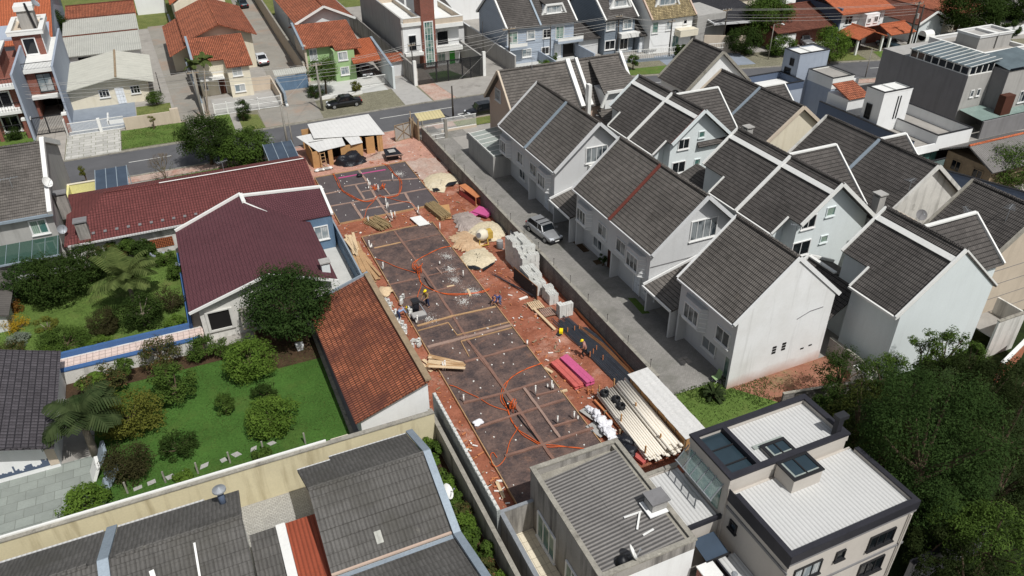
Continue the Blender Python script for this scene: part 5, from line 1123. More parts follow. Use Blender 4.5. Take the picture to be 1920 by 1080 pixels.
# bungalow
t = thing('bungalow', 'cream bungalow with a pale fibre cement gable roof and white door', 'house', (-8.4, 120, 0))
walls_gable(t, -13.35, -3.5, 114.3, 126.3, 2.75, 3.75, 'y', m.cream, rp=.62)
roof_gable(t, -13.7, -2.5, 113.2, 126.8, 2.8, 4.0, 'y', m.fibroM, rp=.6, c=2.4, cap=m.woodg, t=.08, step=.02)
winy(t, 114.3, -9.6, -8.3, 1.2, 2.3, cols=3, gm=m.glassd); winy(t, 114.3, -5.7, -4.5, 1.2, 2.3, cols=3, gm=m.glassd); door(t, (-7.5, 114.3, .1), (1, 0, 0), (0, -1, 0), .9, 2.1)
b = MB(); b.box(-13.65, -13.5, 104.9, 114.2, 0, 1.9); tag(b.build('side_wall', m.grimew), 'stained white side wall left of the painted bungalow yard', 'wall')
t = thing('front_fence', 'white barred fence and gate with a tan wall before the bungalow', 'fence', (-8, 104.2, 0))
b = MB()
for i in range(50): x = -13.2+i*.128; b.box(x, x+.03, 104.3, 104.33, .1, 1.6)
for z in (.1, .5, 1.6): b.box(-13.2, -6.9, 104.28, 104.35, z, z+.07)
b.build('bars', m.white, t); b = MB(); b.box(-9.9, -9.55, 104.1, 104.5, 0, 1.8); b.build('post', m.white, t)
b = MB(); b.box(-6.9, -1.4, 103.6, 103.8, 0, 1.6); b.box(-1.4, -.4, 103.5, 104.0, 0, 1.9); b.build('wall', m.beige, t)
b = MB(); b.box(-8.9, -6.4, 106.6, 106.8, 0, .5); b.box(-9.0, -8.8, 106.6, 110, 0, .5); b.build('planter', m.white, t)
b = MB(); b.box(-7.6, -6.7, 106.8, 113.4, .05, .1); struct('garden_path', b, m.greypaint)
for i, (y0, y1, mt, lab) in enumerate(((131.5, 142.3, m.fibroL, 'long pale corrugated roof shed just behind the bungalow'), (143.5, 154.3, m.fibroL, 'long pale corrugated roof shed further behind the bungalow'), (154.6, 165, m.clay, 'long shed with an orange clay roof at the top left'))):
    t = thing('long_shed', lab, 'shed', (-9, (y0+y1)/2, 0)); b = MB(); b.slope((-14.8, y0, 2.6), (-3.4, y0, 2.6), (-3.5, y1-.6, 3.1), (-14.9, y1-.6, 3.1), .08, 0 if i < 2 else .36); b.build('roof', mt, t); b = MB(); b.beam((-14.9, y1-.6, 3.16), (-3.5, y1-.6, 3.16), .35, .16); b.build('ridge_edge', m.claybrown, t)
    b = MB(); b.slab([(-14.4, y0+.5, 0), (-14.4, y0+.5, 2.55), (-14.4, y1-.9, 2.95), (-14.4, y1-.9, 0)], 0, 0, V((10.6, 0, 0))); b.build('wall', m.wallw, t)
    if i == 0:
        b = MB(); b.box(-12.4, -10.6, y0+.45, y0+.5, .2, 2.2); b.box(-8.8, -7.8, y0+.45, y0+.5, .2, 2.2); b.build('opening', m.dark, t)
b = MB(); b.box(-3.4, 1.8, 166.0, 166.3, 0, 3); tag(b.build('lane_end_wall', m.wallw), 'white wall closing the far end of the lane', 'wall')
t = thing('clay_roof_house', 'house with a broad bright orange clay roof at the top left corner', 'house', (-28, 150, 0)); walls_gable(t, -48, -15.6, 136, 168, 5, 8, 'x', m.bluep); roof_gable(t, -48.5, -15.2, 134.5, 170, 4.4, 8.6, 'x', m.claynew, c=.36)
# beige two storey house
t = thing('beige_house', 'beige two storey house with a clay roof and a small white balcony', 'house', (6.5, 115, 0))
b = MB(); b.box(3.2, 6.9, 112.6, 120, 0, 4.85); b.build('rear_wall', m.cream, t); b = MB(); b.box(6.9, 9.8, 110.4, 120.002, 0, 4.3); b.build('wall', m.cream, t)
b = MB(); b.slope((2.9, 112.1, 4.95), (6.8, 112.1, 4.95), (6.8, 118.3, 6.6), (2.9, 118.3, 6.6), .14, .36, .03); b.slope((6.8, 109.9, 4.37), (10.3, 109.9, 4.37), (10.3, 118.3, 6.6), (6.8, 118.3, 6.6), .14, .36, .03); b.slope((10.3, 124, 5), (2.9, 124, 5), (2.9, 118.3, 6.6), (10.3, 118.3, 6.6), .14, .36, .03); b.build('roof', m.clay, t)
b = MB(); b.beam((2.8, 111.9, 5.05), (2.8, 118.3, 6.75), .3, .5); b.build('verge_parapet', m.metalb, t)
winy(t, 110.4, 7.5, 8.8, 2.95, 4.2, gm=m.glassc); winy(t, 110.4, 7.4, 8.8, .75, 1.8, gm=m.glassc); winy(t, 112.6, 3.5, 4.1, .9, 1.9, gm=m.glassd)
door(t, (5.6, 112.6, .1), (1, 0, 0), (0, -1, 0), .8, 2.1, m.doorb)
b = MB(); b.box(3.2, 6.4, 110.9, 112.6, 2.6, 2.8); o = b.build('balcony', m.white, t)
b = MB()
for i in range(18): x = 3.25+i*.17; b.box(x, x+.03, 110.92, 110.95, 2.8, 3.6)
b.box(3.2, 6.4, 110.9, 110.97, 3.6, 3.68); b.build('balustrade', m.white, o)
b = MB(); b.box(9.82, 12.5, 112, 112.2, 0, 1.9); b.beam((12.6, 104.2, .8), (12.6, 113, .8), .2, 1.6); tag(b.build('yard_wall', m.beige), 'beige yard wall beside the beige two storey house', 'wall')
t = thing('front_fence', 'white mesh fence before the beige two storey house', 'fence', (8, 104, 0)); b = MB()
for i in range(66): x = 3.9+i*.13; b.box(x, x+.028, 104.0, 104.03, .1, 1.5)
for z in (.1, .8, 1.5): b.box(3.9, 12.5, 103.98, 104.05, z, z+.07)
b.build('bars', m.white, t); b = MB()
for x in (3.9, 5.5, 6.8, 9.5, 12.5): b.box(x-.06, x+.06, 103.95, 104.08, 0, 1.75)
b.build('posts', m.white, t)
t = thing('beige_house', 'beige gabled house with a weathered clay roof behind the small balcony house', 'house', (7, 130, 0))
walls_gable(t, 3.4, 12.2, 123.6, 141, 5.0, 6.7, 'y', m.cream); roof_gable(t, 2.6, 12.9, 122.6, 142, 5.1, 7.1, 'y', m.clay, c=.36)
b = MB(); b.box(.6, 3.2, 126, 140, 0, 3.4); b.build('side_wing', m.cream, t); b = MB(); b.slope((.2, 141, 3.3), (.2, 122.5, 3.3), (3.4, 122.5, 4.8), (3.4, 141, 4.8), .1, .36); b.build('side_roof', m.clay, t)
t = thing('clay_roof_house', 'beige gabled house with a redder clay roof at the top of the photo', 'house', (7, 152, 0)); walls_gable(t, 2.8, 11, 144.5, 168, 5.6, 8.2, 'y', m.cream); roof_gable(t, 2.2, 12.4, 145.5, 170, 5.7, 8.7, 'y', m.claynew, c=.36)
t = thing('lane_wall', 'white capped wall along the left side of the beige houses', 'wall', (1.5, 130, 0)); b = MB(); b.beam((2.6, 104.5, .9), (1.7, 156, .9), .2, 1.8); b.build('render', m.grimew, t); b = MB(); b.beam((2.6, 104.5, 1.85), (1.7, 156, 1.85), .26, .1); b.build('coping', m.metalb, t)
t = thing('drive_gate', 'low blue grey sheet roofed gate closing the back lane', 'gate', (15, 110, 0)); b = MB(); b.box(13.2, 17.4, 110.4, 110.5, 0, 2.0); b.build('panel', m.bluewall, t); b = MB(); b.slope((13.0, 110.6, 2.1), (17.6, 110.6, 2.1), (17.6, 112.4, 2.5), (13.0, 112.4, 2.5), .06, 0); b.build('roof', m.fibroL, t); b = MB(); b.box(12.9, 13.2, 103.6, 110.5, 0, 1.9); b.build('side_wall', m.metalb, t)
t = thing('lane_wall', 'tan wall on the right side of the back lane', 'wall', (17.6, 140, 0)); b = MB(); b.beam((17.5, 112.5, 1.4), (18.6, 172, 1.4), .2, 2.8); b.build('render', m.beige, t)
b = MB(); b.beam((17.5, 112.5, 2.84), (18.6, 172, 2.84), .3, .08); b.build('coping', m.capgrey, t)
# green house
t = thing('green_house', 'green two storey house with a clay roof and an orange carport roof', 'house', (21, 115, 0))
b = MB(); b.box(18.2, 21.6, 113.2, 120, 0, 4.9); b.build('rear_wall', m.green, t); b = MB(); b.box(21.6, 24.6, 111.0, 120.002, 0, 4.45); b.build('wall', m.green, t)
b = MB(); b.slope((17.8, 112.4, 4.95), (21.9, 112.4, 4.95), (21.9, 119.3, 6.6), (17.8, 119.3, 6.6), .14, .36, .03); b.slope((21.9, 110.9, 4.59), (25.8, 110.9, 4.59), (25.8, 119.3, 6.6), (21.9, 119.3, 6.6), .14, .36, .03); b.slope((25.8, 124, 5.2), (17.8, 124, 5.2), (17.8, 119.3, 6.6), (25.8, 119.3, 6.6), .14, .36, .03); b.build('roof', m.clay, t)
b = MB(); b.beam((17.7, 112.2, 5.05), (17.7, 119.3, 6.75), .3, .5); b.build('verge_parapet', m.metalb, t); b = MB(); b.box(17.9, 18.18, 112.8, 120, 0, 5.2); b.build('side_wall', m.beige, t)
winy(t, 111.0, 22.2, 23.6, 3.05, 4.3, gm=m.glassc, fw=.12); winy(t, 111.0, 22.3, 23.6, .9, 2.1, gm=m.glassc, fw=.12); winy(t, 113.2, 18.6, 19.7, 2.9, 4.6, gm=m.glassc)
b = MB(); b.slope((23.9, 109.3, 2.9), (28.0, 109.3, 2.9), (28.6, 116.5, 4.3), (24.7, 116.5, 4.3), .12, .36, .03); b.build('carport_roof', m.claynew, t)
b = MB(); b.box(24.7, 27.6, 117, 117.1, 0, 3.4); b.build('carport_back', m.dark, t); b = MB(); b.beam((28.3, 104.3, 1.6), (28.6, 116, 2.4), .3, 3.2); b.build('carport_wall', m.wallb, t)
b = MB(); b.beam((28.25, 104.6, 3.25), (28.65, 116.6, 4.35), .36, .12); b.build('carport_coping', m.metalb, t)
t = thing('front_fence', 'white barred gate under the orange carport roof', 'gate', (26, 107, 0)); b = MB()
for i in range(34): x = 23.7+i*.13; b.box(x, x+.03, 107.0, 107.03, .1, 1.4)
b.box(23.7, 28, 106.98, 107.05, 1.4, 1.48); b.box(23.7, 28, 106.98, 107.05, .1, .2); b.build('bars', m.white, t); b = MB(); b.box(17.9, 23.6, 104.2, 104.4, 0, .5); b.build('low_wall', m.white, t)
t = thing('clay_roof_house', 'pale gabled house with a weathered clay roof behind the green house', 'house', (23, 132, 0)); walls_gable(t, 19.6, 27.4, 124.4, 150, 5.6, 7.4, 'y', m.wallb); roof_gable(t, 18.8, 28.2, 123.4, 152, 5.6, 7.8, 'y', m.clay, c=.36, trim=m.white, tw=.2)
winx(t, 19.6, 133, 134.5, 3.2, 4.6)
t = thing('gatehouse', 'small wall with a narrow red tile roof beside the paver drive', 'wall', (30, 110, 0)); b = MB(); b.box(28.6, 31.5, 110.0, 110.3, 0, 2.3); b.build('wall', m.wall, t); b = MB(); b.slope((28.4, 109.6, 2.3), (31.8, 109.6, 2.3), (31.9, 112, 2.9), (28.5, 112, 2.9), .1, .36); b.build('roof', m.clay, t)
t = thing('boundary_wall', 'tall mossy dark wall between the clay roofed houses and the tower house', 'wall', (31, 130, 0)); b = MB(); b.beam((31.6, 105, 1.4), (30.4, 175, 1.4), .3, 2.8); b.build('render', m.grime, t)
# tower house
t = thing('tower_house', 'grey flat roofed house with a brick stair tower and tall window', 'house', (37, 115, 0))
b = MB(); b.box(32.2, 35.0, 111.4, 125, 2.5, 6.6); b.box(32.2, 35.0, 113.0, 125, 0, 2.5); b.box(37.1, 41.2, 112.2, 125, 0, 6.0); b.build('wall', m.wallw, t)
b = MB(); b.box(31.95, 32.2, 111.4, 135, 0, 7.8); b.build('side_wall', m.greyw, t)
b = MB(); b.box(35.0, 37.1, 111.0, 114, 0, 10.6); b.build('tower', m.brick, t)
winy(t, 111.0, 35.3, 36.75, .5, 7.1, cols=3, rows=7, gm=m.glassg, fw=.14)
b = MB(); b.box(32.2, 35.0, 110.7, 111.4, 2.4, 2.8); b.box(37.1, 41.3, 110.9, 112.2, 2.4, 2.95); b.box(37.1, 41.5, 110.9, 125, 5.9, 6.5); b.box(32.0, 35, 111.1, 125, 6.6, 7.1); b.build('band', m.white, t)
parapet(t, 37.12, 41.5, 111, 125, 6.5, 7.3, .25, m.beige, m.white, name='terrace_parapet', sides='nse'); parapet(t, 32.3, 35, 111.2, 125, 7.1, 7.7, .25, m.beige, m.white, name='left_parapet', sides='nse')
b = MB(); b.box(37.1, 40, 118, 125, 6.5, 10); b.build('upper_room', m.wallw, t)
winy(t, 111.4, 32.9, 34.2, 2.9, 5.3, cols=1, gm=m.glassd, fw=.1); winy(t, 112.2, 37.6, 39.5, 3.0, 5.2, cols=1, gm=m.glassd, fw=.1); winy(t, 112.2, 37.6, 38.9, .6, 2.0, gm=m.glassg, fw=.1)
door(t, (39.5, 112.2, .05), (1, 0, 0), (0, -1, 0), .9, 2.2, m.doorg)
b = MB()
for x0, x1, y in ((32.5, 34.6, 110.75), (37.2, 41.2, 110.95)):
    n = int((x1-x0)/.14)
    for i in range(n): b.box(x0+i*.14, x0+.025+i*.14, y, y+.03, 2.9, 3.8)
    b.box(x0, x1, y, y+.04, 3.8, 3.87)
b.build('railing', m.dframe, t)
b = MB(); b.box(41.5, 41.75, 104.5, 130, 0, 3.2); b.build('yard_wall', m.greyw, t)
t = thing('mesh_gate', 'tall dark mesh gate between white posts before the tower house', 'gate', (37, 104.5, 0))
b = MB(); b.box(31.9, 42.0, 104.46, 104.5, .1, 3.0); b.build('mesh', clearmat('dark_gate_mesh', (30, 32, 34), .55), t)
b = MB()
for x in (34.6, 36.4, 38.6, 39.9): b.box(x, x+.16, 104.42, 104.54, 0, 3.05)
b.box(31.9, 42, 104.44, 104.52, 3.0, 3.08); b.build('frame', m.dframe, t)
for x in (31.5, 42.1):
    b = MB(); b.box(x-.22, x+.22, 104.3, 104.7, 0, 3.6); b.build('gate_post', m.white, t)
t = thing('boundary_wall', 'plain grey wall along the alley before the pale blue houses', 'wall', (46.5, 110, 0)); b = MB(); b.box(46.4, 46.6, 103, 135, 0, 2.8); b.build('render', m.greyw, t); b = MB(); b.box(46.36, 46.64, 103, 135, 2.8, 2.86); b.build('coping', m.wall, t)
b = MB(); b.slope((43, 122, 3), (46, 122, 3), (46, 132, 5.2), (43, 132, 5.2), .1); t = thing('lean_to', 'grey tiled lean-to in the alley beside the tower house', 'lean-to', (44, 125, 0)); b.build('roof', m.tile2, t); b = MB(); b.box(43.2, 45.9, 122.4, 131, 0, 3); b.build('wall', m.wall, t)
t = thing('grey_house', 'grey house partly seen behind the tower house at the top', 'house', (48, 140, 0)); b = MB(); b.box(40, 55, 136, 152, 0, 8); b.build('wall', m.wallw, t); roof_gable(t, 39.4, 55.6, 135.4, 152.6, 8, 11, 'x', m.tile2, c=.34)
for x in (42, 45, 48): winy(t, 136, x, x+1.4, 4.6, 6.2)
# pale blue row
def dormer(par, x0, x1, y, z, sl, mt, trim):
    b = MB(); b.slab([(x0, y, z), (x1, y, z), (x1-.7, y, z+1.3), (x0+.7, y, z+1.3)], 0, 0, V((0, 3.0, 0))); d = b.build('dormer', m.wallw, par)
    b = MB(); b.beam((x0-.1, y-.1, z-.05), (x0+.65, y-.1, z+1.4), .25, .25); b.beam((x1+.1, y-.1, z-.05), (x1-.65, y-.1, z+1.4), .25, .25); b.beam((x0+.55, y-.1, z+1.42), (x1-.55, y-.1, z+1.42), .26, .24); b.beam((x0, y-.1, z), (x1, y-.1, z), .2, .2); b.build('dormer_trim', m.white, d)
    b = MB(); b.slab([(x0+.5, y-.05, z+1.5), (x1-.5, y-.05, z+1.5), (x1-.5, y+3, z+1.9), (x0+.5, y+3, z+1.9)], .08); b.build('dormer_roof', mt, d)
    winy(d, y, x0+.75, x1-.75, z+.15, z+1.2, cols=3, gm=m.glassc)
def row_house(label, x0, x1, yf, ze, zr, wm, rm, wins, extra=None, depth=11, dorm=None, trim=None):
    t = thing('row_house', label, 'house', ((x0+x1)/2, yf, 0), 'houses in the row across the street')
    walls_gable(t, x0+.2, x1-.2, yf, yf+depth, ze+.2, zr-.16, 'x', wm); roof_gable(t, x0, x1, yf-.6, yf+depth+.6, ze, zr, 'x', rm, trim=trim or m.white, tw=.25)
    for w in wins: winy(t, yf, *w[:4], cols=w[4] if len(w) > 4 else 2, gm=w[5] if len(w) > 5 else m.glassc, fw=.12)
    if dorm: dormer(t, *dorm, (zr-ze)/(depth/2), rm, trim)
    return t
t = row_house('pale blue clad house with two balconies and a dormer across the street', 47.0, 58.8, 107.7, 5.55, 10.0, m.blue, m.tile2, [(47.3, 49.0, 3.1, 5.0, 2, m.glassg), (50.5, 51.9, 3.5, 4.9), (53.2, 54.6, 3.4, 4.8, 2, m.glassd), (55.4, 56.9, 3.0, 5.0, 2, m.glassg), (49.7, 51.3, .9, 2.2), (53.0, 54.4, .9, 2.1, 2, m.glassd)], dorm=(53.6, 57.6, 108.8, 6.6))
door(t, (55.4, 107.7, .1), (1, 0, 0), (0, -1, 0), .9, 2.2); b = MB(); b.box(56.8, 58.6, 107.6, 107.7, .05, 2.3); b.build('garage_opening', m.dark, t); b = MB(); b.box(56.6, 58.8, 106.9, 107.7, 2.35, 2.5); b.build('garage_canopy', m.white, t)
for x0, x1 in ((46.9, 50.0), (55.2, 59.6)):
    b = MB(); b.box(x0, x1, 106.3, 107.7, 2.6, 3.0); o = b.build('balcony', m.blue, t); b = MB(); b.box(x0, x1, 106.28, 106.36, 3.0, 3.5); b.box(x0, x1, 106.28, 106.36, 3.75, 3.82); b.build('balcony_rail', m.white, o)
b = MB(); b.beam((52.6, 107.05, 5.6), (52.6, 113, 10.05), .3, .16); b.build('party_flashing', m.metalb, t)
b = MB(); b.box(52.5, 52.7, 102, 107.7, 0, 1.6); b.build('yard_wall', m.bluep, t); b = MB(); b.box(58.9, 59.1, 101.5, 107.7, 0, 2.0); b.box(58.9, 62, 101.4, 101.6, 0, 1.2); b.build('yard_wall', m.bluep, t)
t = row_house('dark blue grey clad house with a dormer and a white garage door', 63.0, 68.8, 106, 5.5, 10.2, m.dkblue, m.tile2, [(63.4, 65.0, 3.8, 5.2), (66.4, 68.1, 3.7, 5.2), (63.3, 65.2, .8, 2.3, 2, m.glassd), (66.0, 67.6, .5, 2.4, 2, m.glassd)], dorm=(64.6, 68.3, 107.2, 6.8), depth=12)
b = MB(); b.box(65.6, 69.0, 104.8, 106, 2.6, 3.3); b.build('balcony', m.white, t)
b = MB(); b.slope((68.8, 104.2, 2.8), (72.0, 104.2, 2.8), (72.0, 112, 6.6), (68.8, 112, 6.6), .12); b.build('side_roof', m.tile2, t); b = MB(); b.box(68.9, 71.9, 105, 112, 0, 2.7); o = b.build('side_garage', m.dkblue, t); b = MB(); b.box(69.1, 71.7, 104.95, 105, .05, 2.4); b.build('garage_door', m.door, o)
b = MB(); b.slope((59.2, 106.6, 2.7), (62.9, 106.6, 2.7), (62.9, 112, 3.8), (59.2, 112, 3.8), .1); t2 = thing('garage_link', 'low tiled link between the pale blue and dark blue houses', 'garage', (61, 108, 0)); b.build('roof', m.tile2, t2); b = MB(); b.box(59.3, 62.8, 107.2, 112, 0, 2.7); b.build('wall', m.wall, t2)
t = thing('front_fence', 'white railing fence before the dark blue grey house', 'fence', (67, 100, 0)); b = MB()
for i in range(60): x = 62.5+i*.3; y = 101.2-i*.05; b.box(x, x+.04, y, y+.04, .5, 1.9)
b.beam((62.5, 101.2, 1.9), (80.5, 98.2, 1.9), .06, .07); b.beam((62.5, 101.2, 1.2), (80.5, 98.2, 1.2), .05, .06); b.build('bars', m.white, t); b = MB(); b.beam((62.5, 101.2, .25), (72, 99.6, .25), .2, .5); b.build('base_wall', m.dkblue, t)
t = row_house('white clad house with a mottled mossy roof and dark dormer window', 69.8, 78.0, 103.5, 5.4, 10.4, m.wallw, m.mossroof, [(70.2, 71.4, 3.2, 5.0, 1, m.glassg), (72.8, 74.0, 3.4, 4.8), (76.0, 76.8, 4.0, 4.8, 1, m.glassd), (74.2, 75.6, .4, 2.5, 2, m.glassg)], dorm=(71.4, 75.8, 104.9, 6.8), depth=11, trim=m.pink)
b = MB(); b.box(74.6, 78, 101.9, 103.5, 2.5, 3.5); b.build('balcony', m.cream, t)
b = MB(); b.beam((78.2, 100.5, 1.4), (84, 97.4, 1.4), .2, 2.8); tag(b.build('side_wall', m.beige), 'plain beige wall right of the mossy roofed house', 'wall')
t = thing('carport_house', 'grey house with a broad metal carport roof beside the large tree', 'house', (86, 104, 0)); b = MB(); b.box(78.4, 84, 103, 116, 0, 5.2); b.build('wall', m.greyw, t)
b = MB(); b.slope((80.6, 101.4, 4.0), (91.0, 99.6, 4.0), (91.4, 112, 5.4), (80.2, 112, 5.4), .14, 0); b.build('roof', m.slate, t); b = MB(); b.beam((80.5, 101.35, 4.02), (91.0, 99.55, 4.02), .2, .34); b.beam((80.5, 101.4, 4.1), (80.1, 112, 5.5), .25, .2); b.build('roof_edge', m.wall, t); b = MB(); b.box(84.2, 90.5, 106, 106.2, 0, 4); b.build('carport_back', m.dark, t); b = MB(); b.beam((90.6, 100, 0), (90.6, 100, 3.9), .2); b.build('post', m.dframe, t)
# right background houses, street bends down towards the right
t = thing('brick_house', 'brown roofed low brick house behind the pale tree', 'house', (96, 98, 0)); b = MB(); b.box(89.5, 100.5, 97.6, 108, 0, 2.9); b.build('wall', m.brick, t); roof_gable(t, 88.8, 101.4, 95.8, 109.5, 2.9, 5.2, 'x', m.claybrown, c=.36); winy(t, 97.6, 91, 92.6, .9, 2.2); b = MB(); b.box(88.9, 93, 96.2, 96.4, 0, 2.4); b.build('front_wall', m.wallw, t)
t = thing('orange_roof_house', 'white two storey house with an orange roof and two roof vents', 'house', (105, 98, 0)); b = MB(); b.box(101.2, 110.6, 95.4, 106, 0, 4.9); b.build('wall', m.wallw, t)
roof_gable(t, 100.4, 111.6, 94.4, 107, 4.9, 6.9, 'x', m.claynew, c=.36); b = MB(); b.box(100.9, 101.2, 95.4, 106, 0, 5.6); b.build('side_wall', m.navy, t)
winy(t, 95.4, 102.0, 103.6, 2.9, 4.3, gm=m.glassd); winy(t, 95.4, 108.2, 109.8, 2.9, 4.2, gm=m.glassd)
b = MB(); b.box(105.0, 107.8, 93.8, 95.4, 0, 4.6); o = b.build('bay', m.wallw, t); winy(o, 93.8, 105.3, 106, 3.2, 4, gm=m.glassd); winy(o, 93.8, 106.7, 107.5, 3.2, 4.2, gm=m.glassd)
for x in (104.6, 106.2): chimney(t, x, x+1, 99, 100, 5.9, 6.9, m.wallw, m.wallw, 'roof_vent')
for (x0, x1, y0, y1), lab in (((98.6, 104.6, 88.6, 93.4), 'orange tiled gable carport with white posts by the right lawn'), ((105.2, 110.6, 88.4, 93.8), 'orange tiled carport with dark gate right of the white posts')):
    c = thing('carport', lab, 'carport', ((x0+x1)/2, y0, 0)); roof_gable(c, x0, x1, y0, y1, 2.6, 3.6, 'y' if x0 < 100 else 'x', m.claynew, c=.36)
    for x in (x0+.4, x1-.4): b = MB(); b.box(x-.15, x+.15, y0+.3, y0+.6, 0, 2.55); b.build('post', m.white, c)
    b = MB(); b.box(x0+.5, x1-.5, y1-.4, y1-.3, 0, 2.6); b.build('back_wall', m.brick if x0 > 100 else m.dark, c)
t = thing('low_gable_house', 'pale gabled house with a violet brown roof in the right background', 'house', (115, 95, 0)); walls_gable(t, 112.6, 118.6, 90.2, 102, 3.2, 4.6, 'y', m.wallb); roof_gable(t, 112, 119.2, 89.4, 103, 3.2, 4.9, 'y', m.claybrown, trim=m.white, c=.36)
t = thing('hip_house', 'cream bungalow with a brown orange hipped roof in the right background', 'house', (124, 94, 0)); b = MB(); b.box(117.6, 131.5, 92.8, 103, 0, 3.2); b.build('wall', m.cream, t)
b = MB(); b.slope((116.6, 91.6, 3.1), (132.6, 91.6, 3.1), (128, 97.8, 5.4), (120.5, 97.8, 5.4), .12, .36); b.slope((132.6, 104, 3.1), (116.6, 104, 3.1), (120.5, 97.8, 5.4), (128, 97.8, 5.4), .12, .36); b.slope((116.6, 104, 3.1), (116.6, 91.6, 3.1), (120.5, 97.8, 5.4), (120.5, 97.8, 5.4), .12, .36); b.slope((132.6, 91.6, 3.1), (132.6, 104, 3.1), (128, 97.8, 5.4), (128, 97.8, 5.4), .12, .36); b.build('roof', m.clay, t)
winy(t, 92.8, 118.6, 121, .9, 2.6, gm=m.glassd); winy(t, 92.8, 122.6, 123.8, 1.2, 2.5, gm=m.glassd); door(t, (125, 92.8, .1), (1, 0, 0), (0, -1, 0), 1, 2.2, m.doorb)
t = thing('boundary_wall', 'white front wall at the right background corner plot', 'wall', (130, 88, 0)); b = MB(); b.beam((112.5, 87.6, .8), (124, 86.2, .8), .2, 1.6); b.beam((124, 86.2, .8), (134.6, 86.4, .8), .2, 1.6); b.build('render', m.wallw, t); b = MB(); b.beam((112.5, 87.6, 1.63), (124, 86.2, 1.63), .26, .06); b.build('coping', m.white, t)
t = thing('street_booth', 'white booth with a rounded top by the street at right', 'booth', (112, 86, 0)); b = MB(); b.box(110.9, 112.8, 86.6, 88.2, 0, 2.1); b.build('body', m.white, t); b = MB(); b.tube([(110.9, 87.4, 2.1), (112.8, 87.4, 2.1)], .8, 14); b.build('roof', m.white, t)
t = thing('white_hall', 'long white walled building at the top right', 'building', (130, 125, 0)); b = MB(); b.box(110, 142, 118, 130, 0, 4); b.build('wall', m.wallw, t); b = MB(); b.box(109.6, 142.4, 117.6, 130.4, 4, 4.3); b.build('roof', m.fibroL, t)
t = thing('cream_house', 'cream house with a dark window behind the brown brick house', 'house', (98, 118, 0)); b = MB(); b.box(90, 104, 114, 124, 0, 5); b.build('wall', m.cream, t); roof_gable(t, 89, 105, 113, 125, 5, 7.4, 'x', m.clay, c=.36); winy(t, 114, 93, 95, 2.6, 4.2, gm=m.glassd)
t = thing('low_gate_wall', 'low white wall and pier below the grey house by the street', 'wall', (84, 76, 0)); b = MB(); b.box(78.5, 86.6, 76.2, 76.4, 0, 1.9); b.build('render', m.wallw, t); b = MB(); b.box(80.8, 81.4, 76.0, 76.6, 0, 2.4); b.build('pier', m.capdark, t)
t = thing('front_fence', 'white barred fence between the beige house and the driveway gate', 'fence', (29, 87, 0)); b = MB()
for i in range(34): x = 28.8+i*.14; b.box(x, x+.04, 86.2, 86.24, .3, 1.7)
b.box(28.8, 33.5, 86.18, 86.26, 1.7, 1.77); b.box(28.8, 33.5, 86.18, 86.26, .3, .37); b.build('bars', m.white, t); b = MB(); b.box(28.8, 33.5, 86.15, 86.3, 0, .3); b.build('base', m.beige, t)
t = thing('driveway_gate', 'grey barred driveway gate under a yellowish sheet roof', 'gate', (27.4, 85.5, 0)); b = MB()
for i in range(20): x = 26.1+i*.13; b.box(x, x+.035, 84.3, 84.34, .1, 1.9)
for z in (.1, .6, 1.9): b.box(26.1, 28.6, 84.28, 84.36, z, z+.06)
b.build('bars', m.white, t); b = MB(); b.slope((25.7, 85.0, 2.4), (29.0, 85.0, 2.4), (29.0, 86.8, 2.75), (25.7, 86.8, 2.75), .05, 0); b.build('roof', mat('yellowed_sheet', (190, 178, 136), rib=(.4, .02, .2), var=.12), t); b = MB(); b.box(28.6, 28.95, 84.2, 84.6, 0, 2.4); b.box(26.0, 26.15, 85, 85.2, 0, 2.4); b.build('post', m.polec, t)
t = thing('yellow_wall', 'pale yellow yard wall beside the blue solar roof near the street', 'wall', (-9, 82, 0)); b = MB(); b.box(-12.3, -9.6, 84.3, 84.5, 0, 1.9); b.box(-12.5, -12.3, 79, 84.5, 0, 1.9); b.build('render', m.yellowb, t); b = MB(); b.box(-12.5, -9.6, 84.25, 84.55, 1.9, 1.96); b.build('coping', m.cream, t)
for x0, x1, y0, y1, lab in ((-9.6, -6.6, 80.0, 84.6, 'blue translucent panel roof beside the pale yellow wall'), (7.3, 10.4, 79.4, 84.2, 'blue translucent panel roof beside the timber hut')):
    t = thing('panel_roof', lab, 'canopy', (x0, y0, 0)); b = MB(); b.slab([(x0, y0, 2.5), (x1, y0, 2.5), (x1, y1, 2.9), (x0, y1, 2.9)], .05); b.build('panels', m.solar, t)
    b = MB(); n = 4
    for i in range(n): x = x0+(x1-x0)*i/(n-1); b.beam((x, y0, 2.55), (x, y1, 2.95), .07, .05); b.beam((x, y1-.3, 0), (x, y1-.3, 2.8), .08)
    b.build('frame', m.metalb, t)
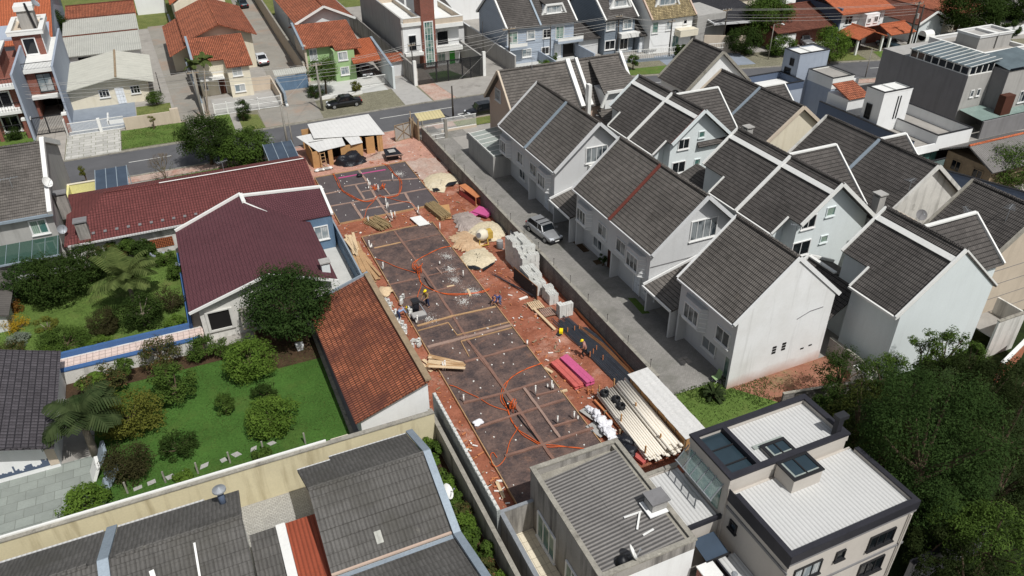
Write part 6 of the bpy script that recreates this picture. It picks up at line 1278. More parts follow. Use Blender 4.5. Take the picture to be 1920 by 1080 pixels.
# ------------------------------------------------------------------ construction site
def G8(ox, oy, s): return lambda a, b, z=.2: g(ox+a/s, oy+b/s, z)
q1 = G8(600, 280, 4.8); q7 = G8(480, 200, 3.6); q4 = G8(560, 400, 3.6); q6 = G8(780, 640, 3.6)
def smooth(pts, n=6):
    P = [pts[0]]+list(pts)+[pts[-1]]; out = []
    for i in range(1, len(P)-2):
        for k in range(n):
            t = k/n; a, b_, c, d = P[i-1], P[i], P[i+1], P[i+2]
            out.append(.5*((2*b_)+(c-a)*t+(2*a-5*b_+4*c-d)*t*t+(3*b_-a-3*c+d)*t**3))
    out.append(pts[-1]); return out
rnd = random.Random(5)
def foundation(label, x0, x1, y0, y1, mt, specs):
    t = thing('foundation_slab', label, 'foundation', ((x0+x1)/2, (y0+y1)/2, 0))
    b = MB(); nx, ny = int((x1-x0)/.4), int((y1-y0)/.4); import mathutils
    for i in range(nx+1):
        for j in range(ny+1):
            x = x0+(x1-x0)*i/nx; y = y0+(y1-y0)*j/ny
            b.v.append(V((x, y, .2+.02*mathutils.noise.noise(V((x*1.3, y*1.3, 2))))))
    for i in range(nx):
        for j in range(ny): k = i*(ny+1)+j; b.f.append((k, k+ny+1, k+ny+2, k+1)); b.m.append(0)
    b.build('membrane', mt, t, True)
    for p, q in (((x0, y0), (x1, y0)), ((x1, y0), (x1, y1)), ((x1, y1), (x0, y1)), ((x0, y1), (x0, y0))):
        b = MB(); b.beam((*p, .14), (*q, .14), .06, .28); b.build('formwork_board', m.wood, t)
    for ix, (p, q, w, mm) in enumerate(specs):
        b = MB(); p, q = V(p), V(q); n = max(2, int((q-p).length/.5)); d = (q-p).normalized(); a = V((-d.y, d.x, 0)); L = []
        for i in range(n+1):
            c = p.lerp(q, i/n); L.append((c+a*(w*.36)*rnd.uniform(.75, 1.2), c-a*(w*.36)*rnd.uniform(.75, 1.2)))
        for i in range(n):
            for z0, z1 in ((.21, .238+.0022*ix),):
                A, B = L[i], L[i+1]; b.hexa([(*A[1][:2], .17), (*B[1][:2], .17), (*B[0][:2], .17), (*A[0][:2], .17), (*A[1][:2], z1), (*B[1][:2], z1), (*B[0][:2], z1), (*A[0][:2], z1)])
        b.build('beam_strip', mm, t)
    b = MB(); A = (x1-x0)*(y1-y0)
    for i in range(int(A*.32)):
        x, y = rnd.uniform(x0, x1), rnd.uniform(y0, y1); s = rnd.uniform(.02, .05); a = rnd.random()*3
        b.obox((x, y, .25), (cos(a)*s, sin(a)*s, 0), (-sin(a)*s, cos(a)*s, 0), (0, 0, .03))
    o = b.build('spacer', m.pvcw, t); o['kind'] = 'stuff'
    return t
def L1(*p, w=.3, mm=None): return [(q1(*p[i]), q1(*p[i+1]), w, mm or m.beam) for i in range(len(p)-1)]
def L4(*p, w=.28, mm=None): return [(q4(*p[i]), q4(*p[i+1]), w, mm or m.beamred) for i in range(len(p)-1)]
def L6(*p, w=.28, mm=None): return [(q6(*p[i]), q6(*p[i+1]), w, mm or m.beamred) for i in range(len(p)-1)]
SL1 = foundation('upper foundation slab of black film with orange conduits next to the timber hut', 11.6, 21.9, 67.6, 79.2, m.membrane2,
    L1((40, 405), (190, 374)) + L1((215, 336), (420, 300)) + L1((545, 287), (885, 262)) + L1((85, 515), (500, 440)) + L1((500, 440), (960, 355)) + L1((360, 550), (800, 468)) + L1((345, 185), (430, 300), (500, 430), (650, 640), w=.36) + L1((320, 325), (400, 450)) + L1((290, 485), (380, 625), w=.36) + L1((765, 395), (800, 460), (895, 585), w=.36) + L1((165, 262), (345, 228), w=.22, mm=m.magenta) + L1((372, 222), (590, 185), w=.22, mm=m.magenta) + L1((375, 385), (560, 350), w=.2) + L1((570, 345), (630, 415), w=.2))
SL2 = foundation('long lower foundation slab of dusty black film running down the site', 12.85, 19.95, 26.6, 64.1, m.membrane,
    L4((510, 235), (690, 197), mm=m.wood, w=.24) + L4((690, 197), (960, 140), w=.14) + L4((645, 120), (700, 195), (850, 400), (1040, 690)) + L4((1040, 690), (1110, 810), (1230, 985), (1310, 1080)) + L4((600, 485), (830, 435), w=.2) + L4((860, 425), (1090, 375), w=.18) + L4((720, 575), (850, 545), w=.2) + L4((850, 545), (1060, 490), w=.2)
    + L4((800, 762), (1040, 695), mm=m.wood, w=.3) + L4((1040, 695), (1330, 632), mm=m.wood, w=.22) + L4((870, 905), (1140, 835), w=.4, mm=m.beam) + L4((1140, 835), (1445, 755), w=.34, mm=m.beam) + L4((1120, 1005), (1235, 975)) + L4((1235, 975), (1550, 890))
    + L4((805, 795), (1008, 740), mm=m.wood, w=.08) + L4((1008, 740), (1070, 825), mm=m.wood, w=.08) + L4((1070, 825), (1425, 735), mm=m.wood, w=.08) + L4((1095, 867), (1440, 775), mm=m.wood, w=.08) + L4((1095, 867), (1150, 970), mm=m.wood, w=.08)
    + L4((930, 370), (965, 410), w=.18, mm=m.beam) + L4((1000, 500), (1050, 490), w=.22, mm=m.woodp) + L4((1140, 515), (1160, 560), w=.28, mm=m.woodp)
    + L6((350, 0), (460, 130), (620, 360), (760, 560), (925, 800), w=.3) + L6((320, 420), (610, 350)) + L6((610, 350), (900, 258)) + L6((400, 592), (700, 490)) + L6((700, 490), (1005, 395)) + L6((810, 370), (990, 325), w=.2) + L6((730, 320), (860, 500), (975, 660), w=.26, mm=m.beam) + L6((600, 780), (840, 708)) + L6((840, 708), (1195, 590)) + L6((925, 578), (1090, 532), w=.2))
# plastered white spots and lime spills on the slabs
for i, (u, v, r) in enumerate(((880, 545, .5), (893, 548, .35), (868, 565, .45), (805, 597, .5), (845, 505, .5), (853, 525, .45), (838, 480, .45), (748, 326, .5))):
    b = MB(); c = g(u, v, .25)
    for k in range(260):
        a = rnd.random()*6.28; d = abs(rnd.gauss(0, r*1.5))*(.4+.6*abs(sin(a+.3))); s = rnd.uniform(.008, .026)*(1.2-min(1, d/(2*r))); p = c+V((cos(a)*d, sin(a)*d*1.3, 0))
        b.obox(p, (s, s*rnd.uniform(-.6, .6), 0), (-s*rnd.uniform(-.5, .5), s, 0), (0, 0, .012))
    o = tag(b.build('lime_spill', m.pvcw), 'white lime spilled over the dark slab film', 'spill', 'lime spills on the slabs', 'stuff')
# orange conduits
def conduit(label, pts, r=.035, strands=1, grp='orange conduits on the slabs'):
    b = MB(); P = smooth([p+V((0, 0, .07)) for p in pts], 5)
    for s_ in range(strands):
        off = (s_-(strands-1)/2)*.075; Q = []
        for i, p in enumerate(P):
            d = (P[min(i+1, len(P)-1)]-P[max(i-1, 0)]); d.z = 0; d = d.normalized() if d.length else V((1, 0, 0)); Q.append(p+V((-d.y, d.x, 0))*(off+.035*sin(i*.7+s_*1.9)+.05*sin(i*.23+s_*3)))
        b.tube(Q, r, 6)
    return tag(b.build('conduit', m.orange, None, True), label, 'conduit', grp)
conduit('orange conduit bundle curving along the left of the upper slab', [q7(*p) for p in ((520, 455), (545, 500), (575, 562), (640, 605), (720, 640), (790, 635), (818, 608))], .024, 3)
conduit('orange conduit bundle curving along the right of the upper slab', [q7(*p) for p in ((850, 388), (885, 400), (925, 450), (977, 505), (972, 580), (940, 608), (870, 615), (832, 600))], .024, 3)
conduit('thin orange conduit running down to the round poles', [q7(*p) for p in ((800, 635), (755, 680), (735, 730), (725, 772))], .025)
conduit('thin orange conduit crossing the upper slab towards its right edge', [q7(*p) for p in ((870, 615), (960, 640), (1040, 655), (1088, 705))], .025)
conduit('thick orange conduit looping across the lower slab to the navy worker', [q4(*p) for p in ((1025, 225), (960, 240), (860, 285), (790, 330), (772, 368), (805, 400), (820, 460), (870, 505), (960, 540), (1080, 552), (1220, 537), (1290, 515))], .03, 2)
conduit('thin orange conduit from the plank stack to the upright conduit bundle', [q4(*p) for p in ((515, 310), (600, 340), (680, 375), (790, 405))], .025)
conduit('thin orange conduit hanging down towards the grey mixer', [q4(*p) for p in ((830, 470), (815, 520), (798, 570))], .03)
conduit('thick orange conduit sweeping over the lower slab to the corrugated roof house', [q6(*p) for p in ((850, 150), (750, 190), (660, 235), (610, 290), (580, 350), (585, 410), (620, 470), (650, 550), (690, 600), (760, 655), (860, 705), (980, 715), (1150, 728))], .03, 2)
conduit('thin orange conduit from the left edge to the lower upright bundle', [q6(*p) for p in ((225, 300), (300, 330), (400, 380), (500, 430), (615, 472))], .026)
conduit('thin orange conduit curled in a loop at the lower left of the slab', [q6(*p) for p in ((690, 580), (640, 660), (600, 780), (555, 850), (520, 842), (500, 800), (517, 760), (545, 790))], .026)
for (c, h, lab) in ((q4(815, 400), .9, 'upright orange conduit bundle in the middle of the lower slab'), (q6(655, 470), .8, 'upright orange conduit bundle at the lower end of the slab'), (q7(800, 560), .5, 'short upright orange conduits between white pipes on the upper slab'), (q7(850, 555), .5, 'short upright orange conduits near the centre right of the upper slab')):
    b = MB()
    for k in range(9):
        a = rnd.random()*6.28; p = c+V((cos(a)*.22, sin(a)*.22, 0)); b.tube(smooth([p, p+V((rnd.uniform(-.1, .1), rnd.uniform(-.1, .1), h*.6)), p+V((rnd.uniform(-.25, .25), rnd.uniform(-.25, .25), h*rnd.uniform(.8, 1.1)))], 3), .03, 5)
    tag(b.build('conduit_bundle', m.orange, None, True), lab, 'conduit bundle')
# black hose on the slab and white pipe stubs
for P, lab in (((q4(850, 440), q4(880, 490), q4(915, 520)), 'black hose lying by the thick conduit loop on the lower slab'), ((q6(670, 480), q6(720, 550), q6(780, 620), q6(840, 690)), 'long black hose along the lower part of the slab'), ((q6(590, 380), q6(615, 430), q6(640, 470)), 'short black hose beside the sweeping conduit')):
    b = MB(); b.tube(smooth([p+V((0, 0, .06)) for p in P], 5), .045, 6); tag(b.build('hose', m.black, None, True), lab, 'hose')
stub0 = None
def stub(p, h, lean=0):
    global stub0
    if stub0 is None:
        stub0 = thing('pipe_stub', 'white plastic drain pipe standing upright in the slab', 'pipe', p, 'white pipe stubs standing in the slabs')
        b = MB(); b.tube([p, p+V((0, 0, 1))], .05, 8); b.build('pipe', m.pvcw, stub0, True); b = MB(); b.tube([p+V((0, 0, .93)), p+V((0, 0, 1.0))], .066, 8); b.build('socket', m.pvcw, stub0, True); o = stub0
    else: o = dup(stub0, p)
    o.scale = (1, 1, h); return o
for f, L in ((q7, ((755, 515), (765, 550), (772, 540), (762, 560), (805, 545), (828, 580), (880, 668), (893, 690), (885, 705), (915, 755), (922, 760), (940, 752), (760, 785), (1098, 715), (1092, 725), (925, 505))), (q4, ((480, 240), (487, 240), (495, 240), (568, 385), (574, 388), (796, 748), (804, 750), (953, 350), (1112, 435), (955, 120), (632, 30), (1542, 895), (975, 1058), (990, 1058))), (q6, ((185, 195), (198, 195), (323, 415), (806, 365), (888, 318), (915, 332), (924, 330), (955, 560), (1066, 530), (1092, 535), (752, 30)))):
    for i, p in enumerate(L): stub(f(*p), rnd.choice((.4, .55, .75, .9)))
# timber hut
t = thing('timber_hut', 'plywood site hut with white sheet roofs beside the street', 'hut', (16.5, 84, 0))
yb = 88.2
b = MB(); b.slab([(13.0, 84.6, 2.55), (20.9, 83.2, 2.2), (20.5, 88.6, 2.9), (13.1, 88.4, 2.9)], .03); b.slab([(11.3, 86.3, 2.42), (12.8, 81.6, 2.1), (16.0, 82.2, 2.1), (16.2, 86.4, 2.55)], .03); b.slab([(16.6, 82.0, 2.08), (18.0, 82.2, 2.08), (18.0, 85, 2.4), (16.2, 85, 2.4)], .03)
b.build('roof', m.shack, t)
b = MB(); b.box(12.2, 13.0, 81.9, 82.0, 0, 2.05); b.box(12.1, 12.2, 81.9, 86, 0, 2.2); b.box(13.9, 14.4, 81.95, 82.05, 0, 2.05); b.box(15.4, 17.9, 82.3, 82.4, 0, 2.0); b.box(18.05, 18.2, 83.4, 84.6, 0, 2.1); b.box(18.6, 19.0, 83.4, 83.5, 0, 2.1); b.box(18.62, 19.6, 83.3, 83.36, 0, 2.15); b.box(20.2, 20.4, 83.3, 83.4, 0, 2.1); b.box(19.95, 20.6, 83.36, 83.42, 0, 2.1); b.box(20.5, 20.6, 83.45, 88, 0, 2.1); b.box(12.2, 20.5, 87.9, 88.0, 0, 2.5); b.build('wall', m.ply, t)
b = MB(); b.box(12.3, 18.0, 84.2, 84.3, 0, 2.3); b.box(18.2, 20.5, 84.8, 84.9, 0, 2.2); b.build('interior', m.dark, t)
t = thing('ladder', 'short wooden ladder leaning on the left of the timber hut', 'ladder', (13.1, 81.6, 0)); b = MB()
for x in (12.95, 13.45): b.beam((x, 81.2, 0), (x, 81.75, 1.9), .07)
b.build('rail', m.wood, t); b = MB()
for i in range(5): b.beam((12.95, 81.3+i*.11, .35+i*.36), (13.45, 81.3+i*.11, .35+i*.36), .05)
b.build('rung', m.wood, t)
def lump(name, label, cat, c, r, mt, seed=1, sub=3, amp=.25, grp=None, flat=.0):
    import mathutils, bmesh
    bm = bmesh.new(); bmesh.ops.create_icosphere(bm, subdivisions=sub, radius=1); me = bpy.data.meshes.new(name)
    for v in bm.verts:
        n = mathutils.noise.fractal(v.co*1.4+V((seed*3.1, 0, 0)), 1, 2, 3); v.co *= 1+amp*n; v.co = V((v.co.x*r[0], v.co.y*r[1], max(v.co.z, -flat)*r[2]))
    bm.to_mesh(me); bm.free(); me.materials.append(mt); me.polygons.foreach_set('use_smooth', [True]*len(me.polygons))
    o = bpy.data.objects.new(name, me); COL.objects.link(o); o.location = c; return tag(o, label, cat, grp)
lump('tarp_pile', 'material heap covered with shiny black tarpaulin before the timber hut', 'covered heap', V((16.3, 81.6, .12)), (1.75, 1.0, 1.25), m.tarp, 4, 4, .3, flat=.1)
t = thing('saw_bench', 'dark covered saw bench with a pinkish board edge near the upper slab', 'bench', (21, 81, 0))
b = MB(); b.slab([(20.0, 80.0, .85), (21.9, 79.8, .85), (21.6, 81.8, 1.0), (20.2, 81.9, 1.0)], .12); b.build('top', m.tarp, t); b = MB(); b.beam((19.95, 79.95, .88), (21.95, 79.75, .88), .1, .08); b.build('edge_board', m.beam, t)
b = MB()
for p in ((20.1, 80.2), (21.7, 80.0), (20.3, 81.6), (21.4, 81.5)): b.beam((*p, .1), (*p, .8), .1)
b.box(20.4, 21.5, 80.4, 81.4, .1, .75); b.build('leg', m.dsheet, t)
b = MB(); b.box(20.5, 21.3, 80.5, 81.3, 1.0, 1.06); b.build('board', m.greyw, t)
t = thing('site_gate', 'open corrugated gate leaf with a wooden cross brace at the street end of the site', 'gate', (24, 85.7, 0)); A_, B_ = V((22.7, 85.5, 0)), V((25.0, 86.0, 0)); d = (B_-A_).normalized(); n = V((d.y, -d.x, 0)); z = V((0, 0, 1))
b = MB(); b.obox((A_+B_)/2+z*1.15, (B_-A_)/2, n*.015, z*1.0); b.build('sheet', m.gate, t)
b = MB(); o_ = n*.05
for p, q in ((A_+z*.15, B_+z*.15), (A_+z*2.15, B_+z*2.15), (A_+z*.1, A_+z*2.2), (B_+z*.1, B_+z*2.2), (A_+z*.15, B_+z*2.15), (A_+z*2.15, B_+z*.15), ((A_+B_)/2+z*.15, (A_+B_)/2+z*2.15)): b.beam(p+o_, q+o_, .09, .06)
b.build('brace', m.woodg, t)
for i, (x, y, h) in enumerate(((25.2, 86.1, 2.6), (25.5, 85.2, 2.4), (25.4, 84.6, 2.9))):
    b = MB(); b.beam((x, y, 0), (x+.05, y, h), .12); tag(b.build('post', m.woodg), ('split wooden post holding the open gate leaf', 'second wooden post behind the gate leaf', 'tallest wooden post at the end of the dark wall')[i], 'post')
b = MB(); b.box(25.3, 25.5, 84.6, 88, 0, 1.9); tag(b.build('plank_fence', m.woodg), 'weathered plank fence between site gate and driveway gate', 'fence')
# sand heaps
def heap(label, pts, mt, dome, seed, name='sand_heap'):
    b, o = blob('x', pts, .13, mt, 80, .1, seed, dome); return tag(b.build(name, mt, None, True), label, 'sand heap')
heap('flat cream sand heap beside the upper slab', [q1(*p, .2) for p in ((925, 270), (980, 225), (1080, 203), (1190, 215), (1245, 265), (1240, 300), (1130, 340), (1120, 380), (1010, 375), (950, 330))], m.sandc, .35, 3)
heap('cream sand heap behind the concrete mixer', [q1(*p, .2) for p in ((1290, 720), (1400, 660), (1550, 640), (1650, 690), (1670, 760), (1600, 820), (1480, 830), (1350, 770))], m.sandc, .5, 6)
heap('cream sand heap in front of the concrete mixer', [q1(*p, .2) for p in ((1260, 960), (1350, 890), (1480, 880), (1580, 960), (1585, 1000), (1500, 1070), (1340, 1080), (1275, 1020))], m.sandc, .35, 9)
for P, lab in (([q1(*p) for p in ((1090, 310), (1180, 305), (1245, 290), (1200, 330), (1120, 345))], 'black film scrap on the flat sand heap'), ([q1(*p) for p in ((1010, 360), (1060, 355), (1080, 375), (1030, 385))], 'small black film scrap at the edge of the flat sand heap'), ([q4(*p) for p in ((1140, 360), (1190, 358), (1240, 380), (1200, 385), (1150, 378))], 'black film scrap under the lower sand heap'), ([q4(*p) for p in ((1240, 380), (1330, 330), (1320, 345), (1250, 395))], 'thin black film edge along the lower sand heap')):
    b, _ = blob('x', P, .32, m.black, 30, .06, 2, .05); tag(b.build('film_scrap', m.tarp), lab, 'film')
# formwork rack, pink boards, poles, boards
t = thing('formwork_rack', 'orange wooden trough rack standing by the site wall', 'rack', (25.2, 67, 0)); A_, B_ = V((24.75, 69.0, 0)), V((25.25, 65.6, 0)); d = (B_-A_).normalized(); n = V((d.y, -d.x, 0))
b = MB(); b.obox((A_+B_)/2+n*-.25+z*1.1, (B_-A_)/2, n*.38, z*.03); b.build('top', m.woodo, t); b = MB(); b.obox((A_+B_)/2+z*.35+n*.1, (B_-A_)/2, n*.03, z*.28); b.obox((A_+B_)/2+z*.35-n*.55, (B_-A_)/2, n*.03, z*.28); b.build('side', m.woodred, t)
for k in (0, 1):
    for s_ in (.1, -.6): b = MB(); p = (A_, B_)[k]+n*s_; b.beam(p, p+z*1.08, .08); b.build('leg', m.woodo, t)
for i in range(5):
    b = MB(); c = V((25.2-i*.02, 63.7, .28+i*.055)); b.obox(c, V((.55, .35+.02*i, 0)), V((.45, -.75, 0)), (0, 0, .022)); tag(b.build('primed_board', m.magenta), 'magenta primed board in the small stack by the site wall', 'board', 'magenta boards by the site wall')
b = MB(); b.obox(g(893, 398, .4), V((.6, .25, .03)), V((.2, -.45, 0)), (0, 0, .015)); tag(b.build('primed_board', m.magenta), 'single magenta board lying on the gravel heap', 'board')
def stack(label, c, u, L, w, t_, rows, layers, mt, name='plank', grp=None, jit=.06, z0=.12, cat='plank', gap=1.04, rnd_end=.25, round_=False):
    u = V(u).normalized(); a = V((-u.y, u.x, 0)); c = V(c); base = None
    for l in range(layers):
        for r_ in range(rows):
            off = (r_-(rows-1)/2)*w*gap+rnd.uniform(-jit, jit)*w; s = rnd.uniform(-rnd_end, rnd_end); p = c+a*off+u*s+V((0, 0, z0+t_/2+l*t_*1.04)); ang = rnd.uniform(-jit, jit)*.25
            if base is None:
                b = MB()
                if round_: b.tube([(-L/2, 0, 0), (L/2, 0, 0)], [w/2, w/2*.85], 7)
                else: b.box(-L/2, L/2, -w/2, w/2, -t_/2, t_/2)
                o = base = b.build(name, mt)
            else: o = base.copy(); COL.objects.link(o)
            o.location = p; o.rotation_euler = (0, 0, atan2(u.y, u.x)+ang); tag(o, label, cat, grp or label)
stack('brown round pole in the neat bundle right of the upper slab', (21.15, 65.9, 0), (-.15, 1, 0), 3.5, .13, .12, 9, 4, m.pole, 'round_pole', round_=True, cat='pole', rnd_end=.1)
stack('brown round pole in the splayed bundle below the upper slab', (15.0, 66.0, 0), (-.35, 1, 0), 2.4, .12, .11, 12, 3, m.pole, 'round_pole', round_=True, cat='pole', jit=.5)
b = MB(); b.obox(g(830, 398, .25), V((.35, 1.3, .1)), V((.7, -.3, .1)), (0, 0, .02)); tag(b.build('plywood_sheet', m.ply), 'tan plywood sheet leaning beside the neat pole bundle', 'sheet')
b = MB(); b.obox(g(787, 414, .3), V((-.15, 1.0, 0)), V((.55, 0, 0)), (0, 0, .03)); tag(b.build('door_leaf', m.white), 'white door panel lying across the upper slab edge', 'panel')
stack('long raw board in the messy stack along the left fence', (11.75, 59.8, 0), (-.02, 1, 0), 5.2, .24, .05, 4, 7, m.wood, jit=.45, rnd_end=1.8, cat='board')
stack('pale raw board in the messy stack along the left fence', (11.6, 62.6, .35), (.06, 1, 0), 3.0, .24, .05, 3, 4, m.woodp, jit=.6, rnd_end=.9, cat='board')
for i in range(8):
    b = MB(); c = g(838+rnd.uniform(-4, 4), 673+i*2.2, .3+.05*i); a = -.55+rnd.uniform(-.25, .22); b.obox(c, V((cos(a), sin(a), 0))*1.35, V((-sin(a), cos(a), 0))*.12, (0, 0, .022)); tag(b.build('board', m.woodp if i % 2 else m.wood), 'loose raw board fanned out across the left slab edge', 'board', 'boards fanned over the slab edge')
for u, v, lab in ((797, 687, 'pale short board on the earth left of the fanned boards'), (805, 683, 'second pale short board left of the fanned boards')):
    b = MB(); b.obox(g(u, v, .2), V((-.25, .75, 0)), V((.12, .04, 0)), (0, 0, .02)); tag(b.build('board', m.woodp), lab, 'board')
stack('pink primed plank in the stack near the steel bars', (21.95, 37.95, 0), (.12, -1, 0), 3.4, .34, .045, 2, 9, m.woodpink, jit=.05, rnd_end=.06)
stack('faded red plank in the stack beside the pink planks', (21.1, 37.9, 0), (.1, -1, 0), 3.2, .34, .045, 2, 7, m.woodred, jit=.06, rnd_end=.08)
for p, q, lab in ((q4(1585, 640, .25), q4(1730, 785, .25), 'long raw beam lying on the earth beside the block pile'), (q6(920, 210, .25), q6(870, 180, .25), 'short pale offcut at the right slab edge'), (q6(975, 340, .2), q6(1020, 330, .2), 'pale offcut near the pink planks')):
    b = MB(); b.beam(p, q, .22, .1); tag(b.build('timber_beam', m.woodp), lab, 'beam')
b = MB(); c = g(938, 900+18, .2); b.obox(c, V((.06, .7, 0)), V((.1, 0, 0)), (0, 0, .02)); tag(b.build('board', m.woodp), 'pale short board near the toothed wall at the bottom of the site', 'board')
for i in range(60):
    y = rnd.uniform(28, 36.5); x = rnd.uniform(11.0, 12.6)
    if i < 34:
        b = MB(); a = rnd.uniform(-.5, .5); b.obox((x, y, .16), V((cos(a), sin(a), 0))*rnd.uniform(.12, .3), V((-sin(a), cos(a), 0))*.05, (0, 0, .02)); tag(b.build('wood_scrap', m.woodo if i % 3 else m.pvcw), 'small scrap on the earth strip beside the toothed block wall', 'scrap', 'scraps on the earth strip')
# concrete mixer
t = thing('concrete_mixer', 'dusty yellow framed concrete mixer with a pale drum between the sand heaps', 'concrete mixer', (22.9, 58.3, 0)); c = V((22.9, 58.4, 1.0)); ax = V((-.75, -.55, .35)).normalized()
b = MB(); b.tube([c-ax*.55, c-ax*.4, c, c+ax*.35, c+ax*.6], [.2, .52, .6, .5, .32], 16); b.build('drum', m.cream, t, True); b = MB(); b.tube([c+ax*.601, c+ax*.62], .24, 16); b.build('drum_mouth', m.greyd, t)
b = MB()
for p, q in (((22.4, 57.8, .1), (22.6, 58.2, 1.0)), ((23.3, 57.8, .1), (23.3, 58.4, 1.0)), ((22.5, 59.2, .1), (22.7, 58.7, 1.0)), ((23.5, 59.1, .1), (23.4, 58.6, 1.0)), ((22.4, 57.8, .2), (23.3, 57.8, .2)), ((22.5, 59.2, .2), (23.5, 59.1, .2))): b.beam(p, q, .07)
b.build('frame', mat('dull_yellow_paint', (188, 158, 74), var=.25, vs=3), t); b = MB(); b.obox((23.65, 58.5, .9), (.02, .4, 0), (.25, 0, 0), (0, 0, .35)); b.build('motor_cover', bpy.data.materials['dull_yellow_paint'], t)
t = thing('barrel', 'grey plastic barrel between the mixer and the block pile', 'barrel', (24.0, 56.7, 0)); b = MB(); b.tube([(24.0, 56.8, .1), (24.0, 56.8, .3), (24.0, 56.8, .7), (24, 56.8, .9)], [.28, .32, .32, .28], 14); b.build('body', m.greyd, t, True); b = MB(); b.tube([(24, 56.8, .9), (24, 56.8, .95)], [.3, .3], 14); b.build('rim', m.greyw, t)
def wheelbarrow(p, label, ang):
    t = thing('wheelbarrow', label, 'wheelbarrow', p); f = V((cos(ang), sin(ang), 0)); s_ = V((-f.y, f.x, 0)); p = V(p)
    b = MB(); b.hexa([p+f*.25+s_*-.2+z*.35, p+f*.25+s_*.2+z*.35, p+f*-.35+s_*.2+z*.35, p+f*-.35+s_*-.2+z*.35, p+f*.55+s_*-.36+z*.72, p+f*.55+s_*.36+z*.72, p+f*-.5+s_*.36+z*.66, p+f*-.5+s_*-.36+z*.66]); b.build('tray', m.greyw, t)
    b = MB(); b.tube([p+f*.55+s_*-.05+z*.2, p+f*.55+s_*.05+z*.2], .2, 12); b.build('wheel', m.rubber, t)
    b = MB()
    for k in (-1, 1): b.beam(p+f*.55+s_*.06*k+z*.2, p+f*-.95+s_*.3*k+z*.6, .04); b.beam(p+f*-.35+s_*.2*k+z*.4, p+f*-.4+s_*.24*k, .04)
    b.build('frame', m.steelgrey, t)
wheelbarrow(g(964, 447, .2), 'grey wheelbarrow standing at the right edge of the lower slab', 1.2)
# block piles
blk = None
def block(p, rz=0, lab='', grp='', up=False):
    global blk
    if blk is None:
        b = MB(); b.box(-.195, .195, -.095, -.06, -.095, .095); b.box(-.195, .195, .06, .095, -.095, .095)
        for x in (-.195, -.0175, .16): b.box(x, x+.035, -.06, .06, -.095, .095)
        o = blk = b.build('concrete_block', m.block)
    else: o = blk.copy(); COL.objects.link(o)
    o.location = p; o.rotation_euler = (0, pi/2 if up else 0, rz); return tag(o, lab, 'block', grp)
lab = 'hollow grey concrete block in the tall stacks along the site wall'; cells = []
for (x0, x1, y0, y1, hs, seed) in ((23.7, 25.4, 51.2, 55.0, 2.6, 1), (23.3, 24.9, 48.2, 51.0, 1.7, 2), (24.0, 25.2, 46.5, 48.0, 1.4, 3)):
    nx, ny = int((x1-x0)/.41), int((y1-y0)/.205); rr = random.Random(seed)
    H = [[max(2, int(hs/.2*(.9+.14*rr.random())-(1.5 if j < 3 else 0))) for j in range(ny)] for i in range(nx)]
    for i in range(nx):
        for j in range(0, ny): H[i][j] = H[i][j-j % 2]
    for i in range(nx):
        for j in range(ny):
            for k in range(H[i][j]):
                vis = 2 if k == H[i][j]-1 else (1 if (i == 0 or k >= H[i-1][j]) or (j == 0 or k >= H[i][j-1]) else 0)
                cells.append((vis, k, V((x0+.2+i*.41+rr.uniform(-.02, .02), y0+.1+j*.205, .2+k*.197))))
cells.sort(key=lambda c: (-c[0], -c[1]))
for c in cells[:206]: block(c[2], rnd.uniform(-.04, .04), lab, 'concrete blocks in the tall stacks')
b = MB()
for v_, k, p in cells[206:]: b.box(p.x-.195, p.x+.195, p.y-.097, p.y+.097, p.z-.095, p.z+.095)
tag(b.build('stacked_blocks', m.block), 'mass of grey concrete blocks inside the tall stacks along the site wall', 'block stack', None, 'stuff')
for i in range(50):
    x = 24.0+(i % 6)*.205; y = 44.6+(i//6 % 3)*.21; k = i//18; block(V((x, y, .32+k*.39+(.4 if i % 7 == 0 else 0)*0)), rnd.uniform(-.1, .1), 'concrete block stood on end at the near end of the stacks', 'concrete blocks stood on end', True)
for i in range(44):
    if i < 26: p = g(722+rnd.uniform(-6, 6)+i*1.6, 562+i*2.4, .25)
    elif i < 33: p = g(778+rnd.uniform(-7, 9), 641+rnd.uniform(-4, 8), .3)
    elif i < 40: p = g(770+rnd.uniform(-4, 6), 585+rnd.uniform(-9, 9), .42)
    else: p = g(754+rnd.uniform(-3, 3), 560+rnd.uniform(-6, 8), .5)
    block(p, rnd.uniform(-1, 1), 'pale concrete block scattered along the left side of the lower slab', 'concrete blocks scattered on the left', rnd.random() < .7)
t = thing('steel_mesh', 'dark welded mesh panel leaning against the block stacks', 'mesh panel', (23.2, 49.2, 0)); b = MB(); b.slab([(22.9, 51.3, .15), (23.35, 47.6, .15), (23.4, 47.6, 1.45), (22.98, 51.3, 1.45)], .04); b.build('mesh', m.mesh, t); b = MB(); b.beam((22.9, 51.3, 1.46), (23.4, 47.6, 1.46), .06); b.beam((23.38, 47.6, .15), (23.4, 47.6, 1.45), .06); b.build('frame', m.rust, t)
for k, (p, lab) in enumerate(((V((22.9, 46.9, .18)), 'pale wooden pallet lying before the block stacks'), (V((23.4, 45.6, .18)), 'pinkish pallet on the earth before the upright blocks'))):
    t = thing('pallet', lab, 'pallet', p); b = MB()
    for i in range(7): b.obox(p+V((-.5+i*.165, i*-.02, .1)), (.055, 0, 0), (0, .55, 0), (0, 0, .012))
    b.build('deck', m.woodp if k == 0 else m.beam, t); b = MB()
    for y in (-.5, 0, .5): b.box(p.x-.55, p.x+.55, p.y+y-.04, p.y+y+.04, p.z, p.z+.088)
    b.build('runner', m.woodg, t)
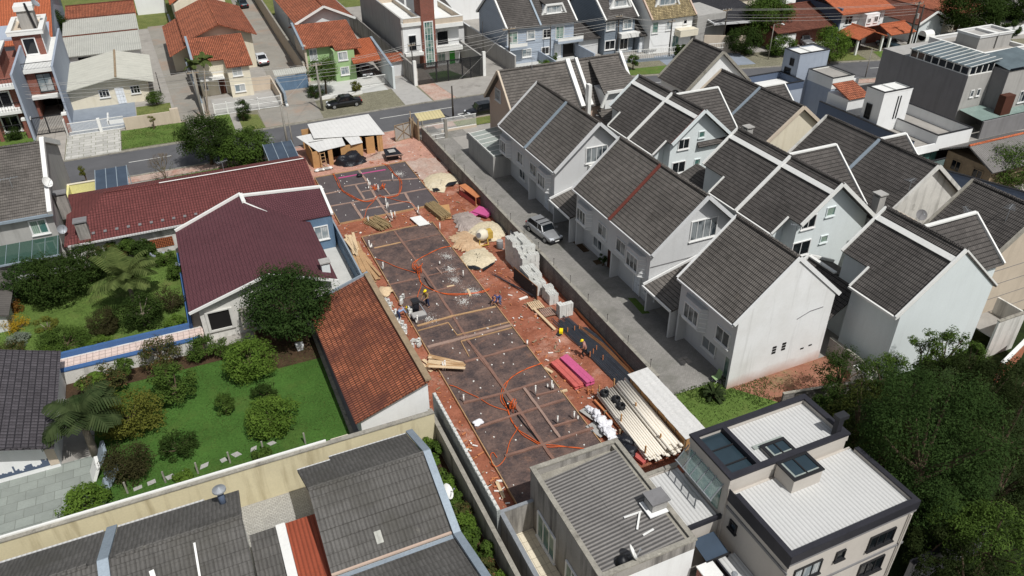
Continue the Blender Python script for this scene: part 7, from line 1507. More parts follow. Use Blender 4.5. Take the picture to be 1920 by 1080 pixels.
for i in range(16):
    b = MB(); x = 21.9+i*.07; y = 51.3-i*.2+rnd.uniform(-.3, .3); b.beam((x-.5+rnd.uniform(-.1, .1), y+2.2, .2), (x+.4, y-.6, .22+rnd.random()*.25), .02); tag(b.build('thin_rod', m.steel), 'thin dark rod in the loose sheaf before the mesh panel', 'rod', 'thin rods before the mesh panel')
for i in range(38):
    b = MB(); x = 23.5+i*.055; j = rnd.uniform(-.5, .5); k = i % 3; rusty = i > 25
    b.tube([(x-.35, 44.2+j-(1.5 if rusty else 0), .22+.04*k), (x+.15, 40, .2+.05*k), (x+.45, 35.0+j, .2+.05*k)], .032, 5); tag(b.build('steel_bar', m.rust if 26 <= i < 32 else m.steel), 'rusty brown bar beside the dark bars along the site wall' if 26 <= i < 32 else 'dark steel bar in the long row along the site wall', 'steel bar', 'rusty bars along the wall' if 26 <= i < 32 else 'dark steel bars along the wall')
b = MB(); b.beam((25.55, 45, .3), (25.6, 36, .3), .1, .2); tag(b.build('timber_beam', m.woodo), 'rust coloured timber along the foot of the dark site wall', 'beam')
for i, (u, v) in enumerate(((1064, 616), (1077, 613), (1086, 610), (1106, 661), (1112, 656), (1118, 650), (1130, 668))):
    b = MB(); p = g(u, v+8, .2); b.beam(p, p+V((0, 0, .5)), .06); tag(b.build('stake', m.woodo), 'short wooden stake among the steel bars', 'stake', 'stakes among the steel bars')
# pvc pipe pile
for i in range(44):
    if i < 24: lay, k = divmod(i, 8); r_ = .075; x = 21.75+k*.168+.08*(lay % 2); zc = .44+r_+lay*.13
    else: lay, k = divmod(i-24, 5); r_ = .1; x = 23.15+k*.205+.08*(lay % 2); zc = .44+r_+lay*.18
    L0, L1_ = 34.8+rnd.uniform(-.2, .2), 28.0+rnd.uniform(-.35, .3); b = MB(); b.tube([(x+.1, L0, zc), (x-.08, L1_, zc)], r_, 9)
    tag(b.build('drain_pipe', m.pvc, None, True), 'slim cream plastic pipe in the lower left part of the pipe pile' if i < 24 else 'thick cream plastic pipe in the higher right part of the pipe pile', 'pipe', 'slim cream pipes' if i < 24 else 'thick cream pipes')
b = MB()
for y in (29.2, 31.2, 33.2): b.box(21.5, 24.1, y-.06, y+.06, .1, .44)
tag(b.build('pipe_bearer', m.woodg), 'wooden bearers carrying the cream pipe pile', 'bearer', None)
for i, (u, v) in enumerate(((1122, 740), (1150, 728), (1163, 795), (1190, 773), (1208, 855), (1236, 832))):
    b = MB(); p = g(u, v+6, .3); b.beam(V((p.x, p.y, 0)), p+V((0, 0, 1.15)), .1, .07); tag(b.build('stake', m.ply), ('tan stake at the far left of the cream pipes', 'tan stake at the far end between the cream pipes', 'tan stake at the left middle of the cream pipes', 'tan stake in the middle between the cream pipes', 'tan stake at the near left of the cream pipes', 'tan stake at the near end between the cream pipes')[i], 'stake')
def torus(b, c, R_, r_, N=20, M=8):
    k0 = len(b.v)
    for i in range(N):
        a = 2*pi*i/N
        for j in range(M):
            t = 2*pi*j/M; b.v.append(V(c)+V((cos(a)*(R_+r_*cos(t)), sin(a)*(R_+r_*cos(t)), r_*sin(t))))
    for i in range(N):
        for j in range(M): b.f.append((k0+i*M+j, k0+(i+1) % N*M+j, k0+(i+1) % N*M+(j+1) % M, k0+i*M+(j+1) % M)); b.m.append(0)
for u, v, lab in ((1133, 738, 'black hose coil nearest the far end of the cream pipes'), (1155, 749, 'black hose coil in the middle of the three on the cream pipes'), (1164, 762, 'black hose coil nearest the camera on the cream pipes')):
    b = MB(); c = g(u, v, .95)
    for k in range(5):
        for R_ in (.2, .27): torus(b, c+V((rnd.uniform(-.01, .01), 0, -.2+k*.08)), R_, .045)
    tag(b.build('hose_coil', m.black, None, True), lab, 'hose coil')
for i in range(17):
    u = 1112+i*2.2+rnd.uniform(-6, 6); v = 768+i*3.2+rnd.uniform(-4, 4); s = rnd.uniform(.22, .36)
    lump('sack', 'crumpled white sack in the heap beside the cream pipes', 'sack', g(u, v, .3+.12*(i % 3)), (s, s*1.3, s*.75), m.bag, i, 3, .55, 'white sacks beside the pipes')
lump('sack', 'black rubbish bag between the sacks and the corrugated roof house', 'bag', g(1172, 828, .4), (.5, .6, .4), m.tarp, 31, 3, .5)
lump('sack', 'black bag on the red board near the near end of the pipes', 'bag', g(1182, 845, .5), (.4, .5, .35), m.tarp, 37, 3, .5)
b = MB(); b.obox(g(1190, 848, .3), V((.25, -1.0, 0)), V((.32, .08, 0)), (0, 0, .1)); tag(b.build('primed_board', m.woodred), 'red board stack partly hidden by the corrugated roof house', 'board')
for u, v, lab in ((1108, 775, 'grey flat sheet under the white sacks'), (1120, 805, 'grey flat sheet at the slab corner below the sacks')):
    b = MB(); b.obox(g(u, v, .26), V((.2, -.65, 0)), V((.4, .1, 0)), (0, 0, .02)); tag(b.build('flat_sheet', m.greyw), lab, 'sheet')
b = MB(); b.beam((21.55, 34.6, .3), (21.75, 31, .3), .14, .1); tag(b.build('timber_beam', m.woodo), 'orange timber between the sacks and the cream pipes', 'beam')
b = MB(); c = g(1107, 730, .4)
for k in range(4): a = k*1.57+.4; b.beam(c+V((cos(a)*.25, sin(a)*.25, -.3)), c+V((cos(a+1.57)*.25, sin(a+1.57)*.25, -.1)), .06); b.beam(c+V((cos(a)*.25, sin(a)*.25, -.3)), c+V((cos(a)*.25, sin(a)*.25, .1)), .06)
tag(b.build('trestle', m.woodo), 'small wooden trestle at the end of the pink planks', 'trestle')
# mortar tub and plaster machine by the standing worker
t = thing('mortar_machine', 'black upright mortar machine beside the yellow helmeted worker', 'machine', g(780, 583, .2)); p = g(780, 585, .2)
b = MB(); b.tube([p, p+z*.5, p+z*1.0, p+z*1.15], [.28, .3, .26, .16], 10); b.build('body', m.tarp, t, True); b = MB(); b.box(p.x-.3, p.x+.3, p.y-.3, p.y+.3, 1.2, 1.4); b.build('hopper', m.dsheet, t); b = MB(); b.beam(p+V((.3, -.1, .8)), p+V((.55, -1.1, .35)), .06); b.build('chute', m.steelgrey, t)
t = thing('mortar_tub', 'grey mortar tub on the slab below the black machine', 'tub', g(785, 597, .2)); p = g(786, 597, .2); b = MB(); b.hexa([p+V((-.42, -.28, 0)), p+V((.42, -.28, 0)), p+V((.42, .28, 0)), p+V((-.42, .28, 0)), p+V((-.6, -.4, .42)), p+V((.6, -.4, .42)), p+V((.6, .4, .42)), p+V((-.6, .4, .42))]); b.build('tub', m.greyd, t); b = MB(); b.box(p.x-.54, p.x+.54, p.y-.34, p.y+.34, .63, .66); b.build('mortar', m.greyw, t)
lump('black_bag', 'small black bag on the upper slab beside the centre strip', 'bag', g(674, 329, .35), (.35, .3, .22), m.tarp, 3, 3, .4)
lump('white_bag', 'small white bag at the left edge of the lower slab', 'bag', g(896, 793, .35), (.35, .3, .2), m.bag, 8, 3, .5)
for i in range(7): lump('stone_sack', 'greyish sack in the low heap left of the upper slab', 'sack', g(595+i*4, 320-i*.8, .25), (.3, .25, .2), m.greyw if i % 3 else m.pvcw, 50+i, 2, .5, 'greyish sacks left of the upper slab')
lump('folded_sheet', 'crumpled tan sheet beside the left slab edge', 'sheet', g(722, 547, .25), (.6, .7, .25), m.woodp, 77, 3, .5)
t = thing('saw', 'yellow and black hand saw machine at the end of the long raw beam', 'saw', g(1052, 622, .1)); p = g(1052, 624, .15); b = MB(); b.obox(p+z*.15, (.12, .2, 0), (.12, -.07, 0), (0, 0, .14)); b.build('motor', m.helmet, t); b = MB(); b.tube([p+V((-.25, -.15, .05)), p+V((-.25, -.15, .08))], .22, 12); b.build('blade_guard', m.dsheet, t)

# rubble and splinters lying about both sides of the slabs
b = MB()
for i in range(1000):
    k = rnd.random()
    if k < .3: x, y = rnd.uniform(20.1, 22.8), rnd.uniform(29, 58)
    elif k < .5: x, y = rnd.uniform(22, 25.4), rnd.uniform(44, 78)
    elif k < .75: x, y = rnd.uniform(11.0, 12.8), rnd.uniform(28, 66)
    elif k < .88: x, y = rnd.uniform(11.5, 22), rnd.uniform(64.3, 67.4)
    else: x, y = rnd.uniform(11, 25), rnd.uniform(79.5, 83)
    s_ = rnd.uniform(.015, .05)*(2 if rnd.random() < .06 else 1); a = rnd.random()*6.3; l = rnd.choice((1, 1, 1.5, 4)); b.obox((x, y, .13+s_*.4), (cos(a)*s_*l, sin(a)*s_*l, 0), (-sin(a)*s_, cos(a)*s_, 0), (0, 0, s_*.5), (0, 2, 3, 0, 2, 3, 1)[i % 7])
tag(b.build('rubble', [m.woodo, m.pvcw, m.earthpale, m.woodg]), 'rubble, splinters and clods strewn over the red earth', 'rubble', None, 'stuff')
# ------------------------------------------------------------------ vegetation
def leaves(b, c, R, n, size, rnd, up=.75):
    "leaf faces on the surface of a small clump"
    for _ in range(n):
        d = V((rnd.gauss(0, 1), rnd.gauss(0, 1), rnd.gauss(0, 1)))
        if d.length < .01: continue
        d.normalize(); p = c+V((d.x*R, d.y*R, d.z*R*.8))*rnd.uniform(.55, 1.08)
        nn = (d+V((rnd.uniform(-.7, .7), rnd.uniform(-.7, .7), rnd.uniform(-.3, .7)+up))).normalized()
        a = nn.orthogonal().normalized(); t = rnd.random()*6.28; e = (a*cos(t)+nn.cross(a)*sin(t)); f = nn.cross(e)
        s = size*rnd.uniform(.6, 1.35); w = s*.42
        b.face([p-e*s*.5, p-f*w*.5+nn*s*.05, p+e*s*.5, p+f*w*.5+nn*s*.05])
def tree(name, label, c, r, mt, cat='tree', nc=None, lf=70, size=.26, trunk=True, seed=0, shape='ball', trk=None, group=None, rough=.75, core=True):
    "c centre of the crown, r = (rx, ry, rz); a tapered trunk with limbs to the clumps"
    rnd = random.Random(seed*17+3); c = V(c); base = V((c.x, c.y, 0)); t = thing(name, label, cat, base, group)
    rx, ry, rz = r; nc = int((nc or 22+rx*ry*rz*5)*1.15); nc = min(nc, 210); lf = int(lf*1.25); b = MB(); cl = []
    for i in range(nc):
        while True:
            d = V((rnd.uniform(-1, 1), rnd.uniform(-1, 1), rnd.uniform(-1, 1)))
            if .05 < d.length < 1: break
        k = d.length**.45; d = d.normalized()*k*(1-.22*rnd.random())
        if shape == 'cone': h = (d.z+1)/2; d.x *= (1-.75*h); d.y *= (1-.75*h)
        elif shape == 'dome': d.z = abs(d.z)*.9-.15
        p = c+V((d.x*rx, d.y*ry, d.z*rz)); cl.append(p)
        leaves(b, p, rough*(rx*ry*rz)**(1/3)*rnd.uniform(.28, .46)+.06, int(lf*rnd.uniform(.7, 1.3)), size, rnd)
    b.build('crown', mt, t)
    if trunk:
        b = MB(); hh = max(.3, c.z-rz*.35); R0 = .045*rz+.05
        top = V((c.x+rnd.uniform(-.2, .2), c.y+rnd.uniform(-.2, .2), hh)); b.tube([base, base.lerp(top, .5)+V((rnd.uniform(-.1, .1), rnd.uniform(-.1, .1), 0)), top], [R0*1.3, R0, R0*.75], 7)
        for p in rnd.sample(cl, min(9, len(cl))): b.tube([base.lerp(top, rnd.uniform(.6, .95)), top.lerp(p, .5)+V((0, 0, -.1*rz)), p], [R0*.55, R0*.35, R0*.12], 5)
        b.build('trunk', trk or m.trunk, t)
    return t
def px(u, v, z): return g(u, v, z)
T = tree
T('broadleaf_tree', 'big dark green tree beside the maroon roofed house and orange garage', px(540, 562, 3.9), (3.2, 3.0, 2.5), m.leafg, seed=1, nc=120, lf=110, size=.2)
T('fruit_tree', 'round dense green fruit tree at the top of the lawn', px(468, 672, 1.5), (1.95, 1.8, 1.4), m.leafb, seed=2, nc=60, lf=90, size=.17)
T('shrub', 'dark round shrub against the white garden wall', px(376, 652, 1.0), (1.25, 1.0, .95), m.leaf, 'shrub', seed=3, size=.16)
T('shrub', 'low green shrub between the dark round shrub and the fruit tree', px(424, 652, .8), (1.0, .8, .7), m.leaf, 'shrub', seed=4, size=.15)
T('shrub', 'olive brown round tree rising in front of the tiled walk', px(297, 660, 1.6), (1.4, 1.2, 1.25), m.leafo, 'shrub', seed=5, size=.15)
T('fruit_tree', 'mid green open fruit tree below the olive brown tree', px(322, 718, 1.5), (1.6, 1.5, 1.25), m.leaf, seed=6, size=.2, rough=.7)
T('shrub', 'large yellowish green shrub left of the lawn', px(238, 775, 1.5), (2.2, 2.0, 1.5), m.leafy, 'shrub', seed=7, nc=80, size=.17)
T('shrub', 'olive shrub between the palm and the tiled walk', px(190, 712, 1.6), (1.5, 1.2, 1.0), m.leafo, 'shrub', seed=8, size=.17)
T('shrub', 'small leafy shrub close below the blue parapet', px(232, 688, 1.3), (.75, .6, .6), m.leaf, 'shrub', seed=9, size=.16)
T('shrub', 'dark brownish shrub by the leaning sheets', px(238, 868, 1.2), (1.5, 1.3, 1.3), m.leafbr, 'shrub', seed=10, size=.13, nc=60)
T('shrub', 'dark shrub standing alone at the lower left of the lawn', px(333, 833, .8), (1.2, 1.1, .85), m.leafd, 'shrub', seed=11, size=.15)
T('fruit_tree', 'bright green rounded bush near the bottom of the lawn', px(511, 779, 1.2), (1.85, 1.55, 1.15), m.leafb, seed=12, nc=60, lf=90, size=.17)
T('shrub', 'small upright shrub in the middle of the lawn', px(420, 757, .9), (.6, .55, .8), m.leaf, 'shrub', seed=13, size=.14)
T('shrub', 'small dark shrub just above the bright bush', px(496, 736, .75), (.85, .75, .7), m.leafd, 'shrub', seed=14, size=.14)
T('shrub', 'light green shrub at the edge of the stone patio', px(158, 938, .9), (1.3, 1.0, .9), m.leafb, 'shrub', seed=15, size=.2, rough=.9)
T('shrub', 'small shrub by the stepping stones', px(343, 893, .35), (.55, .45, .35), m.leafb, 'shrub', seed=16, size=.15)
T('shrub', 'small shrub at the yellow wall right of the lawn', px(490, 850, .4), (.6, .45, .4), m.leaf, 'shrub', seed=17, size=.15)
T('clipped_shrub', 'dark clipped ball shrub in the upper garden', px(193, 602, 1.9), (1.3, 1.2, 1.05), m.leafbr, 'shrub', seed=18, nc=70, lf=90, size=.1, rough=.5)
T('clipped_shrub', 'small bright low bush in the corner of the blue parapets', px(328, 602, 1.35), (.75, .65, .45), m.leafb, 'shrub', seed=19, size=.12)
T('broadleaf_tree', 'dark tree shading the right of the upper garden', px(264, 580, 2.5), (1.6, 1.5, 1.4), m.leafd, seed=20, size=.19, trk=m.trunkg)
T('clipped_shrub', 'brown green bush against the right blue parapet', px(318, 560, 1.9), (1.2, 1.2, 1.1), m.leafbr, 'shrub', seed=21, size=.12)
for u, v, lab, n in ((304, 484, 'hydrangea bush with pale blue flowers below the grey wall', 5), (328, 508, 'hydrangea bush at the maroon roof corner', 3)):
    t = T('hydrangea', lab, px(u, v, 1.5), (1.2, .9, .6) if n == 5 else (.7, 1.1, .7), m.leaf, 'shrub', seed=u, size=.16); b = MB(); rr = random.Random(u)
    for i in range(n):
        c = px(u, v, 1.5)+V((rr.uniform(-.9, .9), rr.uniform(-.6, .3), .55)); leaves(b, c, .13, 26, .09, rr)
    b.build('blossom', m.bluefl, t)
T('broadleaf_tree', 'large dark tree at the left of the upper garden', px(100, 522, 3.0), (2.7, 2.2, 1.9), m.leafd, seed=22, nc=100, size=.2)
T('broadleaf_tree', 'dark tree behind the large one beside the glass awning', px(158, 492, 2.7), (2.3, 1.7, 1.5), m.leafd, seed=23, size=.2)
T('broadleaf_tree', 'dark tree by the narrow brown shed', px(50, 520, 2.6), (1.8, 2.0, 1.7), m.leafg, seed=24, size=.2)
T('shrub', 'leafy shrub against the lattice vents', px(232, 462, 1.8), (1.3, .8, 1.2), m.leaf, 'shrub', seed=25, size=.2)
T('shrub', 'mixed shrub between palm and grey wall', px(200, 478, 1.6), (1.6, 1.2, .9), m.leafo, 'shrub', seed=26, size=.18)
T('shrub', 'tall strappy shrub at the foot of the red roofed house', px(268, 470, 1.7), (1.0, .9, 1.0), m.leafd, 'shrub', seed=27, size=.3)
T('sapling', 'yellow topped sapling with a forked pale trunk', px(87, 608, 2.0), (.85, .75, .55), m.leafy, 'sapling', seed=28, size=.14, nc=14, trk=m.trunkg)
T('shrub', 'wide soft green bush left of the clipped ball', px(120, 637, 1.5), (1.9, 1.3, .95), m.leaf, 'shrub', seed=29, size=.13, nc=60)
T('hedge', 'low bright hedge along the blue parapet', px(190, 641, 1.25), (1.2, .5, .4), m.leafb, 'hedge', seed=30, size=.11)
T('hedge', 'low yellow green hedge near the tiled walk end', px(75, 662, 1.15), (2.2, .55, .35), m.leafb, 'hedge', seed=31, size=.12)
T('shrub', 'russet orange shrub at the left edge of the garden', px(14, 575, 1.4), (1.0, 1.0, .8), m.leafr, 'shrub', seed=32, size=.14)
T('shrub', 'yellow flowering shrub at the left edge', px(28, 608, 1.3), (1.0, 1.0, .7), m.flory, 'shrub', seed=33, size=.1)
T('shrub', 'silvery grey shrub below the yellow flowers', px(33, 637, 1.2), (.8, .8, .5), m.leafs, 'shrub', seed=34, size=.12)
T('shrub', 'green patch of plants at the far left garden bed', px(15, 655, 1.15), (1.3, 1.0, .45), m.leafo, 'shrub', seed=35, size=.12)
# street trees
T('broadleaf_tree', 'dark street tree standing before the red roofed house', px(385, 256, 3.4), (3.1, 2.6, 2.3), m.leafd, seed=36, nc=140, lf=100, size=.2)
T('broadleaf_tree', 'brighter street tree right of the dark one', px(460, 274, 2.3), (2.9, 2.4, 1.9), m.leaf, seed=37, nc=110, lf=90, size=.22)
T('conifer', 'clipped dark conifer cone on the front lawn', px(455, 206, 1.45), (.95, .95, 1.5), m.leafd, 'conifer', seed=38, shape='ball', nc=60, lf=90, size=.11, rough=.6)
T('broadleaf_tree', 'green tree before the green house', px(605, 130, 3.5), (2.0, 1.9, 1.7), m.leaf, seed=39, nc=80, size=.19)
T('shrub', 'yellowish bush beside the black sedan', px(668, 163, 1.0), (.75, .7, 1.0), m.leafy, 'shrub', seed=40, size=.16)
T('shrub', 'round bush beside the bungalow', px(291, 182, 1.1), (1.2, 1.1, 1.0), m.leaf, 'shrub', seed=41, size=.14, nc=40)
T('shrub', 'bush at the foot of the tree before the green house', px(590, 172, .8), (1.2, 1.0, .9), m.leafd, 'shrub', seed=42, size=.16)
T('sapling', 'tiny tree on the tan wall lawn before the bungalow', px(283, 222, 1.5), (.5, .5, .35), m.leafy, 'sapling', seed=43, nc=6, size=.13)
T('sapling', 'small thin street tree near the left house', px(154, 320, 1.7), (.5, .5, .5), m.leafy, 'sapling', seed=44, nc=7, size=.14)
T('broadleaf_tree', 'leafy tree between brick townhouse and long sheds', px(95, 40, 3.2), (2.6, 2.2, 1.8), m.leafd, seed=45, size=.24)
T('shrub', 'dark shrub at the left back corner of the bungalow', px(132, 108, 1.4), (1.4, 1.4, 1.2), m.leaf, 'shrub', seed=46, size=.18)
T('shrub', 'dark shrub behind the front railing at the top left', px(25, 250, .8), (1.1, .9, .8), m.leafd, 'shrub', seed=47, size=.16)
T('hedge', 'low clipped strip of plants before the brick piers', px(45, 272, .4), (2.4, .6, .3), m.leafb, 'hedge', seed=48, size=.12)
T('broadleaf_tree', 'large round green tree at the top beside the carport house', px(1440, 28, 4.6), (4.0, 3.4, 3.2), m.leaf, seed=49, nc=130, lf=100, size=.28)
T('broadleaf_tree', 'dark lower tree left of the large round tree', px(1395, 75, 2.2), (3.2, 2.6, 1.9), m.leafd, seed=50, nc=80, size=.26)
T('broadleaf_tree', 'green lower tree below the large round tree', px(1465, 85, 1.6), (2.4, 2, 1.6), m.leaf, seed=51, size=.24)
T('broadleaf_tree', 'yellow green street tree behind the blue tower', px(1562, 82, 3.0), (2.7, 2.6, 2.5), m.leafb, seed=52, nc=90, size=.22, rough=.8)
T('broadleaf_tree', 'large very dark tree at the top right', px(1825, 14, 5.5), (5.2, 4.4, 4.0), m.leafd, seed=53, nc=150, lf=100, size=.32)
T('broadleaf_tree', 'dark tree at the top right corner beyond the road', px(1905, 4, 3), (4, 4, 3), m.leafd, seed=54, size=.32)
T('broadleaf_tree', 'dark green tree beside the wooden house at the right edge', px(1897, 308, 2.6), (3.2, 2.8, 2.1), m.leaf, seed=55, nc=90, size=.22)
T('shrub', 'round topiary ball before the pale blue house', px(1020, 121, .8), (.9, .9, .75), m.leafb, 'shrub', seed=56, size=.14)
T('sapling', 'small potted tree beside the topiary ball', px(1040, 106, 1.3), (.6, .6, .7), m.leaf, 'sapling', seed=57, size=.16, nc=8)
T('sapling', 'small street tree on the lawn before the dark blue house', px(1188, 112, 1.6), (1.0, .9, .8), m.leaf, 'sapling', seed=58, size=.2, nc=16)
T('palm_shrub', 'spiky shrub at the foot of the mossy roofed house', px(1278, 95, 1.2), (1.3, 1.2, 1.0), m.leafd, 'shrub', seed=59, size=.3)
for i, (u, v) in enumerate(((1868, 72), (1880, 75), (1893, 77))): T('conifer', 'small dark conifer in the row on the right verge', px(u, v, 1.0), (.5, .5, 1.1), m.leafd, 'conifer', seed=60+i, nc=8, size=.18, group='small conifers on the right verge', shape='cone')
T('shrub', 'dark hedge plants by the white corner wall', px(1868, 50, 1), (2.2, 1.2, .8), m.leafd, 'shrub', seed=64, size=.26)
T('shrub', 'dark bush beside the white front wall at the right background', px(1898, 52, 1.2), (1.6, 1.4, 1.2), m.leafd, 'shrub', seed=65, size=.26)
T('shrub', 'weeds growing beside the grey house in the gap', px(1790, 243, .8), (1.0, .8, .5), m.leafy, 'shrub', seed=66, size=.16)
# wooded slope at the bottom right
m.leafdd = leafmat('dark_olive_leaves', (.010, .018, .005), (.032, .044, .013))  # darker olive foliage colour for the darkest crowns of the wood
W_ = [(1585, 700, 3.0, 2.0, 2.0, 'leafd', 'green shrubby tree beside the low block wall'), (1620, 770, 3.4, 2.2, 2.4, 'leafo2', 'mossy green tree behind the black chimney cowl'), (1560, 765, 2.4, 1.4, 1.3, 'leafd', 'low dark bush at the rear of the white roofs'), (1655, 845, 3.6, 1.9, 2.4, 'leafo2', 'narrow green tree right of the white roof house'),
      (1745, 835, 6.0, 4.0, 4.6, 'leafg', 'largest grey green tree in the wood at bottom right'), (1690, 745, 4.2, 2.3, 2.3, 'leafg', 'tree crown between the mossy tree and the largest tree'), (1660, 700, 3.0, 1.7, 1.7, 'leaf', 'bright tree top against the blank white gable'), (1735, 655, 4.4, 1.1, 1.6, 'leaf', 'slim tree in front of the blank gable'), (1778, 655, 4.6, 1.2, 1.8, 'leaf', 'second slim tree in front of the blank gable'), (1820, 675, 4.2, 1.0, 1.5, 'leaf', 'slim tree beside the concrete annex'),
      (1780, 715, 3.8, 2.6, 2.0, 'leafdd', 'dark crown below the slim trees'), (1850, 735, 3.6, 2.6, 2.2, 'leafdd', 'dark crown below the brick wall'), (1890, 800, 4.0, 2.6, 2.6, 'leafdd', 'dark tree at the right edge of the wood'), (1905, 720, 3.0, 1.9, 1.7, 'leafdd', 'dark tree at the foot of the brick wall'), (1885, 900, 3.6, 2.3, 2.4, 'leafdd', 'very dark tree right of the largest tree'),
      (1800, 985, 3.0, 1.9, 1.8, 'leaf', 'green crown at the bottom below the largest tree'), (1870, 1010, 3.6, 2.4, 2.2, 'leaf', 'green crown at the bottom right corner'), (1745, 1030, 2.4, 1.5, 1.4, 'leafdd', 'dark crown at the bottom edge'), (1820, 1075, 2.8, 2.0, 1.8, 'leafdd', 'dark crown cut by the bottom edge'), (1700, 960, 2.2, 1.3, 1.4, 'leafdd', 'dark bush at the corner of the white roof house')]
m.leafo2 = leafmat('mossy_leaves', (.020, .028, .007), (.056, .068, .016))
for i, (u, v, zc, r, rz, k, lab) in enumerate(W_):
    big = r > 3.5
    T('broadleaf_tree', lab, px(u, v, zc), (r, r*.92, rz), getattr(m, k), seed=70+i, nc=150 if big else int(16+r*r*rz*3), lf=190 if big else 95, size=.15 if r > 1.7 else .15, rough=.5 if big else .62)
def tufts(label, x0, x1, y0, y1, z, n, mt, h=.1):
    b = MB(); rr = random.Random(n)
    import mathutils
    for i in range(n):
        x, y = rr.uniform(x0, x1), rr.uniform(y0, y1)
        if mathutils.noise.noise(V((x*.45, y*.45, 7))) < -.12 and rr.random() < .8: continue
        a = rr.random()*6.28; d = V((cos(a), sin(a), 0))*h*.55; t_ = V((rr.uniform(-.06, .06), rr.uniform(-.06, .06), h*rr.uniform(.5, 1.2))); p = V((x, y, z)); b.face([p-d, p+d, p+d*.3+t_, p-d*.3+t_])
    return tag(b.build('grass_tufts', mt), label, 'grass', None, 'stuff')
m.blade = leafmat('grass_blades', (.045, .080, .018), (.10, .15, .04))
tufts('longer grass tufts over the lower garden lawn', -10, 5.4, 35.7, 50.4, .02, 11000, m.blade, .06); tufts('grass tufts over the upper garden lawn', -17, -3.6, 54.8, 67, .9, 9000, m.blade, .06)
tufts('grass tufts on the lawn before the bungalow', -7.6, .2, 96.9, 103.5, .066, 3000, m.blade, .07); tufts('rough grass by the cobbled driveway end', 26.6, 34.2, 29.5, 33.2, .026, 4500, m.blade, .08); tufts('grass tufts on the verge behind the red roof', -5.4, 10.3, 80, 87, .02, 3500, m.blade, .09); tufts('grass and weeds in the dirt yard', 31.4, 39.6, 28.6, 31.8, .034, 350, m.blade, .09)
# strip of shrubs between the bottom grey roof and the dark wall
rr = random.Random(9)
for i, (y, x, r, k) in enumerate(((35.4, 9.3, .8, 'leafb'), (34.2, 9.6, .6, 'leaf'), (33.3, 9.0, .7, 'leafb'), (32.0, 9.3, .85, 'leaf'), (31.0, 9.5, .6, 'leafb'), (30.0, 9.2, .8, 'leaf'), (28.9, 9.5, .6, 'leafo'), (28.0, 9.3, .85, 'leafb'), (26.9, 9.2, .7, 'leaf'), (25.8, 9.5, .8, 'leaf'), (24.6, 9.3, .7, 'leafo'), (23.8, 9.5, .6, 'leafb'), (22.9, 9.3, .8, 'leaf'), (21.9, 9.4, .7, 'leafb'))):
    T('shrub', 'leafy shrub in the narrow bed beside the bottom grey roof', (x, y, .7), (r, r, .65), getattr(m, k), 'shrub', seed=100+i, size=.19, nc=18, lf=55, group='shrubs in the narrow bed', trunk=False)
# bare street tree
t = thing('bare_tree', 'nearly leafless street tree in front of the red roof', 'tree', (-3.2, 85.6, 0)); b = MB(); rr = random.Random(4)
def branch(p, d, L, r, n):
    q = p+d*L; b.tube([p, p.lerp(q, .5)+V((rr.uniform(-.05, .05), rr.uniform(-.05, .05), 0))*L, q], [r, r*.8, r*.6], 5)
    if n:
        for _ in range(3 if n > 1 else 4): branch(q, (d+V((rr.uniform(-.7, .7), rr.uniform(-.7, .7), rr.uniform(-.1, .45)))).normalized(), L*.68, r*.55, n-1)
for k in range(4): branch(V((-3.2, 85.6, 0)), V((rr.uniform(-.4, .4), rr.uniform(-.4, .4), 1)).normalized(), 1.2, .06, 4)
b.build('branches', m.twig, t); b = MB()
for i in range(14): leaves(b, V((-3.2+rr.uniform(-1.3, 1.3), 85.6+rr.uniform(-1, 1), rr.uniform(1.2, 3.2))), .3, 10, .15, rr)
b.build('crown', m.leafo, t)
# palms
def palm(label, c, L, n, mt, trunkr=.16, base=None, droop=.55, seed=0, lw=.3, group=None):
    rr = random.Random(seed); c = V(c); base = V(base) if base else V((c.x, c.y, 0)); t = thing('palm_tree', label, 'palm', base, group)
    b = MB(); b.tube([base, base.lerp(c, .5), c], [trunkr*1.25, trunkr, trunkr*.9], 8); b.build('trunk', m.trunkg, t, True)
    b = MB()
    for i in range(n):
        a = 2*pi*i/n*2.4+rr.uniform(-.2, .2); el = rr.uniform(.05, 1.0) if i % 3 else rr.uniform(.7, 1.25); l = L*rr.uniform(.8, 1.1); p = c.copy(); pts = [p.copy()]; d = V((cos(a)*cos(el), sin(a)*cos(el), sin(el)))
        for k in range(9):
            d = (d+V((0, 0, -droop*.32*(.3+k/7)))).normalized(); p = p+d*(l/9); pts.append(p.copy())
        b.tube(pts, [.035-.003*k for k in range(10)], 4)
        for k in range(1, 9):
            for hh in (0, .5):
                q = pts[k].lerp(pts[k+1], hh); d2 = (pts[k+1]-pts[k]).normalized(); s = d2.cross(V((0, 0, 1))).normalized(); w = lw*L/3*sin(pi*min(1, (k+hh)/9.5)**.6)+.12
                for sg in (-1, 1):
                    e = q+s*sg*w+d2*w*.55+V((0, 0, -w*.45)); b.face([q-d2*.06, q+d2*.1, e+d2*.05, e-d2*.03])
    b.build('fronds', mt, t); return t
palm('feather palm in the upper garden', px(236, 520, 3.6), 3.2, 22, m.palm, seed=1, lw=.62)
palm('broad palm beside the dark outbuilding', px(150, 782, 3.3), 3.0, 17, m.palmd, seed=2, lw=.8, trunkr=.22, droop=.75)
palm('left of the two slim palms by the lane', px(362, 122, 5.4), 1.5, 13, m.palm, .1, px(381, 222, 0), seed=3, lw=.5)
palm('right of the two slim palms by the lane', px(381, 112, 5.6), 1.5, 13, m.palm, .1, px(390, 215, 0), seed=4, lw=.5)
palm('small spiky palm beside the brighter street tree', px(425, 288, 1.8), 1.4, 15, m.leafb, .1, seed=5, lw=.35)
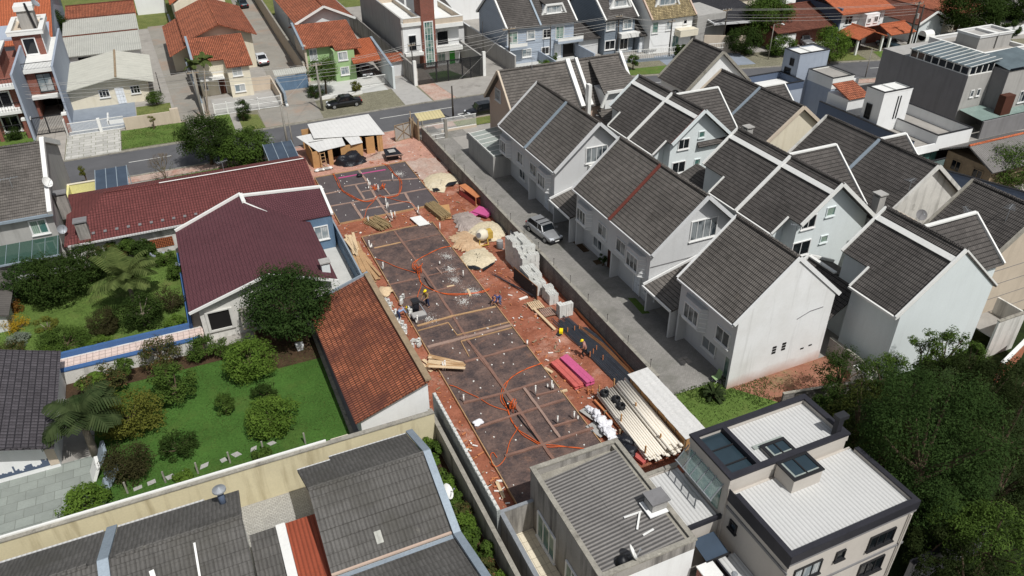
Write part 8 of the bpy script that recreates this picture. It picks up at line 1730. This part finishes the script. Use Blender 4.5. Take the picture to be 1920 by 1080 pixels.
palm('spiky agave at the corner of the last townhouse', px(1340, 738, .4), .8, 22, m.palmd, .12, seed=6, lw=.15, droop=.4)
palm('small banana plant below the blue parapet', px(172, 715, 1.6), 1.1, 8, m.leafb, .08, seed=7, lw=.9)
# leaning sheets, stepping stones, posts and rack in the lower garden
for i, (u, v, dz, lab) in enumerate(((208, 885, .9, 'largest pale sheet leaning between the shrubs'), (196, 920, .7, 'pale sheet leaning at the patio edge'), (178, 880, .7, 'small white sheet by the palm foot'), (190, 850, .8, 'pale sheet standing behind the large one'))):
    p = g(u, v, .5); b = MB(); b.obox(p, V((.12, -.75, 0))*(1 if i == 0 else .75), V((.1, 0, 0)), V((.25 if i else .35, .05, .5)), 0); tag(b.build('leaning_sheet', m.metalb if i != 2 else m.white), lab, 'sheet')
for i in range(9):
    b = MB(); p = g(255+i*32+rnd.uniform(-6, 6), 915-i*10.5, .04); b.obox(p, (rnd.uniform(.17, .26), .05, 0), (rnd.uniform(-.12, .05), rnd.uniform(.14, .2), 0), (0, 0, .012)); tag(b.build('stepping_stone', m.greyw), 'flat stepping stone in the row above the yellow wall', 'stone', 'stepping stones in the lawn')
for i, (u, v) in enumerate(((311, 905), (372, 888), (432, 868), (495, 848), (573, 832), (240, 925))):
    b = MB(); p = g(u, v, 0); b.beam(p, p+V((0, 0, .95)), .1); tag(b.build('post', m.capgrey), 'short concrete post along the yellow wall', 'post', 'short posts along the yellow wall')
t = thing('garden_fence', 'low thin wire fence above the yellow wall', 'fence', (1.5, 38, 0)); b = MB()
for i in range(26): x = -.6+i*.17; b.beam((x, 37.3+i*.02, 0), (x, 37.3+i*.02, .8), .025)
b.beam((-.6, 37.3, .78), (3.7, 37.8, .78), .03); b.beam((-.6, 37.3, .3), (3.7, 37.8, .3), .03); b.build('wires', m.woodg, t)
t = thing('hose_rack', 'pale metal rack with a coiled yellow hose at the lawn corner', 'rack', (4.4, 37.6, 0)); b = MB()
for x in (3.8, 4.9): b.tube([(x, 37.2, 0), (x+.1, 37.5, 1.1), (x+.2, 37.8, 0)], .03, 5)
b.beam((3.9, 37.5, 1.1), (5.0, 37.5, 1.1), .05); b.build('frame', m.cream, t); b = MB()
for k in range(3): torus(b, V((0, 0, 0)), .35, .025, 18, 5)
for i_, p in enumerate(b.v): b.v[i_] = V((4.4+p.x*.5, 37.4+.04*(i_//90), .7+p.y))
b.build('hose', m.yellowb, t)
# flower pots, chair, planters
t = thing('plant_pot', 'pale square pot with a small plant in the shade by the garage', 'pot', g(563, 655)); p = g(563, 655); b = MB(); b.hexa([p+V((-.2, -.2, 0)), p+V((.2, -.2, 0)), p+V((.2, .2, 0)), p+V((-.2, .2, 0)), p+V((-.3, -.3, .5)), p+V((.3, -.3, .5)), p+V((.3, .3, .5)), p+V((-.3, .3, .5))]); b.build('pot', m.wallw, t); b = MB(); leaves(b, p+V((0, 0, 1.0)), .25, 50, .25, rnd); b.build('foliage', m.leafy, t)
t = thing('folding_chair', 'light green folding chair in front of the last townhouse', 'chair', g(1341, 716)); p = g(1341, 716); b = MB(); b.obox(p+V((0, 0, .42)), (.24, 0, 0), (0, .24, 0), (0, 0, .02)); b.build('seat', m.green, t); b = MB(); b.obox(p+V((.26, 0, .68)), (.03, 0, .05), (0, .24, 0), (.06, 0, .24)); b.build('backrest', m.green, t)
for sx in (-.2, .2):
    b = MB(); b.tube([p+V((sx, -.2, 0)), p+V((-sx, -.2, .42))], .015, 5); b.build('leg', m.white, t); b = MB(); b.tube([p+V((sx, .2, 0)), p+V((-sx, .2, .42))], .015, 5); b.build('leg', m.white, t)
T('potted_shrub', 'round potted bush at a townhouse doorway', (31.2, 50.3, .8), (.4, .4, .4), m.leafd, 'shrub', seed=140, size=.12, nc=9)
t = thing('drain_cover', 'pale square drain cover on the driveway', 'drain cover', g(1284, 677)); b = MB(); p = g(1284, 677); b.box(p.x-.35, p.x+.35, p.y-.35, p.y+.35, .03, .06); b.build('cover', m.concrete, t); b = MB(); b.box(p.x-.42, p.x+.42, p.y-.42, p.y+.42, .03, .045); b.build('frame', m.conc, t)

# ------------------------------------------------------------------ poles and cables
def upole(label, base, top, r=.13, mt=None, arm=None, lamp=False, kit=False):
    base, top = V(base), V(top); t = thing('utility_pole', label, 'utility pole', base); b = MB(); b.tube([base, top], [r*1.2, r*.8], 8); b.build('pole', mt or m.polec, t, True)
    if arm:
        b = MB(); b.beam(top+V((-arm, 0, -.3)), top+V((arm, 0, -.3)), .1, .12); b.build('crossarm', m.woodg, t)
        for k in (-1, -.4, .4, 1): b = MB(); b.tube([top+V((arm*k, 0, -.24)), top+V((arm*k, 0, -.02))], .05, 6); b.build('insulator', m.greyw, t)
    if kit:
        b = MB(); q = base.lerp(top, .72); b.tube([q+V((.3, -.1, -.35)), q+V((.3, -.1, .35))], .2, 10); b.build('transformer', m.greyw, t)
    if lamp:
        b = MB(); b.tube([top+V((0, 0, -.2)), top+V((.3, -.4, .15)), top+V((.5, -1.0, .25))], .04, 6); b.build('lamp_arm', m.polec, t); b = MB(); b.obox(top+V((.55, -1.2, .24)), (.12, 0, 0), (0, .28, 0), (0, 0, .06)); b.build('lamp_head', m.white, t)
    return t
PT = {}
def P2(u, v, h, label, **k):
    b_ = g(u, v); PT[label] = V((b_.x, b_.y, h)); return upole(label, b_, (b_.x, b_.y, h), **k)
P2(543, 292, 6.2, 'pale concrete pole with a lamp beside the timber hut', lamp=True); P2(552, 288, 5.0, 'thinner pale pole just right of the lamp pole', r=.08)
P2(382, 224, 6.4, 'leaning concrete pole among the slim palms', r=.14, arm=.7); P2(605, 208, 6.4, 'concrete pole in front of the green house tree', r=.14, arm=.7)
P2(850, 224, 4.4, 'short dark pole standing on the street edge', mt=m.poled, r=.12); P2(777, 160, 6.0, 'thin dark pole by the white gate post', mt=m.poled, r=.09, arm=.5)
P2(955, 132, 6.4, 'dark pole with crossarms and transformer before the pale blue house', mt=m.poled, arm=1.0, kit=True); P2(1031, 118, 6.0, 'slim dark pole before the middle of the pale blue house', mt=m.poled, r=.09)
P2(1156, 102, 6.2, 'dark pole before the dark blue house', mt=m.poled, r=.11, arm=.6); P2(1253, 110, 6.0, 'dark pole before the mossy roofed house', mt=m.poled, r=.11, arm=.6); P2(1353, 95, 6.6, 'dark pole with a pale base before the carport house', mt=m.poled, r=.12, arm=.8)
P2(1622, 145, 4.2, 'thin pale pole on the street behind the white house', r=.06); P2(1699, 96, 7.6, 'tall dark pole leaning before the orange carports', mt=m.poled, r=.16, arm=.8, kit=True); P2(1712, 86, 6.5, 'second tall dark pole behind the leaning one', mt=m.poled, r=.13)
P2(127, 345, 4.0, 'pale thin pole beside the left house', r=.07); P2(65, 245, 6.0, 'pale pole by the brick pier at the top left', r=.1); P2(115, 208, 5.2, 'thin dark pole left of the bungalow', mt=m.poled, r=.06)
P2(302, 175, 3.0, 'thin dark pole beside the round bush of the bungalow', mt=m.poled, r=.06); P2(773, 262, 3.6, 'rough wooden pole with a white knob at the site entrance', mt=m.woodg, r=.06); P2(906, 100, 5, 'thin pale pole in the alley', r=.05); P2(1440, 112, 5.4, 'grey lamp pole below the dark trees', r=.06, lamp=True)
keys = ['pale pole by the brick pier at the top left', 'leaning concrete pole among the slim palms', 'concrete pole in front of the green house tree', 'thin dark pole by the white gate post', 'dark pole with crossarms and transformer before the pale blue house', 'dark pole before the dark blue house', 'dark pole before the mossy roofed house', 'dark pole with a pale base before the carport house', 'tall dark pole leaning before the orange carports']
def cable(a, c, sag, r=.012, label='thin overhead cable strung between the street poles', grp='overhead cables along the street'):
    b = MB(); n = 10; b.tube([V(a).lerp(V(c), i/n)+V((0, 0, -sag*4*(i/n)*(1-i/n))) for i in range(n+1)], r, 4); tag(b.build('overhead_cable', m.greyw), label, 'cable', grp)
for i in range(len(keys)-1):
    a, c = PT[keys[i]], PT[keys[i+1]]
    for k, (dy, dz) in enumerate(((-.5, -.2), (.4, -.2), (0, -1.0), (.1, -1.4), (-.1, -1.8))): cable(a+V((0, dy, dz)), c+V((0, dy, dz)), .25+.05*k, .02)
cable(PT['pale concrete pole with a lamp beside the timber hut'], PT['concrete pole in front of the green house tree'], .3, .014); cable(PT['short dark pole standing on the street edge'], PT['dark pole with crossarms and transformer before the pale blue house'], .3, .014)
for a, c in ((PT['concrete pole in front of the green house tree'], (22, 110.9, 4.5)), (PT['leaning concrete pole among the slim palms'], (7, 110.3, 4.2)), (PT['thin dark pole by the white gate post'], (38, 111, 5.6)), (PT['leaning concrete pole among the slim palms'], (-9, 114, 3))): cable(a, c, .3, .012, 'thin service cable running from a street pole to a house', 'service cables to the houses')

# ------------------------------------------------------------------ vehicles (front towards +x)
def car(label, loc, rz, pm, hatch=False, L=4.4, Wd=1.72, H=1.46, rack=False, group=None):
    t = thing('parked_car', label, 'car', (0, 0, 0)); h = L/2; w = Wd/2
    st = [(-h, .78, .52, .70), (-h+.12, .88, .30, .84), (-h+.7, .97, .22, .92), (-.4, 1, .2, .90), (h-1.55, 1, .2, .88), (h-.85, .97, .22, .82), (h-.22, .86, .3, .70), (h, .72, .45, .60)]
    b = MB(); rings = []
    for x, f, z0, z1 in st:
        y = w*f; zz = z1-.16; rings.append([V(p) for p in ((x, -y*.88, z0), (x, -y, z0+.16), (x, -y, zz-.06), (x, -y*.93, zz+.09), (x, -y*.6, z1+.015), (x, 0, z1+.03), (x, y*.6, z1+.015), (x, y*.93, zz+.09), (x, y, zz-.06), (x, y, z0+.16), (x, y*.88, z0))])
    for i in range(len(rings)-1):
        for j in range(11): k = (j+1) % 11; b.face([rings[i][j], rings[i+1][j], rings[i+1][k], rings[i][k]])
    b.face(rings[0]); b.face(rings[-1][::-1])
    body = b.build('body', pm, t, True)
    r0 = -h+.25 if hatch else -h+.85; cab = [(r0, .80, .88), (r0+(.35 if hatch else .65), .72, H-.06), (-.1, .74, H), (.45, .72, H-.05), (h-1.35, .82, .88)]
    R = [[V((x, -w*f, z)), V((x, w*f, z))] for x, f, z in cab]
    b = MB()
    for i in (1, 2): b.face([R[i][0], R[i+1][0], R[i+1][1], R[i][1]])
    for i in range(1, 4): b.v  # roof panel thickness below
    b.slab([R[1][0]+V((0, 0, .03)), R[3][0]+V((0, 0, .03)), R[3][1]+V((0, 0, .03)), R[1][1]+V((0, 0, .03))], .05); b.build('roof', pm, t)
    b = MB(); b.face([R[0][1], R[0][0], R[1][0], R[1][1]]); b.build('rear_window', m.glassd, t)
    b = MB(); b.face([R[4][0], R[4][1], R[3][1], R[3][0]]); b.build('windscreen', m.glassd, t)
    for s_ in (0, 1):
        b = MB(); base_ = [V((x, (-1, 1)[s_]*w*.84, .86)) for x in (r0, h-1.35)]
        b.face([R[0][s_], R[4][s_], R[3][s_], R[2][s_], R[1][s_]]); b.build('side_window', m.glassd, t)
        b = MB()
        for i in (0, 3): b.beam(R[i][s_], R[i+1][s_], .09, .07)
        for x in (-.12,): b.beam(V((x, (-1, 1)[s_]*w*.815, .88)), R[2][s_], .08, .06)
        b.build('pillar', pm, t)
        sg = (-1, 1)[s_]; b = MB(); b.obox((h-1.45, sg*(w+.09), .95), (.07, 0, 0), (0, .1, 0), (0, 0, .07)); b.build('mirror', pm, t)
        for x in (h-.82, -h+.8):
            b = MB(); b.tube([(x, sg*(w-.17), .31), (x, sg*(w+.015), .31)], .31, 18); q = b.build('wheel', m.rubber, t); b = MB(); b.tube([(x, sg*(w+.016), .31), (x, sg*(w+.03), .31)], .2, 14); b.build('rim', m.rim, q)
        b = MB(); b.obox((h-.14, sg*w*.62, .62), (.12, 0, 0), (-.06, sg*.19, 0), (0, 0, .075)); b.build('headlight', m.lampg, t)
        b = MB(); b.obox((-h+.05, sg*w*.66, .68), (.08, 0, 0), (.03, sg*.16, 0), (0, 0, .09)); b.build('tail_light', m.redlamp, t)
    for x, nm in ((h-.02, 'front_bumper'), (-h+.02, 'rear_bumper')): b = MB(); b.box(x-.1, x+.06, -w*.78, w*.78, .3, .47); b.build(nm, m.dsheet, t)
    b = MB(); b.box(h+.045, h+.062, -.22, .22, .36, .46); b.build('number_plate', m.white, t)
    if rack:
        b = MB()
        for x in (-.55, .2): b.beam((x, -w*.7, H+.08), (x, w*.7, H+.08), .06)
        b.build('roof_bar', m.dsheet, t)
    t.location = loc; t.rotation_euler = (0, 0, rz); 
    return t
c = g(1020, 431, .6); car('silver hatchback with a roof rack parked on the cobbled driveway', (c.x, c.y, .03), radians(-82), m.carsilver, True, 4.3, 1.68, 1.42, True)
c = g(645, 191, .6); car('black sedan parked on the setts before the green house', (c.x, c.y, .05), radians(178), m.carblack, False, 4.6, 1.75)
c = g(900, 206, .6); car('black hatchback parked at the kerb beside the beige house', (c.x, c.y, .012), radians(184), m.carblack, True, 4.1, 1.72, 1.55)
c = g(489, 111, .6); car('white sedan parked in the back lane', (c.x, c.y, .055), radians(95), m.carwhite, False, 4.5, 1.75)
c = g(454, 7, .6); car('dark teal car at the far end of the back lane', (c.x, c.y, .055), radians(96), m.cardark, False, 4.4, 1.72)
c = g(1507, 75, .6); car('silver car parked before the brown roofed brick house', (c.x, c.y, .01), radians(-100), m.carsilver, True, 4.2, 1.7)
car('dark silver car in the shade of the orange carport', (26.2, 112.4, .062), radians(-92), m.carsilver, True, 4.1, 1.7)
c = g(1668, 82, .6); car('dark car under the orange carport with white posts', (c.x, c.y, .01), radians(-85), m.cardark, False, 4.3, 1.7)

# ------------------------------------------------------------------ people
def skin_obj(name, nodes, edges, mt, par, root=0, sub=1):
    me = bpy.data.meshes.new(name); me.from_pydata([tuple(p) for p, r in nodes], edges, []); me.materials.append(mt)
    o = bpy.data.objects.new(name, me); COL.objects.link(o); o.parent = par
    md = o.modifiers.new('skin', 'SKIN'); md.use_smooth_shade = True
    if not me.skin_vertices: me.skin_vertices.new()
    for i, (p, r) in enumerate(nodes): rr_ = r if isinstance(r, tuple) else (r, r); me.skin_vertices[0].data[i].radius = rr_
    me.skin_vertices[0].data[root].use_root = True
    s_ = o.modifiers.new('sub', 'SUBSURF'); s_.levels = sub; s_.render_levels = sub
    return o
def person(label, loc, rz, J, shirt, trousers, sleeve=1.0, helmet=True):
    "J: joint positions facing +y: pelvis, chest, neck, head and l/r shoulder elbow wrist hip knee ankle"
    t = thing('person', label, 'person', (0, 0, 0)); J = {k: V(v) for k, v in J.items()}
    hd = (J['head']-J['neck']).normalized(); fwd = V(J.get('look', (0, 1, 0))).normalized()
    N = []; E = []
    def add(p, r, frm=None):
        N.append((p, r)); i = len(N)-1
        if frm is not None: E.append((frm, i))
        return i
    pel = add(J['pelvis'], (.15, .11)); ch = add(J['chest'], (.155, .11), pel); nk = add(J['neck'], .055, ch); hb = add(J['neck']+hd*.1, .06, nk); hc = add(J['head'], (.078, .092), hb); add(J['head']+hd*.1, .07, hc); add(J['head']+fwd*.105-hd*.02, .016, hc)
    for s_ in 'lr':
        sh = add(J[s_+'sh'], .062, ch); el = add(J[s_+'el'], .046, sh); wr = add(J[s_+'wr'], .03, el); d = (J[s_+'wr']-J[s_+'el']).normalized(); pm_ = add(J[s_+'wr']+d*.08, (.04, .022), wr); sd = d.cross(fwd).normalized() if d.cross(fwd).length > .1 else V((1, 0, 0)); pd = fwd
        for k, ln in ((-1.5, .075), (-.5, .095), (.5, .09), (1.5, .065)):
            a = add(J[s_+'wr']+d*.13+sd*.018*k, .0095, pm_); add(J[s_+'wr']+d*(.13+ln*.8)+sd*.02*k+pd*.03, .008, a)
        th = add(J[s_+'wr']+d*.06+sd*.05+pd*.02, .011, pm_); add(J[s_+'wr']+d*.11+sd*.065+pd*.04, .009, th)
        hp = add(J[s_+'hip'], .088, pel); kn = add(J[s_+'kn'], .058, hp); an = add(J[s_+'an'], .042, kn)
        f2 = V(J.get(s_+'toe', fwd)); add(J[s_+'an']+V((f2.x, f2.y, 0)).normalized()*.17+V((0, 0, -.05)), .035, an)
    skin_obj('body', N, E, m.skin, t)
    N, E = [], []; a = add(J['pelvis'], (.168, .128)); ch = add(J['chest'], (.178, .132), a); nk = add(J['neck'].lerp(J['chest'], .12), (.09, .08), ch)
    for s_ in 'lr': sh = add(J[s_+'sh'], .08, ch); el = add(J[s_+'sh'].lerp(J[s_+'el'], min(1, sleeve*1.0)), .062, sh); (add(J[s_+'el'].lerp(J[s_+'wr'], .92), .045, el) if sleeve >= 1 else None)
    skin_obj('shirt', N, E, shirt, t)
    N, E = [], []; a = add(J['pelvis'], (.172, .135)); add(J['pelvis'].lerp(J['chest'], .22), (.165, .128), a)
    for s_ in 'lr': hp = add(J[s_+'hip'], .108, a); kn = add(J[s_+'kn'], .078, hp); an = add(J[s_+'kn'].lerp(J[s_+'an'], .93), .06, kn)
    skin_obj('trousers', N, E, trousers, t)
    for s_ in 'lr':
        N, E = [], []; f2 = V(J.get(s_+'toe', fwd)); f2.z = 0; f2.normalize(); i = add(J[s_+'an']+V((0, 0, -.03)), .055); add(J[s_+'an']+f2*.1+V((0, 0, -.055)), .045, i); add(J[s_+'an']+f2*.19+V((0, 0, -.06)), .035, i+1); skin_obj('boot', N, E, m.blackc, t)
    b = MB(); u = fwd.cross(hd).normalized(); f = hd.cross(u).normalized(); c = J['head']+hd*.05; pr = None
    if helmet:
        for k in range(5):
            a_ = pi/2*k/4; rg = [c+hd*(.125*sin(a_))+(u*cos(q*pi/6)*.105+f*sin(q*pi/6)*.125)*cos(a_) for q in range(12)]
            if pr:
                for q in range(12): b.face([pr[q], pr[(q+1) % 12], rg[(q+1) % 12], rg[q]])
            pr = rg
        for q in range(12):
            A, B = [c+(u*cos(w_*pi/6)*.107+f*sin(w_*pi/6)*.127) for w_ in (q, q+1)]; C_, D_ = [c-hd*.005+(u*cos(w_*pi/6)*.128+f*sin(w_*pi/6)*(.185 if sin(w_*pi/6) > .3 else .14)) for w_ in (q+1, q)]; b.face([A, D_, C_, B])
        b.build('helmet', m.helmet, t, True)
    else:
        for k in range(4):
            a_ = pi/2*k/3; rg = [c-hd*.03+hd*(.12*sin(a_))+(u*cos(q*pi/6)*.09+f*(sin(q*pi/6)*.105-.012))*cos(a_) for q in range(12)]
            if pr:
                for q in range(12): b.face([pr[q], pr[(q+1) % 12], rg[(q+1) % 12], rg[q]])
            pr = rg
        b.build('cap', m.navyc, t, True)
    b = MB()
    for sg in (-1, 1):
        p = J['head']+u*(.034*sg)+fwd*.088+hd*.012; b.obox(p, u*.012, fwd*.006, hd*.006)
    b.build('eyes', m.dark, t)
    t.location = loc; t.rotation_euler = (0, 0, rz); return t
stand = dict(pelvis=(0, 0, .95), chest=(0, .06, 1.25), neck=(0, .1, 1.46), head=(0, .14, 1.6), look=(0, .9, -.35), lsh=(-.19, .07, 1.38), lel=(-.26, .2, 1.14), lwr=(-.2, .42, 1.05), rsh=(.19, .07, 1.38), rel=(.27, .16, 1.12), rwr=(.2, .38, .98), lhip=(-.09, 0, .9), lkn=(-.15, .06, .5), lan=(-.2, 0, .09), rhip=(.09, 0, .9), rkn=(.16, -.02, .5), ran=(.22, -.12, .09))
person('person in a yellow helmet, tan shirt and blue trousers standing at the black machine', g(802, 575, .2), radians(118), stand, m.shirttan, m.navyc)
bend = dict(pelvis=(0, -.12, .82), chest=(0, .22, 1.02), neck=(0, .42, 1.05), head=(0, .56, 1.02), look=(0, .5, -.8), lsh=(-.18, .32, 1.02), lel=(-.24, .42, .74), lwr=(-.15, .58, .55), rsh=(.18, .32, 1.02), rel=(.24, .44, .76), rwr=(.12, .6, .52), lhip=(-.1, -.1, .8), lkn=(-.14, .1, .46), lan=(-.16, -.1, .09), rhip=(.1, -.1, .8), rkn=(.15, -.05, .45), ran=(.2, -.35, .09))
c = g(931, 572, .2); person('person in a dark cap, navy top and pale blue trousers bending over the slab edge', (c.x+.25, c.y, .1), radians(100), bend, m.bluec, m.jeans, helmet=False)
c = g(750, 600, .12); person('person in a yellow helmet and pale blue shirt stooping among the scattered blocks', (c.x, c.y, .1), radians(-80), bend, m.paleb, m.navyc)
walk = dict(stand); walk.update(pelvis=(0, -.02, .88), chest=(0, .12, 1.16), neck=(0, .2, 1.36), head=(0, .27, 1.49), lsh=(-.19, .15, 1.29), lel=(-.25, .18, 1.0), lwr=(-.16, .36, .86), rsh=(.19, .15, 1.29), rel=(.24, .2, 1.0), rwr=(.14, .4, .9), lhip=(-.09, -.02, .85), lkn=(-.12, .24, .5), lan=(-.14, .1, .09), rhip=(.09, -.02, .85), rkn=(.12, -.05, .46), ran=(.16, -.42, .12))
c = g(1097, 670, .1); person('person in a yellow helmet, pinkish shirt and black trousers stepping by the steel bars', (c.x, c.y, .12), radians(60), walk, m.pinkc, m.blackc, sleeve=.5)
